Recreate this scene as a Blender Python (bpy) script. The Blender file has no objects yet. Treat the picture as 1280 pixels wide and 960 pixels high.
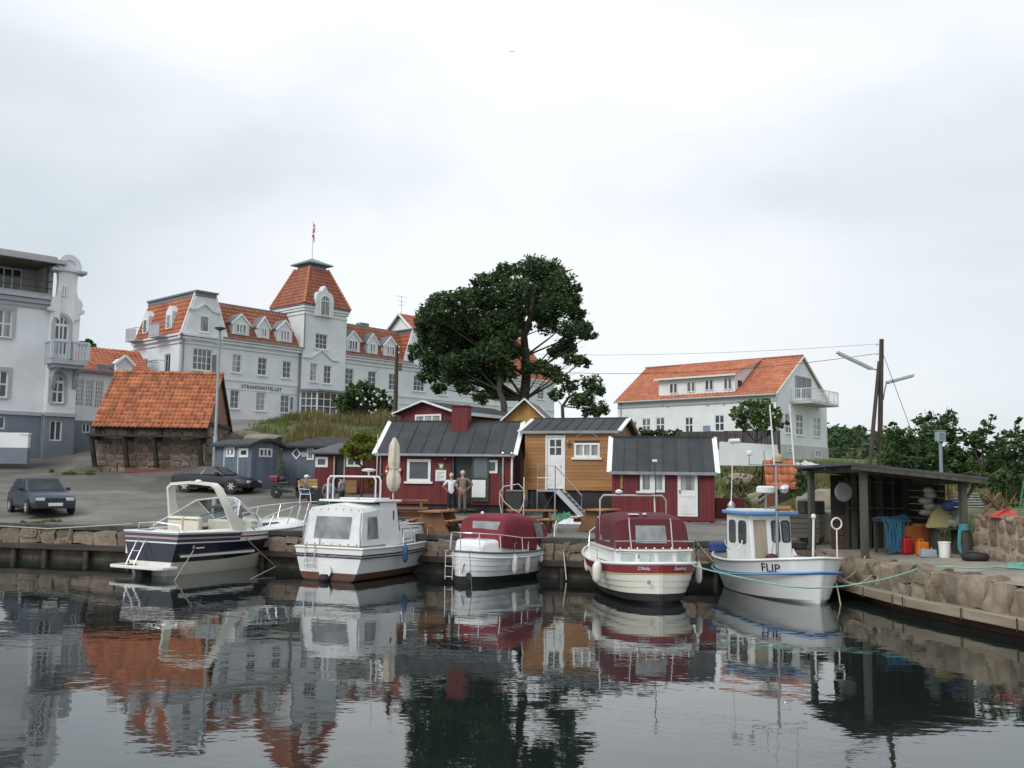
import bpy, bmesh, math, random
import numpy as np
from mathutils import Vector, Matrix, Euler, noise as mnoise
R = math.radians
random.seed(7); NR = np.random.RandomState(7)
SC = bpy.context.scene
COL = SC.collection
# ---------------------------------------------------------------- camera
FPX, CAMH = 1200.0, 3.0
PITCH, ROLL = math.atan(120/1200), R(0.7)
cam = bpy.data.cameras.new('camera'); cam_o = bpy.data.objects.new('camera', cam); COL.objects.link(cam_o)
cam.sensor_width = 36; cam.lens = 36*FPX/1280; cam.clip_end = 3000; cam.clip_start = .1
CM = Euler((math.pi/2+PITCH, 0, 0)).to_matrix() @ Matrix.Rotation(ROLL, 3, 'Z')
cam_o.location = (0, 0, CAMH); cam_o.rotation_euler = CM.to_euler()
SC.camera = cam_o
SC.render.resolution_x, SC.render.resolution_y = 1024, 768
# ---------------------------------------------------------------- world: overcast sky
W = bpy.data.worlds.new('World'); SC.world = W; W.use_nodes = True
wn, wl = W.node_tree.nodes, W.node_tree.links
for n in list(wn): wn.remove(n)
SUN_EL, SUN_AZ = R(42), R(221)          # azimuth from +Y clockwise: sun behind the camera's left shoulder
sky = wn.new('ShaderNodeTexSky'); sky.sky_type = 'NISHITA'; sky.sun_disc = False
sky.sun_elevation = SUN_EL; sky.sun_rotation = SUN_AZ; sky.air_density = 1; sky.dust_density = 2
bg1 = wn.new('ShaderNodeBackground'); bg1.inputs[1].default_value = .1
wl.new(sky.outputs[0], bg1.inputs[0])
tc = wn.new('ShaderNodeTexCoord')
mp = wn.new('ShaderNodeMapping'); mp.inputs['Scale'].default_value = (1, 1, 1.9); mp.inputs['Location'].default_value = (3.1, .4, 1.7)
wl.new(tc.outputs['Generated'], mp.inputs[0])
nz = wn.new('ShaderNodeTexNoise'); nz.inputs['Scale'].default_value = 1.7; nz.inputs['Detail'].default_value = 5
nz.inputs['Roughness'].default_value = .47; nz.inputs['Distortion'].default_value = .35
wl.new(mp.outputs[0], nz.inputs['Vector'])
cr = wn.new('ShaderNodeValToRGB'); e = cr.color_ramp.elements
e[0].position = .36; e[0].color = (.535, .59, .63, 1); e[1].position = .66; e[1].color = (.775, .80, .815, 1)
m_ = e.new(.5); m_.color = (.65, .69, .725, 1)
wl.new(nz.outputs[0], cr.inputs[0])
bg2 = wn.new('ShaderNodeBackground'); bg2.inputs[1].default_value = 1.0
wl.new(cr.outputs[0], bg2.inputs[0])
# overcast layer is brighter towards the zenith, as a real cloud deck is
sx = wn.new('ShaderNodeSeparateXYZ'); wl.new(tc.outputs['Generated'], sx.inputs[0])
mr = wn.new('ShaderNodeMapRange'); mr.inputs[1].default_value = 0; mr.inputs[2].default_value = 1
mr.inputs[3].default_value = .98; mr.inputs[4].default_value = 1.28
wl.new(sx.outputs[2], mr.inputs[0]); wl.new(mr.outputs[0], bg2.inputs[1])
mx = wn.new('ShaderNodeMixShader'); mx.inputs[0].default_value = .93
wl.new(bg1.outputs[0], mx.inputs[1]); wl.new(bg2.outputs[0], mx.inputs[2])
wo = wn.new('ShaderNodeOutputWorld'); wl.new(mx.outputs[0], wo.inputs[0])
sun = bpy.data.lights.new('sun', 'SUN'); sun.energy = 1.5; sun.angle = R(28); sun.color = (1, .97, .92)
sun_o = bpy.data.objects.new('sun', sun); COL.objects.link(sun_o)
sdir = Vector((math.sin(SUN_AZ)*math.cos(SUN_EL), math.cos(SUN_AZ)*math.cos(SUN_EL), math.sin(SUN_EL)))
sun_o.rotation_euler = sdir.to_track_quat('Z', 'Y').to_euler(); sun_o.location = (0, 0, 60)
SC.view_settings.view_transform = 'Standard'; SC.view_settings.look = 'None'
SC.view_settings.exposure = 0.33; SC.view_settings.gamma = 1; SC.view_settings.use_curve_mapping = False
SC.render.engine = 'CYCLES'
# ---------------------------------------------------------------- pixel -> place helpers (photo pixels 1280x960)
def ray(px, py): return CM @ Vector(((px-640)/FPX, -(py-480)/FPX, -1))
def at(px, py, Y):
    d = ray(px, py); t = Y/d.y
    return Vector((d.x*t, Y, CAMH+d.z*t))
def gz(px, py, z):
    d = ray(px, py); t = (z-CAMH)/d.z
    return Vector((d.x*t, d.y*t, z))
class Frame:
    """local frame of a building: x along its facade, y inwards, z up"""
    def __init__(s, ox, oy, oz, ang): s.o = Vector((ox, oy, oz)); s.a = ang; s.c, s.s = math.cos(ang), math.sin(ang)
    def loc(s, p): d = p-s.o; return Vector((d.x*s.c+d.y*s.s, -d.x*s.s+d.y*s.c, d.z))
    def wld(s, x, y, z=0): return Vector((s.o.x+x*s.c-y*s.s, s.o.y+x*s.s+y*s.c, s.o.z+z))
    def _r(s, px, py):
        d = ray(px, py); l0 = s.loc(Vector((0, 0, CAMH))); ld = Vector((d.x*s.c+d.y*s.s, -d.x*s.s+d.y*s.c, d.z)); return l0, ld
    def uz(s, px, py, y=0.):
        o, d = s._r(px, py); t = (y-o.y)/d.y; return o.x+d.x*t, o.z+d.z*t
    def yz(s, px, py, x=0.):
        o, d = s._r(px, py); t = (x-o.x)/d.x; return o.y+d.y*t, o.z+d.z*t
    def xy(s, px, py, z=0.):
        o, d = s._r(px, py); t = (z-o.z)/d.z; return o.x+d.x*t, o.y+d.y*t
    def rect(s, x0, y0, x1, y1, y=0.):
        a, b = s.uz((x0+x1)/2, y0, y), s.uz((x0+x1)/2, y1, y); l, r = s.uz(x0, (y0+y1)/2, y)[0], s.uz(x1, (y0+y1)/2, y)[0]
        return l, b[1], r, a[1]           # u0, z0, u1, z1
    def srect(s, x0, y0, x1, y1, x=0.):
        a, b = s.yz((x0+x1)/2, y0, x), s.yz((x0+x1)/2, y1, x); l, r = s.yz(x0, (y0+y1)/2, x)[0], s.yz(x1, (y0+y1)/2, x)[0]
        return min(l, r), b[1], max(l, r), a[1]
# ---------------------------------------------------------------- objects
def link(o, parent=None):
    COL.objects.link(o)
    if parent is not None: o.parent = parent
    return o
def tag(o, label=None, cat=None, group=None, kind=None):
    if label: o['label'] = label
    if cat: o['category'] = cat
    if group: o['group'] = group
    if kind: o['kind'] = kind
    return o
def empty(name, loc=(0, 0, 0), rz=0., label=None, cat=None, group=None):
    o = bpy.data.objects.new(name, None); o.empty_display_size = .2
    o.location = loc; o.rotation_euler = (0, 0, rz); link(o)
    return tag(o, label, cat, group)
def fempty(name, fr, label, cat, group=None): return empty(name, fr.o, fr.a, label, cat, group)
def copy_tree(o, parent=None):
    c = o.copy(); link(c, parent)
    for ch in list(o.children): copy_tree(ch, c)
    return c
def smooth(me, ang=None):
    me.polygons.foreach_set('use_smooth', [True]*len(me.polygons))
    if ang is not None:
        try: me.set_sharp_from_angle(angle=R(ang))
        except Exception: pass
class MB:
    """mesh builder: collects shapes that belong to one part"""
    def __init__(s): s.v = []; s.f = []; s.m = []; s.cm = 0
    def mat(s, i): s.cm = i; return s
    def add(s, vs, fs):
        b = len(s.v); s.v += [tuple(v) for v in vs]
        for f in fs: s.f.append(tuple(b+i for i in f)); s.m.append(s.cm)
        return s
    def box(s, x0, y0, z0, x1, y1, z1, M=None):
        vs = [Vector(p) for p in ((x0, y0, z0), (x1, y0, z0), (x1, y1, z0), (x0, y1, z0), (x0, y0, z1), (x1, y0, z1), (x1, y1, z1), (x0, y1, z1))]
        if M is not None: vs = [M @ v for v in vs]
        return s.add(vs, [(0, 3, 2, 1), (4, 5, 6, 7), (0, 1, 5, 4), (1, 2, 6, 5), (2, 3, 7, 6), (3, 0, 4, 7)])
    def bar(s, p, q, w, h=None, up=(0, 0, 1)):
        p, q = Vector(p), Vector(q); h = h or w; d = (q-p).normalized(); up = Vector(up)
        if abs(d.dot(up)) > .98: up = Vector((0, 1, 0))
        a = d.cross(up).normalized()*w/2; b = a.cross(d).normalized()*h/2
        vs = [p-a-b, p+a-b, p+a+b, p-a+b, q-a-b, q+a-b, q+a+b, q-a+b]
        return s.add(vs, [(0, 1, 2, 3), (7, 6, 5, 4), (0, 4, 5, 1), (1, 5, 6, 2), (2, 6, 7, 3), (3, 7, 4, 0)])
    def tube(s, pts, r, n=8, cap=True, closed=False):
        pts = [Vector(p) for p in pts]; rs = r if isinstance(r, (list, tuple)) else [r]*len(pts)
        vs, fs = [], []; up = None; N = len(pts)
        for i, p in enumerate(pts):
            if closed: d = (pts[(i+1) % N]-pts[i-1])
            else: d = (pts[min(i+1, N-1)]-pts[max(i-1, 0)])
            d = d.normalized() if d.length > 1e-9 else Vector((0, 0, 1))
            if up is None: up = Vector((0, 0, 1)) if abs(d.z) < .9 else Vector((1, 0, 0))
            a = d.cross(up); a = a.normalized() if a.length > 1e-6 else d.orthogonal().normalized(); b = a.cross(d).normalized(); up = b
            for k in range(n):
                t = 2*math.pi*k/n; vs.append(p+(a*math.cos(t)+b*math.sin(t))*rs[i])
        for i in range(N if closed else N-1):
            j = (i+1) % N
            for k in range(n): l = (k+1) % n; fs.append((i*n+k, j*n+k, j*n+l, i*n+l))
        if cap and not closed: fs += [tuple(range(n)), tuple(range((N-1)*n, N*n))[::-1]]
        return s.add(vs, fs)
    def lathe(s, prof, c=(0, 0, 0), n=16, M=None):
        vs, fs = [], []
        for r, z in prof:
            for k in range(n): t = 2*math.pi*k/n; vs.append(Vector((r*math.cos(t), r*math.sin(t), z)))
        N = len(prof)
        for i in range(N-1):
            for k in range(n): l = (k+1) % n; fs.append((i*n+k, i*n+l, (i+1)*n+l, (i+1)*n+k))
        fs += [tuple(range(n))[::-1], tuple(range((N-1)*n, N*n))]
        if M is not None: vs = [M @ v for v in vs]
        c = Vector(c)
        return s.add([v+c for v in vs], fs)
    def prism(s, poly, a, b):
        """poly: 3D loop in a plane; extruded by the vector b (a ignored unless a vector offset)"""
        off = Vector(a) if a else Vector(); b = Vector(b); n = len(poly)
        vs = [Vector(p)+off for p in poly]+[Vector(p)+off+b for p in poly]
        fs = [tuple(range(n))[::-1], tuple(range(n, 2*n))]+[(i, (i+1) % n, n+(i+1) % n, n+i) for i in range(n)]
        return s.add(vs, fs)
    def xz(s, poly, y0, y1): return s.prism([(x, y0, z) for x, z in poly], None, (0, y1-y0, 0))
    def yz(s, poly, x0, x1): return s.prism([(x0, y, z) for y, z in poly], None, (x1-x0, 0, 0))
    def xy(s, poly, z0, z1): return s.prism([(x, y, z0) for x, y in poly], None, (0, 0, z1-z0))
    def grid(s, P, closed_u=False):
        """P[i][j] points"""
        b = [Vector(p) for row in P for p in row]; nu, nv = len(P), len(P[0]); fs = []
        for i in range(nu if closed_u else nu-1):
            k = (i+1) % nu
            for j in range(nv-1): fs.append((i*nv+j, k*nv+j, k*nv+j+1, i*nv+j+1))
        return s.add(b, fs)
    def sphere(s, c, rx, ry=None, rz=None, n=12, m=8):
        ry = ry or rx; rz = rz or rx
        prof = [(math.sin(math.pi*i/m), -math.cos(math.pi*i/m)) for i in range(m+1)]; prof[0] = (.02, -1); prof[-1] = (.02, 1)
        return s.lathe(prof, c, n, Matrix.Diagonal((rx, ry, rz)))
    def mesh(s, name, mats):
        me = bpy.data.meshes.new(name); me.from_pydata(s.v, [], s.f)
        for m in (mats if isinstance(mats, (list, tuple)) else [mats]): me.materials.append(m)
        if any(s.m): me.polygons.foreach_set('material_index', s.m)
        bm = bmesh.new(); bm.from_mesh(me); bmesh.ops.recalc_face_normals(bm, faces=bm.faces); bm.to_mesh(me); bm.free()
        me.update(); return me
    def build(s, name, mats, parent=None, sm=None, bevel=0, label=None):
        me = s.mesh(name, mats)
        o = bpy.data.objects.new(name, me); link(o, parent)
        if sm is not None: smooth(me, sm)
        if bevel:
            b = o.modifiers.new('bevel', 'BEVEL'); b.width = bevel; b.segments = 2; b.limit_method = 'ANGLE'; b.angle_limit = R(40)
        if label: o['label'] = label
        return o
def npmesh(name, V, Fq, mat, parent=None):
    """fast mesh from numpy arrays (faces all of the same size)"""
    me = bpy.data.meshes.new(name); k = Fq.shape[1]
    me.vertices.add(len(V)); me.vertices.foreach_set('co', np.asarray(V, 'f').ravel())
    me.loops.add(Fq.size); me.loops.foreach_set('vertex_index', Fq.ravel().astype('i'))
    me.polygons.add(len(Fq)); me.polygons.foreach_set('loop_start', np.arange(0, Fq.size, k, dtype='i'))
    me.update(calc_edges=True); me.materials.append(mat)
    o = bpy.data.objects.new(name, me); return link(o, parent)
# ---------------------------------------------------------------- materials
MATS = {}
def mat(name, c, c2=None, scale=4., rough=.6, bump=0., bscale=None, metal=0., spec=.5, island=0., detail=4., stretch=None, dirt=None, dscale=.6, dthr=.5,
        trans=0., coat=0., emit=0., ior=None, objrand=0., lo=.35, hi=.65):
    """procedural Principled material: two noise tones, optional per-piece tone, blotchy dirt and fine relief"""
    if name in MATS: return MATS[name]
    m = bpy.data.materials.new(name); m.use_nodes = True; MATS[name] = m
    nt = m.node_tree; n, l = nt.nodes, nt.links; p = n['Principled BSDF']
    p.inputs['Roughness'].default_value = rough; p.inputs['Metallic'].default_value = metal
    p.inputs['Specular IOR Level'].default_value = spec
    if coat: p.inputs['Coat Weight'].default_value = coat; p.inputs['Coat Roughness'].default_value = .08
    if ior: p.inputs['IOR'].default_value = ior
    if trans: p.inputs['Transmission Weight'].default_value = trans
    c = tuple(c)+(1,); p.inputs['Base Color'].default_value = c
    tcn = n.new('ShaderNodeTexCoord'); vec = tcn.outputs['Object']
    if stretch:
        mpn = n.new('ShaderNodeMapping'); mpn.inputs['Scale'].default_value = stretch; l.new(vec, mpn.inputs[0]); vec = mpn.outputs[0]
    out = None
    if c2 is not None:
        t = n.new('ShaderNodeTexNoise'); t.inputs['Scale'].default_value = scale; t.inputs['Detail'].default_value = detail; l.new(vec, t.inputs['Vector'])
        r = n.new('ShaderNodeValToRGB'); r.color_ramp.elements[0].position = lo; r.color_ramp.elements[1].position = hi
        r.color_ramp.elements[0].color = c; r.color_ramp.elements[1].color = tuple(c2)+(1,); l.new(t.outputs[0], r.inputs[0]); out = r.outputs[0]
    def mul(out, src, amt):
        mm = n.new('ShaderNodeMapRange'); mm.inputs[3].default_value = 1-amt; mm.inputs[4].default_value = 1+amt; l.new(src, mm.inputs[0])
        v = n.new('ShaderNodeVectorMath'); v.operation = 'SCALE'
        if out is None: v.inputs[0].default_value = c[:3]
        else: l.new(out, v.inputs[0])
        l.new(mm.outputs[0], v.inputs['Scale']); return v.outputs[0]
    if island:
        g = n.new('ShaderNodeNewGeometry'); out = mul(out, g.outputs['Random Per Island'], island)
    if objrand:
        g = n.new('ShaderNodeObjectInfo'); out = mul(out, g.outputs['Random'], objrand)
    if dirt is not None:
        t = n.new('ShaderNodeTexNoise'); t.inputs['Scale'].default_value = dscale; t.inputs['Detail'].default_value = 8; t.inputs['Roughness'].default_value = .65; l.new(vec, t.inputs['Vector'])
        r = n.new('ShaderNodeMapRange'); r.inputs[1].default_value = dthr; r.inputs[2].default_value = dthr+.22; r.inputs[4].default_value = .75; l.new(t.outputs[0], r.inputs[0])
        x = n.new('ShaderNodeMix'); x.data_type = 'RGBA'; l.new(r.outputs[0], x.inputs[0])
        if out is None: x.inputs[6].default_value = c
        else: l.new(out, x.inputs[6])
        x.inputs[7].default_value = tuple(dirt)+(1,); out = x.outputs[2]
    if out is not None: l.new(out, p.inputs['Base Color'])
    if emit:
        p.inputs['Emission Strength'].default_value = emit; p.inputs['Emission Color'].default_value = c
    if bump:
        t = n.new('ShaderNodeTexNoise'); t.inputs['Scale'].default_value = bscale or scale*4; t.inputs['Detail'].default_value = 5; l.new(vec, t.inputs['Vector'])
        b = n.new('ShaderNodeBump'); b.inputs['Strength'].default_value = bump; b.inputs['Distance'].default_value = .02
        l.new(t.outputs[0], b.inputs['Height']); l.new(b.outputs[0], p.inputs['Normal'])
    return m
WHITE = mat('white_paint', (.74, .75, .75), (.66, .67, .67), 3, .45, dirt=(.55, .54, .5), dscale=1.5, dthr=.58)
BLACK = mat('black_paint', (.015, .015, .017), (.03, .03, .03), 5, .5)
DARKW = mat('tarred_wood', (.018, .016, .014), (.05, .045, .038), 3, .8, .4, 20)
GLASS = mat('window_glass', (.035, .045, .055), (.09, .10, .11), .45, .06, spec=.6, objrand=.5)
GLASSB = mat('window_glass_curtain', (.10, .11, .12), (.34, .35, .34), 1.6, .08, spec=.6, stretch=(3, 3, .3))
STEEL = mat('galvanised_steel', (.45, .46, .47), (.36, .37, .38), 6, .35, metal=.8)
CHROME = mat('stainless_steel', (.72, .73, .74), None, rough=.18, metal=1)
RUBBER = mat('black_rubber', (.012, .012, .012), (.025, .024, .023), 8, .75)
# ================================================================ setting: ground, water, quays
def lerp(a, b, t): return a+(b-a)*t
def sstep(a, b, x):
    t = min(1, max(0, (x-a)/(b-a))); return t*t*(3-2*t)
def pw(pts, x):
    if x <= pts[0][0]: return pts[0][1]
    for (a, b), (c, d) in zip(pts, pts[1:]):
        if x <= c: return b+(d-b)*(x-a)/(c-a)
    return pts[-1][1]
QUAY = [(-150, 67.8), (-17.1, 34.8), (2.25, 30), (5.6, 29.3), (8.75, 29.3), (400, 29.3)]
REDGE = [(-30, 15.0), (2, 12.4), (19.2, 10.2), (22.6, 9.35), (29.3, 8.75)]      # Y -> X of the right-hand quay edge
RWALL = [(-30, 17.5), (8, 13.9), (18, 12.75), (23, 12.35), (26.2, 12.5)]           # Y -> X of the retaining wall
def Yq(x): return pw(QUAY, x)
PL = [(34, 1.2), (38, 1.45), (44, 2.0), (50, 2.5), (55, 3.2), (60, 4.6), (66, 5.9), (74, 7.3), (90, 8.5), (130, 9), (400, 10)]
PMD = [(31, 1.2), (37, 1.5), (44, 1.75), (50, 2.4), (53, 2.7), (57, 4.6), (62, 6.4), (68, 7.2), (76, 7.5), (90, 8.5), (130, 8), (400, 10)]
PRT = [(29, 1.15), (37, 1.45), (41, 1.6), (44, 2.1), (50, 3.2), (60, 4.2), (75, 4.8), (120, 6), (400, 9)]
def g(x, y):
    s = y-Yq(x)
    l, m, r = pw(PL, y), pw(PMD, y), pw(PRT, y)
    z = lerp(lerp(l, m, sstep(-24, -15, x)), r, sstep(3, 10, x))
    if x > 9: z += 1.5*sstep(10, 14, x)*sstep(29.3, 33, y)*(1-sstep(38, 55, y))
    z = lerp(1.2, z, sstep(0, 5, s))
    if x > 8.7: z -= .15*(1-sstep(0, 3, s))
    gm = grassm(x, y)
    return z+gm*.28*mnoise.noise((x*.35, y*.35, 0))*sstep(0, 4, s)
def grassm(x, y):
    a = sstep(51.5, 54, y)*sstep(-17.5, -15.5, x)
    b = sstep(7.6, 8.6, x)*sstep(38.5, 40.5, y)
    c = sstep(9.2, 9.8, x)*sstep(30, 30.8, y) if x > 9.3+max(0, (y-33))*-.1 else 0
    d = sstep(62, 66, y)*sstep(-60, -40, x)*(1-sstep(-24, -20, x))*0
    return max(a, b, c, d)
def ground_mat():
    m = bpy.data.materials.new('asphalt_and_turf'); m.use_nodes = True; nt = m.node_tree; n, l = nt.nodes, nt.links; p = n['Principled BSDF']
    tcn = n.new('ShaderNodeTexCoord')
    def noise(sc, det=6, rough=.6, vec=None):
        t = n.new('ShaderNodeTexNoise'); t.inputs['Scale'].default_value = sc; t.inputs['Detail'].default_value = det; t.inputs['Roughness'].default_value = rough
        l.new(vec or tcn.outputs['Object'], t.inputs['Vector']); return t.outputs[0]
    def ramp(src, stops):
        r = n.new('ShaderNodeValToRGB'); e = r.color_ramp.elements
        while len(e) < len(stops): e.new(.5)
        for k, (a, c) in enumerate(stops): e[k].position = a; e[k].color = tuple(c)+(1,)
        l.new(src, r.inputs[0]); return r.outputs[0]
    def mix(f, a, b):
        x = n.new('ShaderNodeMix'); x.data_type = 'RGBA'; l.new(f, x.inputs[0]); l.new(a, x.inputs[6]); l.new(b, x.inputs[7]); return x.outputs[2]
    asp = ramp(noise(.35, 8, .68), [(.3, (.088, .083, .074)), (.5, (.145, .137, .122)), (.72, (.215, .203, .18))])
    patch = ramp(noise(.12, 3), [(.52, (1, 1, 1)), (.56, (.72, .72, .72))])
    mm = n.new('ShaderNodeVectorMath'); mm.operation = 'MULTIPLY'; l.new(asp, mm.inputs[0]); l.new(patch, mm.inputs[1])
    grit = ramp(noise(28, 2), [(.3, (.75, .75, .75)), (.7, (1.25, 1.25, 1.25))])
    m2 = n.new('ShaderNodeVectorMath'); m2.operation = 'MULTIPLY'; l.new(mm.outputs[0], m2.inputs[0]); l.new(grit, m2.inputs[1])
    turf = ramp(noise(1.1, 6), [(.3, (.045, .075, .02)), (.5, (.085, .115, .035)), (.72, (.17, .15, .06))])
    at_ = n.new('ShaderNodeAttribute'); at_.attribute_name = 'turf'
    ad = n.new('ShaderNodeMath'); ad.operation = 'MULTIPLY_ADD'; l.new(noise(1.6, 6), ad.inputs[0]); ad.inputs[1].default_value = 1.0; l.new(at_.outputs['Fac'], ad.inputs[2])
    rr = n.new('ShaderNodeMapRange'); rr.inputs[1].default_value = .85; rr.inputs[2].default_value = 1.05; l.new(ad.outputs[0], rr.inputs[0])
    l.new(mix(rr.outputs[0], m2.outputs[0], turf), p.inputs['Base Color']); p.inputs['Roughness'].default_value = .85
    b = n.new('ShaderNodeBump'); b.inputs['Strength'].default_value = .5; b.inputs['Distance'].default_value = .02; l.new(noise(9, 6), b.inputs['Height']); l.new(b.outputs[0], p.inputs['Normal'])
    return m
GROUNDM = ground_mat()
def ground():
    xs = list(np.concatenate([np.linspace(-150, -45, 22), np.linspace(-42, 30, 145), np.linspace(34, 110, 30), np.linspace(130, 400, 10)]))
    xs = sorted(set(xs) | {8.75, 8.76}); ts = list(np.concatenate([np.linspace(0, 3, 9), np.linspace(3.5, 55, 104), np.linspace(58, 120, 22), np.linspace(140, 800, 12)]))
    V, T = [], []
    for t in ts:
        for x in xs:
            y = Yq(x)+t; V.append((x, y, g(x, y))); T.append(grassm(x, y))
    nx = len(xs); I = np.arange(len(V)).reshape(len(ts), nx)
    Fq = np.stack([I[:-1, :-1], I[:-1, 1:], I[1:, 1:], I[1:, :-1]], -1).reshape(-1, 4)
    o = npmesh('ground', np.array(V), Fq, GROUNDM); smooth(o.data)
    a = o.data.attributes.new('turf', 'FLOAT', 'POINT'); a.data.foreach_set('value', T)
    return tag(o, kind='structure')
ground()
# right-hand quay: concrete apron, then the bank above the retaining wall
CONC = mat('worn_concrete', (.30, .275, .23), (.20, .185, .155), 1.3, .9, .5, 14, dirt=(.15, .15, .10), dscale=.9, dthr=.55)
def gr(x, y):                                     # ground height right of the retaining wall
    w = pw(RWALL, y); return 2.2+.35*sstep(0, 3, x-w)+2.0*sstep(3, 14, x-w)+6*sstep(14, 60, x-w)
def apron():
    ys = list(np.linspace(-30, 16, 12))+list(np.linspace(17, 29.3, 50)); V = []; nu = 14
    for y in ys:
        a, b = pw(REDGE, y)+.22, (pw(RWALL, y)+.2 if y < 26.2 else 13.2)
        for k in range(nu):
            t = k/(nu-1); x = lerp(a, b, t); V.append((x, y, 1.0+.09*sstep(.15, .8, t)+.05*sstep(27, 29.3, y)+.012*mnoise.noise((x*1.3, y*1.3, 3))))
    I = np.arange(len(V)).reshape(len(ys), nu); Fq = np.stack([I[:-1, :-1], I[:-1, 1:], I[1:, 1:], I[1:, :-1]], -1).reshape(-1, 4)
    o = npmesh('quay_apron', np.array(V), Fq, CONC); smooth(o.data); tag(o, kind='structure')
    V = []; ys = list(np.linspace(-30, 31, 60)); nu = 24
    for y in ys:
        w = pw(RWALL, y) if y < 26.2 else 12.9
        for k in range(nu):
            x = w+.25+(k/(nu-1))**2*200; V.append((x, y, min(gr(x, y), 40)-.1))
    I = np.arange(len(V)).reshape(len(ys), nu); Fq = np.stack([I[:-1, :-1], I[:-1, 1:], I[1:, 1:], I[1:, :-1]], -1).reshape(-1, 4)
    tm = mat('turf', (.045, .075, .02), (.15, .14, .055), 1.1, .9, .5, 12)
    o = npmesh('bank', np.array(V), Fq, tm); smooth(o.data); tag(o, kind='structure')
apron()
def water():
    m = bpy.data.materials.new('harbour_water'); m.use_nodes = True; n, l = m.node_tree.nodes, m.node_tree.links; p = n['Principled BSDF']
    p.inputs['Base Color'].default_value = (.010, .015, .014, 1); p.inputs['Roughness'].default_value = .015; p.inputs['IOR'].default_value = 1.85
    tcn = n.new('ShaderNodeTexCoord'); hs = []
    for sc, st, w in ((.55, (1, 1.6, 1), 1.0), (2.1, (1, 1.7, 1), .32), (6.5, (1, 1.5, 1), .075)):
        mpn = n.new('ShaderNodeMapping'); mpn.inputs['Scale'].default_value = st; mpn.inputs['Rotation'].default_value = (0, 0, .25); l.new(tcn.outputs['Object'], mpn.inputs[0])
        t = n.new('ShaderNodeTexNoise'); t.inputs['Scale'].default_value = sc; t.inputs['Detail'].default_value = 2; t.inputs['Roughness'].default_value = .45; l.new(mpn.outputs[0], t.inputs['Vector'])
        k = n.new('ShaderNodeMath'); k.operation = 'MULTIPLY'; k.inputs[1].default_value = w; l.new(t.outputs[0], k.inputs[0]); hs.append(k.outputs[0])
    a = n.new('ShaderNodeMath'); l.new(hs[0], a.inputs[0]); l.new(hs[1], a.inputs[1]); b_ = n.new('ShaderNodeMath'); l.new(a.outputs[0], b_.inputs[0]); l.new(hs[2], b_.inputs[1])
    b = n.new('ShaderNodeBump'); b.inputs['Strength'].default_value = 1; b.inputs['Distance'].default_value = WAVE; l.new(b_.outputs[0], b.inputs['Height']); l.new(b.outputs[0], p.inputs['Normal'])
    o = MB().add([(-400, -200, 0), (60, -200, 0), (60, 80, 0), (-400, 80, 0)], [(0, 1, 2, 3)]).build('water', m); tag(o, kind='structure')
WAVE = .0065
water()
# ---------------------------------------------------------------- stones
def stone_mesh(seed, m, blocky=.78, sub=2):
    rnd = random.Random(seed); bm = bmesh.new(); bmesh.ops.create_cube(bm, size=2)
    bmesh.ops.subdivide_edges(bm, edges=bm.edges, cuts=sub, use_grid_fill=True)
    o = Vector((rnd.uniform(0, 99), rnd.uniform(0, 99), 0))
    for v in bm.verts:
        p = v.co.copy(); s = p.normalized()*1.12; p = p.lerp(s, 1-blocky)
        p += mnoise.noise_vector(p*.8+o)*.34+mnoise.noise_vector(p*2.1+o)*.14+(mnoise.noise_vector(p*4.5+o)*.07 if sub > 2 else Vector()); v.co = p*.5
    me = bpy.data.meshes.new('stone'); bm.to_mesh(me); bm.free(); me.materials.append(m)
    smooth(me, 40); return me
def rockmat(name, a, b, **k): return mat(name, a, b, 2.2, .85, .8, 9, objrand=.28, **k)
GRANITE = rockmat('quay_granite', (.145, .115, .085), (.255, .21, .155), dirt=(.09, .08, .06), dscale=1.6, dthr=.56)
GRANITE_D = rockmat('stained_granite', (.17, .13, .10), (.28, .225, .17), dirt=(.05, .045, .035), dscale=1.4, dthr=.48)
STONES = [stone_mesh(i, GRANITE) for i in range(8)]; STONES_D = [stone_mesh(20+i, GRANITE_D) for i in range(8)]
def put_stone(parent, me, loc, size, rz, name='stone', jit=.12):
    o = bpy.data.objects.new(name, me); o.location = loc; o.scale = size
    o.rotation_euler = (random.uniform(-jit, jit), random.uniform(-jit, jit), rz); link(o, parent); return o
def line_stones(parent, meshes, x0, x1, rows, depth, y, wmin, wmax, jit=.1, taper=None):
    """courses of rough stones along local x; rows=[(z0,z1),..]"""
    for z0, z1 in rows:
        x = x0+random.uniform(-.2, 0)
        while x < x1:
            w = random.uniform(wmin, wmax); h = z1-z0
            if random.random() < .38:
                f = random.uniform(.4, .6)
                for a_, b_ in ((z0, lerp(z0, z1, f)), (lerp(z0, z1, f), z1)):
                    xx = x
                    while xx < x+w-.05:
                        w2 = min(random.uniform(.5, .9)*w, x+w-xx) if w > .5 else w
                        put_stone(parent, random.choice(meshes), (xx+w2/2, y+random.uniform(-.06, .03), (a_+b_)/2), (w2*1.08, depth, (b_-a_)*1.16), random.choice((0, math.pi)), jit=jit*1.6); xx += w2
                x += w; continue
            h *= random.uniform(.82, 1.06)
            put_stone(parent, random.choice(meshes), (x+w/2, y+random.uniform(-.04, .04), (z0+z1)/2+random.uniform(-.02, .02)), (w*1.04, depth, h*1.1), 0 if random.random() < .5 else math.pi, jit=jit)
            x += w
MORTAR = mat('dark_mortar', (.07, .062, .05), (.14, .125, .10), 3, .95, .6, 18)
WETTIM = mat('wet_timber', (.022, .016, .012), (.06, .042, .03), 2.5, .55, .5, 14, stretch=(.3, 3, 3))
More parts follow.
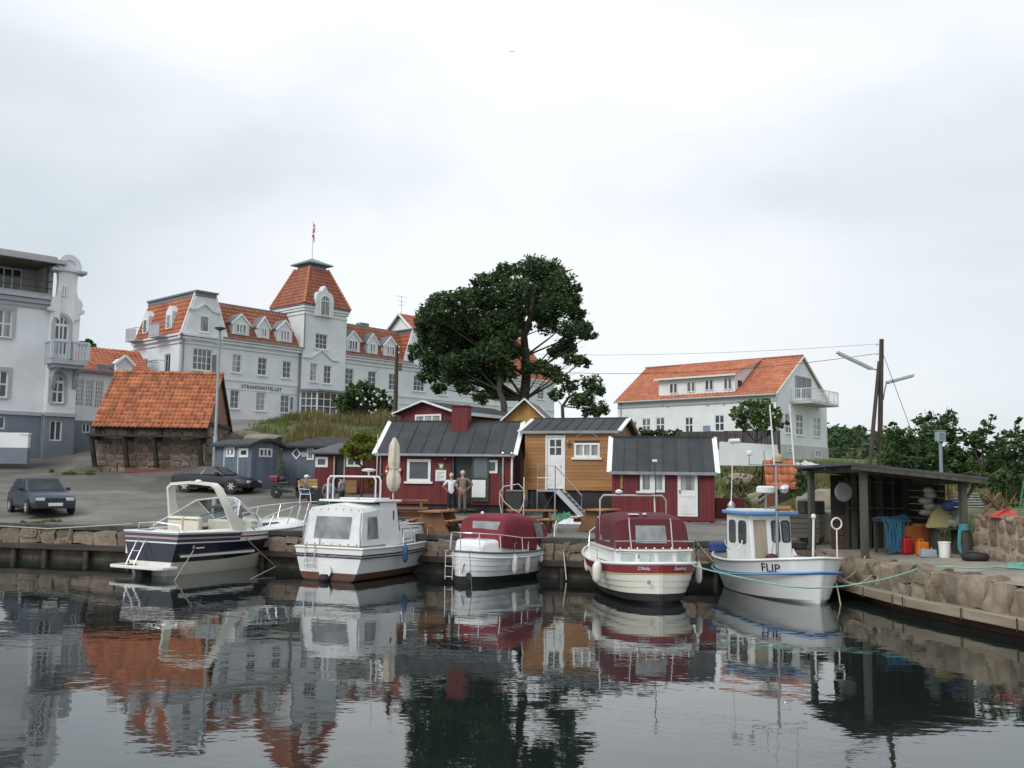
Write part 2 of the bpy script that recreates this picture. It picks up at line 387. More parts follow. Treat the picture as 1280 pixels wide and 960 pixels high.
GREYTIM = mat('weathered_timber', (.30, .255, .185), (.20, .17, .13), 2, .85, .5, 12, stretch=(.25, 3, 3), objrand=.15)
def back_quay():
    segs = [((-60, Yq(-60)), (-17.1, 34.8)), ((-17.1, 34.8), (2.25, 30)), ((2.25, 30), (5.6, 29.3)), ((5.6, 29.3), (8.9, 29.3))]
    for i, (a, b) in enumerate(segs):
        A, B = Vector(a+(0,)), Vector(b+(0,)); L = (B-A).length; rz = math.atan2(B.y-A.y, B.x-A.x)
        q = empty('quay_wall', A, rz, ['rubble stone quay wall with dark kerb, running out past the small blue hatchback', 'long rubble stone quay wall with dark kerb behind the moored motorboats', 'short rubble stone quay wall behind the maroon-canopied boat', 'stretch of stone quay wall beside the white and blue fishing boat'][i], 'quay wall')
        MB().box(-.1, .12, -.6, L+.1, .9, 1.12).build('wall_core', MORTAR, q)
        MB().box(-.02, -.16, 1.06, L+.02, .3, 1.235).build('kerb', mat('dark_kerb', (.03, .03, .03), (.07, .068, .062), 3, .8, .5), q, bevel=.02)
        MB().box(-.02, -.22, .36, L+.02, .0, .56).build('fender_beam', WETTIM, q, bevel=.015)
        x0 = 0 if i else L-20
        line_stones(q, STONES_D, x0, L, [(.56, 1.07)], .5, .1, .45, 1.0)
        k = x0+.6
        while k < L:
            MB().tube([(k, -.04, -.8), (k, -.04, .38)], .12, 8).build('pile', WETTIM, q, 50); k += 1.7
        if i == 1:
            for k in (4.2, 12.6): MB().bar((k-.9, -.03, 1.01), (k+.9, -.03, .99), .03, .05).build('mooring_rail', mat('pale_rope', (.42, .38, .29), (.32, .29, .22), 9, .9), q)
back_quay()
def right_quay():
    pts = [(29.4, 8.75), (22.6, 9.35), (19.2, 10.2), (8, 11.63), (-12, 13.7)]
    lab = ['boulder quay wall with timber beam below the open shed', 'boulder quay wall with timber beam and green rope lying along it', 'boulder quay wall continuing along the concrete apron', 'far end of the boulder quay wall along the apron']
    for i in range(4):
        A, B = Vector((pts[i][1], pts[i][0], 0)), Vector((pts[i+1][1], pts[i+1][0], 0)); L = (B-A).length; rz = math.atan2(B.y-A.y, B.x-A.x)
        q = empty('quay_wall', A, rz, lab[i], 'quay wall')      # local x towards the camera, local y to the land side (+x world)
        MB().box(-.1, .2, -.7, L+.1, 1.1, .93).build('wall_core', MORTAR, q)
        MB().box(-.05, .12, -.7, L+.05, .32, .24).build('rusted_sheet', mat('rusted_sheet', (.035, .018, .012), (.085, .04, .025), 1.5, .7, .5), q)
        x = 0.
        while x < L:
            w = min(random.uniform(1.5, 2.1), L-x)
            MB().box(x+.012, -.24, .20, x+w-.012, .12, .41).build('beam', GREYTIM, q, bevel=.015)
            MB().box(x+w-.05, -.255, .17, x+w-.02, -.235, .42).build('strap', mat('rust_iron', (.05, .025, .018), (.09, .05, .03), 6, .8), q)
            x += w
        line_stones(q, STONES, 0, L, [(.36, 1.02)], .7, .42, .4, 1.0, .1)
        for k in range(int(L*1.3)):
            put_stone(q, random.choice(STONES), (random.uniform(0, L), .28, random.uniform(.42, .52)), (.34, .4, .26), random.uniform(0, 3))
right_quay()
def retaining_wall():
    pts = [(26.2, 12.5), (23, 12.35), (18, 12.75), (8, 13.9)]
    lab = ['rubble stone retaining wall in pale mortar beside the open shed', 'rubble stone retaining wall with green rope heaped at its foot', 'retaining wall of rubble stone further along the apron']
    mo = mat('pale_mortar', (.40, .365, .295), (.28, .255, .20), 4, .95, .6, 20)
    st = [stone_mesh(50+i, rockmat('wall_fieldstone', (.17, .12, .09), (.30, .225, .16)), .7) for i in range(8)]
    for i in range(3):
        A, B = Vector((pts[i][1], pts[i][0], .95)), Vector((pts[i+1][1], pts[i+1][0], .95)); L = (B-A).length; rz = math.atan2(B.y-A.y, B.x-A.x)
        q = empty('retaining_wall', A, rz, lab[i], 'stone wall')
        MB().box(-.02, .05, -.1, L+.02, .62, 1.2).build('mortar', mo, q, bevel=.03)
        if i == 2: line_stones(q, st, 0, L, [(0, .4), (.4, .8), (.8, 1.2)], .4, .2, .3, .8, .2); continue
        z = 0.
        for h in (.44, .40, .36):
            x = -.05
            while x < L:
                w = random.uniform(.28, .62)
                put_stone(q, random.choice(st), (x+w/2, .13, z+h/2+random.uniform(-.05, .05)), (w*.9, .23, h*random.uniform(.74, .96)), random.choice((0, math.pi)), jit=.28)
                x += w+.04
            z += h
        x = 0
        while x < L:
            w = random.uniform(.4, .8); put_stone(q, random.choice(st), (x+w/2, .33, 1.22), (w, .6, .17), 0, 'coping_stone', .06); x += w
retaining_wall()
# ================================================================ building helpers
class Face:
    """a vertical wall face: u along it, d outwards, z up (local coordinates of the building)"""
    def __init__(s, kind, k): s.kind, s.k = kind, k
    def __call__(s, u, d, z):
        return (u, s.k-d, z) if s.kind == 'f' else (s.k+d, u, z) if s.kind == 'r' else (s.k-d, u, z)
    def box(s, mb, u0, u1, d0, d1, z0, z1):
        c = [s(u, d, z) for z in (z0, z1) for u, d in ((u0, d0), (u1, d0), (u1, d1), (u0, d1))]
        return mb.add(c, [(0, 3, 2, 1), (4, 5, 6, 7), (0, 1, 5, 4), (1, 2, 6, 5), (2, 3, 7, 6), (3, 0, 4, 7)])
    def poly(s, mb, pts, d0, d1):
        n = len(pts); vs = [s(u, d0, z) for u, z in pts]+[s(u, d1, z) for u, z in pts]
        return mb.add(vs, [tuple(range(n))[::-1], tuple(range(n, 2*n))]+[(i, (i+1) % n, n+(i+1) % n, n+i) for i in range(n)])
def wall(parent, F, u0, u1, z0, z1, holes, m, t=.3, rev=.14, name='wall'):
    """wall slab with real openings; holes=[(u0,z0,u1,z1)]"""
    hs = [(max(a, u0), max(b, z0), min(c, u1), min(d, z1)) for a, b, c, d in holes]
    us = sorted({u0, u1} | {h[0] for h in hs} | {h[2] for h in hs}); zs = sorted({z0, z1} | {h[1] for h in hs} | {h[3] for h in hs})
    mb = MB()
    for i in range(len(us)-1):
        for j in range(len(zs)-1):
            cu, cz = (us[i]+us[i+1])/2, (zs[j]+zs[j+1])/2
            if any(h[0] < cu < h[2] and h[1] < cz < h[3] for h in hs): continue
            mb.add([F(us[i], 0, zs[j]), F(us[i+1], 0, zs[j]), F(us[i+1], 0, zs[j+1]), F(us[i], 0, zs[j+1])], [(0, 1, 2, 3)])
    for a, b, c, d in hs:
        for p, q in (((a, b), (c, b)), ((c, b), (c, d)), ((c, d), (a, d)), ((a, d), (a, b))):
            mb.add([F(p[0], 0, p[1]), F(q[0], 0, q[1]), F(q[0], -rev-.1, q[1]), F(p[0], -rev-.1, p[1])], [(0, 1, 2, 3)])
    # back skin keeps the slab closed
    F.box(mb, u0, u1, -t-.02, -t, z0, z1)
    for a, b in (((u0, z0), (u0, z1)), ((u1, z0), (u1, z1)), ((u0, z1), (u1, z1)), ((u0, z0), (u1, z0))):
        mb.add([F(a[0], 0, a[1]), F(b[0], 0, b[1]), F(b[0], -t, b[1]), F(a[0], -t, a[1])], [(0, 1, 2, 3)])
    return mb.build(name, m, parent)
def window(parent, F, r, nx=2, ny=3, d=-.12, fw=.07, mw=.035, m=None, glass=None, sill=True, name='window', arch=0., surround=None, sw=.12, split=None):
    u0, z0, u1, z1 = r; m = m or WHITE; mb = MB(); zt = z1
    def strip(a, b, c, e, dd=.05): F.box(mb, a, c, d, d+dd, b, e)
    if arch: z1 = z1-arch
    strip(u0, z0, u0+fw, z1); strip(u1-fw, z0, u1, z1); strip(u0+fw, z0, u1-fw, z0+fw)
    if not arch: strip(u0+fw, z1-fw, u1-fw, z1)
    iu0, iu1, iz0, iz1 = u0+fw, u1-fw, z0+fw, (z1-fw if not arch else z1)
    for k in range(1, nx): c = iu0+(iu1-iu0)*k/nx; w = mw if (split is None or k not in split) else fw; strip(c-w/2, iz0, c+w/2, iz1, .035)
    for k in range(1, ny): c = iz0+(iz1-iz0)*k/ny; strip(iu0, c-mw/2, iu1, c+mw/2, .03)
    gl = [(iu0, iz0), (iu1, iz0), (iu1, iz1)]
    if arch:
        N = 10; cu = (u0+u1)/2; a = (u1-u0)/2
        arc = [(cu+a*math.cos(math.pi*k/N), z1+arch*math.sin(math.pi*k/N)) for k in range(N+1)]
        for k in range(N):
            (p, q), (p2, q2) = arc[k], arc[k+1]; s = 1-fw/a; i1 = (cu+(p-cu)*s, z1+(q-z1)*s); i2 = (cu+(p2-cu)*s, z1+(q2-z1)*s)
            F.poly(mb, [(p, q), (p2, q2), i2, i1], d, d+.05)
        strip(iu0, z1-mw, iu1, z1+mw, .045)
        for k in range(1, nx): c = iu0+(iu1-iu0)*k/nx; strip(c-mw/2, z1, c+mw/2, z1+arch*math.sqrt(max(0, 1-((c-cu)/a)**2)), .035)
        gl += [(cu+(p-cu)*.97, z1+(q-z1)*.97) for p, q in arc]
    gl.append((iu0, iz1))
    o = mb.build(name, m, parent)
    pm = MB(); F.poly(pm, gl, d-.01, d+.008); pm.build('pane', glass or random.choice((GLASS, GLASS, GLASSB)), o)
    if sill:
        sm = MB(); F.box(sm, u0-.1, u1+.1, -.1, .1, z0-.09, z0-.002); sm.build('sill', m if sill is True else sill, o)
    if surround:
        sm = MB(); F.box(sm, u0-sw, u0-.002, -.02, .035, z0, z1); F.box(sm, u1+.002, u1+sw, -.02, .035, z0, z1)
        if arch:
            N = 10; cu = (u0+u1)/2; a = (u1-u0)/2+.002
            for k in range(N):
                t0, t1 = math.pi*k/N, math.pi*(k+1)/N
                P = lambda t, e: (cu+(a+e)*math.cos(t), z1+(arch+e)*math.sin(t))
                F.poly(sm, [P(t0, 0), P(t0, sw), P(t1, sw), P(t1, 0)], -.02, .035)
        else: F.box(sm, u0-sw, u1+sw, -.02, .04, z1+.002, z1+sw)
        sm.build('surround', surround, o)
    return o
def tiles(parent, A, B, C, D, m, tw=.26, th=.34, prof=.05, name='tiles', lift=.02):
    """pantiles laid over the quad A(eave left) B(eave right) C(ridge right) D(ridge left); every tile its own island"""
    A, B, C, D = map(Vector, (A, B, C, D)); nr = max(2, int((D-A).length/th)); nc = max(2, int((B-A).length/tw))
    nrm = (B-A).cross(D-A).normalized()
    if nrm.z < 0: nrm = -nrm
    K = 5; prf = [(0, .3), (.2, .95), (.42, 1.0), (.62, .25), (.8, .0), (1.06, .3)]
    V = []; Q = []
    for r in range(nr):
        v0, v1 = r/nr, min(1., (r+1.12)/nr)
        a0, b0, a1, b1 = A.lerp(D, v0), B.lerp(C, v0), A.lerp(D, v1), B.lerp(C, v1)
        for c in range(nc):
            b = len(V); j = random.uniform(-.006, .006)
            for x, h in prf:
                u = (c+x)/nc; V.append(a0.lerp(b0, u)+nrm*(lift+.035+h*prof+j))
            for x, h in prf:
                u = (c+x)/nc; V.append(a1.lerp(b1, u)+nrm*(lift+h*prof+j))
            for k in range(K): Q.append((b+k, b+k+1, b+7+k, b+6+k))
            # front lip of the tile
    # front lips
    nb = len(V)
    V += [v-nrm*.035 for v in V]
    Q2 = []
    for t in range(nr*nc):
        b = t*12
        for k in range(K): Q2.append((b+k+1, b+k, nb+b+k, nb+b+k+1))
    o = npmesh(name, np.array([tuple(v) for v in V]), np.array(Q+Q2), m, parent); o['kind'] = 'stuff'
    return o
def slab(parent, quad, t, m, name='roof'):
    q = [Vector(p) for p in quad]; n = (q[1]-q[0]).cross(q[3]-q[0]).normalized()
    if n.z < 0: n = -n
    return MB().prism(q, None, -n*t).build(name, m, parent)
def quadbar(mb, p, q, w, h): return mb.bar(p, q, w, h)
TILE = mat('orange_pantile', (.37, .118, .062), (.45, .16, .088), .5, .75, island=.16, dirt=(.26, .105, .06), dscale=.8, dthr=.6)
TILE_OLD = mat('old_pantile', (.36, .11, .048), (.44, .16, .075), 1.4, .8, island=.34, dirt=(.15, .085, .045), dscale=1.3, dthr=.5)
TILE_RED = mat('plain_red_tile', (.31, .108, .066), (.37, .14, .088), .5, .75, island=.16, dirt=(.22, .095, .065), dscale=.8, dthr=.6)
RENDER_G = mat('pale_grey_render', (.66, .685, .71), (.60, .625, .65), .9, .85, .15, 30, dirt=(.52, .54, .55), dscale=.35, dthr=.56)
RENDER_W = mat('white_render', (.74, .765, .785), (.68, .70, .72), .8, .85, .15, 30, dirt=(.56, .575, .58), dscale=.4, dthr=.57)
TRIM_G = mat('grey_trim', (.40, .42, .46), (.35, .37, .41), 2, .7)
PLINTH = mat('blue_grey_plinth', (.19, .215, .26), (.155, .175, .215), .9, .8, .2, 25)
LEAD = mat('lead_flashing', (.13, .145, .16), (.18, .195, .21), 3, .5)
ROOFGREY = mat('grey_roofing', (.10, .095, .085), (.15, .14, .125), 2, .85, .3)
# ================================================================ the big hotel on the hill
def hotel():
    o0 = at(222.5, 525, 74); fr = Frame(o0.x, 74, 7.2, R(48)); T = fempty('hotel', fr, 'long pale grey hotel with orange mansard roofs and a square tower', 'hotel')
    F = Face('f', 0); L = Face('l', 0); G = RENDER_G
    zc = fr.uz(222.5, 417)[1]                       # cornice height
    u1 = fr.uz(285, 421)[0]; ut0 = fr.uz(375.6, 450)[0]; ut1 = fr.uz(429, 450)[0]; u3 = fr.uz(506, 450)[0]; ue = fr.uz(693, 475)[0]
    V1 = fr.yz(167, 430, 0)[0]; D = 9.
    up = [(290.4, 443, 301.9, 465.7), (322.3, 447, 333.8, 469.2), (353.3, 451.5, 364, 472.7)]
    lo = [(287.7, 487.4, 299.2, 510.8), (320.1, 490.5, 332, 513.5), (350.6, 494, 362.1, 516)]
    wing = [(241, 436, 265, 463)]
    R2 = [(431.5, 460.5, 442, 481), (460, 464, 470.5, 485), (486, 467, 496, 488)]
    R2l = [(431.5, 497, 442, 518), (460, 500, 470.5, 521), (486.5, 503, 496, 523)]
    R3 = [(517, 470, 531, 489), (517, 508, 531, 524), (548, 474, 560, 494), (548, 510, 560, 526), (590, 478, 600, 497), (617, 481, 627, 499), (645, 484, 652, 498), (672, 486, 680, 499), (600, 512, 610, 528), (645, 512, 652, 526), (672, 512, 680, 526)]
    def rr(l, y=0.): return [fr.rect(*b, y) for b in l]
    z0 = .3
    a = rr(up+lo+wing); wall(T, F, 0, ut0, z0, zc, a, G)
    for i, r in enumerate(a):
        if i < 6: window(T, F, r, 2, 3)
        else: window(T, F, r, 4, 3, split=(1, 3), mw=.05)
    b = rr(R2+R2l+R3); wall(T, F, ut1, ue, z0, zc, b, G)
    for i, r in enumerate(b): window(T, F, r, 3 if i in (6, 8) else 2, 3)
    # left end
    doors = [fr.srect(176.5, 448.7, 184, 470), fr.srect(205, 442.4, 212.5, 470)]
    wall(T, L, 0.02, V1, z0, zc, doors, G)
    for r in doors: window(T, L, r, 2, 1, name='balcony_door', sill=False)
    MB().box(.3, V1, z0, ue, V1+.3, zc).build('rear_wall', G, T); MB().box(ue-.3, .3, z0, ue, V1, zc).build('end_wall', G, T)
    MB().box(-.05, -.06, -1.5, ue+.05, V1+.1, z0).build('plinth', mat('plinth_rubble', (.16, .15, .14), (.24, .225, .2), 3, .9, .6), T)
    # cornices and belt courses
    for (q0, q1) in ((0, ut0), (ut1, ue)):
        for dz, h, d in ((0., .16, .32), (-.22, .20, .2), (-.62, .08, .1)):
            m = MB(); F.box(m, q0-(.3 if q0 == 0 else 0), q1, -.05, d, zc+dz-h/2, zc+dz+h/2)
            if q0 == 0: L.box(m, -d, V1, 0.002, d, zc+dz-h/2, zc+dz+h/2)
            m.build('cornice', G, T)
        zb = fr.uz(320, 477.5)[1]; m = MB(); F.box(m, q0, q1, -.02, .07, zb-.08, zb+.08); m.build('belt_course', G, T)
        m = MB(); F.box(m, q0, q1, -.02, .04, zb-.75, zb-.69); m.build('belt_course', G, T)
    # left wing: mansard with a white gable front
    ua, za = fr.uz(247.5, 365); ub, _ = fr.uz(268.6, 368)
    def mansard(x0, x1, xa, xb, y0, y1, zb_, zt, slopes, front=True):
        m = MB(); m.xz([(x0+.12, zb_), (x1-.12, zb_), (xb, zt), (xa, zt)], y0+.02, y0+.3); m.build('gable_wall', G, T)
        m = MB(); m.xz([(x0+.2, zb_), (x1-.2, zb_), (xb-.05, zt-.05), (xa+.05, zt-.05)], y0+.35, y1); m.build('roof_core', ROOFGREY, T)
        m = MB().box(xa-.25, y0-.2, zt, xb+.25, y1, zt+.14); m.box(xa-.12, y0-.05, zt-.3, xb+.12, y1, zt-.002); m.build('flat_top', LEAD, T)
        if 'l' in slopes:
            tiles(T, (x0+.1, y1, zb_+.05), (x0+.1, y0+.28, zb_+.05), (xa-.02, y0+.28, zt-.3), (xa-.02, y1, zt-.3), TILE, .34, .4)
        if 'r' in slopes:
            tiles(T, (x1-.1, y0+.28, zb_+.05), (x1-.1, y1, zb_+.05), (xb+.02, y1, zt-.3), (xb+.02, y0+.28, zt-.3), TILE, .34, .4)
        for p, q in (((x0+.05, y0+.14, zb_), (xa-.05, y0+.14, zt)), ((x1-.05, y0+.14, zb_), (xb+.05, y0+.14, zt))):
            MB().bar(p, q, .3, .14, (0, 1, 0)).build('verge', WHITE, T)
    mansard(0, u1, ua, ub, 0, V1, zc+.08, za, 'lr')
    GF = Face('f', .02)
    r = fr.rect(249.5, 395, 261, 415); window(T, GF, r, 1, 1, d=.02, surround=G, sw=.15, glass=GLASSB)
    def hood(F_, cu, z, w, h=.35):
        m = MB(); pts = [(-1, 0), (-.62, .02), (-.5, .12), (0, 1), (.5, .12), (.62, .02), (1, 0)]; P = [(cu+x*w/2, z+y*h*1.6) for x, y in pts]
        for p, q in zip(P, P[1:]): F_.poly(m, [(p[0], p[1]), (q[0], q[1]), (q[0], q[1]+.16), (p[0], p[1]+.16)], -.02, .13)
        m.build('hood_mould', G, T)
    hood(GF, (r[0]+r[2])/2, r[3]+.35, 2.9); w = a[6]; hood(F, (w[0]+w[2])/2, w[3]+.5, 3.6)
    # left slope: two narrow dormers above two balconies
    for i, (px, pyt, pyb) in enumerate(((203, 395, 424), (221.5, 386, 416))):
        pass
    for (yy, name) in ((fr.yz(205, 450, 0)[0], 'd'), (fr.yz(176, 450, 0)[0], 'd')):
        m = MB(); zt = zc+2.6
        m.yz([(yy-.5, zc+.1), (yy+.5, zc+.1), (yy+.5, zt-.5), (yy, zt), (yy-.5, zt-.5)], .25, 2.2)
        d = m.build('dormer', G, T)
        LF = Face('l', .24); window(d, LF, (yy-.32, zc+.7, yy+.32, zt-.75), 1, 1, d=0, sill=False, name='dormer_window')
        for dz, n_ in ((.02, 'upper_balcony'), (fr.yz(208, 468, 0)[1]-zc+.1, 'lower_balcony')):
            m = MB(); zb = zc+dz
            m.box(-1.0, yy-.85, zb-.12, -.01, yy+.85, zb)
            for y_ in (yy-.85, yy+.82):
                m.box(-1.0, y_, zb+.9, -.01, y_+.04, zb+.95)
            m.box(-1.0, yy-.85, zb+.9, -.96, yy+.85, zb+.95)
            N = 7
            for k in range(N+1): y_ = yy-.83+1.66*k/N; m.box(-.99, y_-.015, zb, -.965, y_+.015, zb+.9)
            if dz < 1 and n_ == 'upper_balcony':
                m.box(-.98, yy-.8, zb+.05, -.95, yy+.8, zb+.85)
            m.build(n_, TRIM_G if n_ == 'upper_balcony' else STEEL, T)
    # ranges between wing, tower and right block: tiled mansard slopes with dormers
    yr = 2.3
    for (q0, q1, p0, p1) in ((u1-.6, ut0, (310, 386.3), None), (ut1, u3+.9, (460, 410.5), None)):
        zr = fr.uz(p0[0], p0[1], yr)[1]
        MB().box(q0, yr+.06, zc, q1, D, zr-.06).build('roof_core', ROOFGREY, T)
        MB().xz([(0, 0), (0, 0), (0, 0)], 0, 0) if False else None
        slab(T, [(q0, .1, zc+.02), (q1, .1, zc+.02), (q1, yr, zr), (q0, yr, zr)], .1, ROOFGREY, 'roof_slope')
        tiles(T, (q0, .1, zc+.02), (q1, .1, zc+.02), (q1, yr, zr), (q0, yr, zr), TILE_RED, .34, .4)
        MB().box(q0, yr-.06, zr, q1, D+.1, zr+.16).build('ridge_cap', LEAD, T)
        MB().box(q0, -.38, zc+.06, q1, -.2, zc+.18).build('gutter', LEAD, T)
    def dormer(ax, ay, el, er, ey, by, ww):
        y = .25; c, zt = fr.uz(ax, ay, y); zb = fr.uz(ax, by, y)[1]; l, ze = fr.uz(el, ey, y); r_ = 2*c-l
        back = 2.2
        m = MB().xz([(l+.15, zb), (r_-.15, zb), (r_-.15, ze), (c, zt-.12), (l+.15, ze)], y, y+back); d = m.build('dormer', G, T)
        m = MB()
        for s_, x in ((-1, l), (1, r_)):
            m.prism([(x, y-.12, ze-.08), (c, y-.12, zt), (c, y-.12, zt-.16), (x, y-.12, ze-.24)], None, (0, .14, 0))
        m.build('bargeboard', WHITE, d)
        m = MB()
        for x in (l, r_): m.prism([(x, y+.025, ze-.04), (c, y+.025, zt+.03), (c, y+.025, zt-.06), (x, y+.025, ze-.14)], None, (0, back, 0))
        m.build('dormer_roof', LEAD, d)
        n = ww; hw = (r_-l)/2-.42
        window(d, Face('f', y), (c-hw, zb+.12, c+hw, ze-.12), n, 1, d=.015, sill=False, name='dormer_window', mw=.1)
    dormer(301.9, 392, 289, 314, 401.5, 418.7, 3); dormer(330.6, 395.6, 321.2, 340, 407, 423, 2); dormer(356.8, 400, 345.3, 368, 409.5, 427.6, 3)
    dormer(441.9, 413, 431.6, 453.8, 422.5, 439.4, 3); dormer(466.3, 416.5, 458, 475, 427, 442.5, 2); dormer(488.5, 420.6, 479, 497.5, 430, 445.6, 3)
    # right block, mirrored mansard, and everything behind the big tree
    xa, zt2 = fr.uz(519, 412); xb = xa+4.2
    mansard(u3, u3+8.5, xa, xb, 0, V1, zc+.08, zt2, 'lr')
    # cross gable rising behind it
    c_ = 7.5; xg, zg = fr.uz(501.5, 393, c_); hw = 3.6
    m = MB().yz([(c_-hw, zg-3.2), (c_+hw, zg-3.2), (c_, zg)], xg, xg+.3); m.build('rear_gable', WHITE, T)
    for s_ in (-1, 1):
        slab(T, [(xg-.3, c_+s_*(hw+.3), zg-3.25), (xg+10, c_+s_*(hw+.3), zg-3.25), (xg+10, c_, zg+.05), (xg-.3, c_, zg+.05)], .12, ROOFGREY, 'rear_roof')
        tiles(T, (xg-.25, c_+s_*(hw+.3), zg-3.25), (xg+10, c_+s_*(hw+.3), zg-3.25), (xg+10, c_, zg+.05), (xg-.25, c_, zg+.05), TILE, .34, .4)
        MB().bar((xg-.32, c_+s_*(hw+.32), zg-3.35), (xg-.32, c_, zg), .12, .34, (1, 0, 0)).build('bargeboard', WHITE, T)
    # last range with gable roof
    q0, q1 = u3+8.5, ue; zr = fr.uz(650, 424, 4)[1]
    for s_, (y0, y1) in ((1, (-.2, 4.)), (-1, (8.2, 4.))):
        slab(T, [(q0, y0, zc), (q1+.2, y0, zc), (q1-1.5, y1, zr), (q0, y1, zr)], .1, ROOFGREY, 'roof_slope')
        tiles(T, (q0, y0, zc), (q1+.2, y0, zc), (q1-1.5, y1, zr), (q0, y1, zr), TILE, .36, .42)
    tiles(T, (q1+.2, -.2, zc), (q1+.2, 8.2, zc), (q1-1.5, 4.2, zr), (q1-1.5, 3.8, zr), TILE, .36, .42)
    # ---- tower
    TF = Face('f', -.35); TL = Face('l', ut0)
    tw = ut1-ut0; td = fr.yz(342, 386, ut0)[0]; ztc = fr.uz(376, 379, -.35)[1]
    tb = [(394.4, 417.4, 409.6, 436.4), (387.6, 454.3, 396.6, 477), (404.7, 457, 414.2, 479.7)]
    th = [fr.rect(*b_, -.35) for b_ in tb]; ar = fr.rect(397, 369.5, 409.6, 396, -.35)
    wall(T, TF, ut0, ut1, z0, ztc, th+[(ar[0], ar[1], ar[2], ztc)], G, name='tower_wall')
    window(T, TF, th[0], 3, 3); window(T, TF, th[1], 2, 3); window(T, TF, th[2], 2, 3)
    MB().box(ut0, -.02, z0, ut0+.3, td, ztc).build('tower_wall', G, T); MB().box(ut1-.3, -.02, z0, ut1, td, ztc).build('tower_wall', G, T)
    MB().box(ut0+.3, td-.3, zc, ut1-.3, td, ztc).build('tower_wall', G, T)
    hood(TF, (th[1][0]+th[2][2])/2, th[1][3]+.4, 3.9, .5)
    for dz, h, d in ((0, .3, .18), (-.35, .16, .12), (-.75, .1, .07)):
        m = MB(); m.box(ut0-d, -.35-d, ztc+dz-h, ar[0]-.25, td+d, ztc+dz); m.box(ar[2]+.25, -.35-d, ztc+dz-h, ut1+d, td+d, ztc+dz); m.build('tower_cornice', G, T)
    # arched tower window in its small gable
    cu = (ar[0]+ar[2])/2; hw2 = (ar[2]-ar[0])/2+.42; zt_ = fr.uz(403, 357, -.5)[1]
    m = MB(); N = 8; sh = ztc+.25
    arc = [(cu+hw2*math.cos(math.pi*k/N), sh+.35+hw2*math.sin(math.pi*k/N)*.95) for k in range(N+1)]
    arc = arc[:3]+[(cu+.35, zt_-.55), (cu, zt_), (cu-.35, zt_-.55)]+arc[6:]
    pts = [(cu+hw2, ztc-.9)]+arc+[(cu-hw2, ztc-.9)]
    m.xz(pts, -.68, 1.6); dd = m.build('tower_dormer', G, T)
    window(dd, Face('f', -.68), (ar[0], ar[1]-.0, ar[2], ar[3]), 2, 1, d=.02, arch=(ar[2]-ar[0])/2, fw=.09, sill=False, name='arched_window')
    # tower roof
    e0, e1, f0, f1 = ut0-.22, ut1+.22, -.57, td+.22; zt = fr.uz(384, 334, 1.2)[1]; ze = ztc+.02
    t0, zz = fr.uz(370.8, 336, 2.6); ins = (e1-e0)*.30
    g0, g1, h0, h1 = e0+ins, e1-ins, f0+ins, f1-ins
    zt = fr.uz(384, 333.5, h0)[1]
    m = MB().add([(e0+.1, f0+.1, ze), (e1-.1, f0+.1, ze), (e1-.1, f1-.1, ze), (e0+.1, f1-.1, ze), (g0, h0, zt), (g1, h0, zt), (g1, h1, zt), (g0, h1, zt)], [(0, 3, 2, 1), (4, 5, 6, 7), (0, 1, 5, 4), (1, 2, 6, 5), (2, 3, 7, 6), (3, 0, 4, 7)])
    m.build('tower_roof', ROOFGREY, T)
    C = [(e0, f0), (e1, f0), (e1, f1), (e0, f1)]; Dd = [(g0, h0), (g1, h0), (g1, h1), (g0, h1)]
    for i in range(4):
        j = (i+1) % 4; tiles(T, C[i]+(ze,), C[j]+(ze,), Dd[j]+(zt,), Dd[i]+(zt,), TILE_RED, .34, .38)
        m = MB(); P, Q = Vector(C[i]+(ze+.08,)), Vector(Dd[i]+(zt+.08,)); m.tube([P, Q], .13, 6)
        for k in range(14): c = P.lerp(Q, (k+.5)/14); m.tube([c-(Q-P)/28*1.02, c+(Q-P)/28*.6], [.16, .12], 6)
        m.build('hip_tiles', TILE, T)
    MB().box(e0-.02, f0-.02, ze-.1, e1+.02, f1+.02, ze).build('eaves_gutter', LEAD, T)
    zn = fr.uz(384, 328, h0)[1]
    m = MB().add([(g0-.02, h0-.02, zt-.05), (g1+.02, h0-.02, zt-.05), (g1+.02, h1+.02, zt-.05), (g0-.02, h1+.02, zt-.05), (g0+.25, h0+.25, zn), (g1-.25, h0+.25, zn), (g1-.25, h1-.25, zn), (g0+.25, h1-.25, zn)], [(0, 3, 2, 1), (4, 5, 6, 7), (0, 1, 5, 4), (1, 2, 6, 5), (2, 3, 7, 6), (3, 0, 4, 7)])
    m.build('roof_neck', mat('lead_neck', (.30, .34, .40), (.25, .29, .34), 3, .5), T)
    m = MB().box(g0-.35, h0-.35, zn, g1+.35, h1+.35, zn+.1); cx, cy = (g0+g1)/2, (h0+h1)/2
    m.add([(g0-.35, h0-.35, zn+.1), (g1+.35, h0-.35, zn+.1), (g1+.35, h1+.35, zn+.1), (g0-.35, h1+.35, zn+.1), (cx, cy, zn+.75)], [(0, 1, 4), (1, 2, 4), (2, 3, 4), (3, 0, 4)])
    m.build('roof_cap', mat('verdigris_cap', (.16, .20, .20), (.22, .26, .25), 3, .6), T)
    # bay window at the tower's foot
    bz1 = fr.uz(395, 489, -1.4)[1]; bz0 = fr.uz(395, 518, -1.4)[1]; bu0, bu1 = ut0-.1, ut1+1.2
    m = MB().xy([(bu0, -.36), (bu0+.9, -1.5), (bu1-.9, -1.5), (bu1, -.36)], z0-.5, bz0); m.build('bay_base', G, T)
    m = MB().xy([(bu0-.3, -.3), (bu0+.75, -1.8), (bu1-.75, -1.8), (bu1+.3, -.3)], bz1, bz1+.18); m.build('bay_roof', LEAD, T)
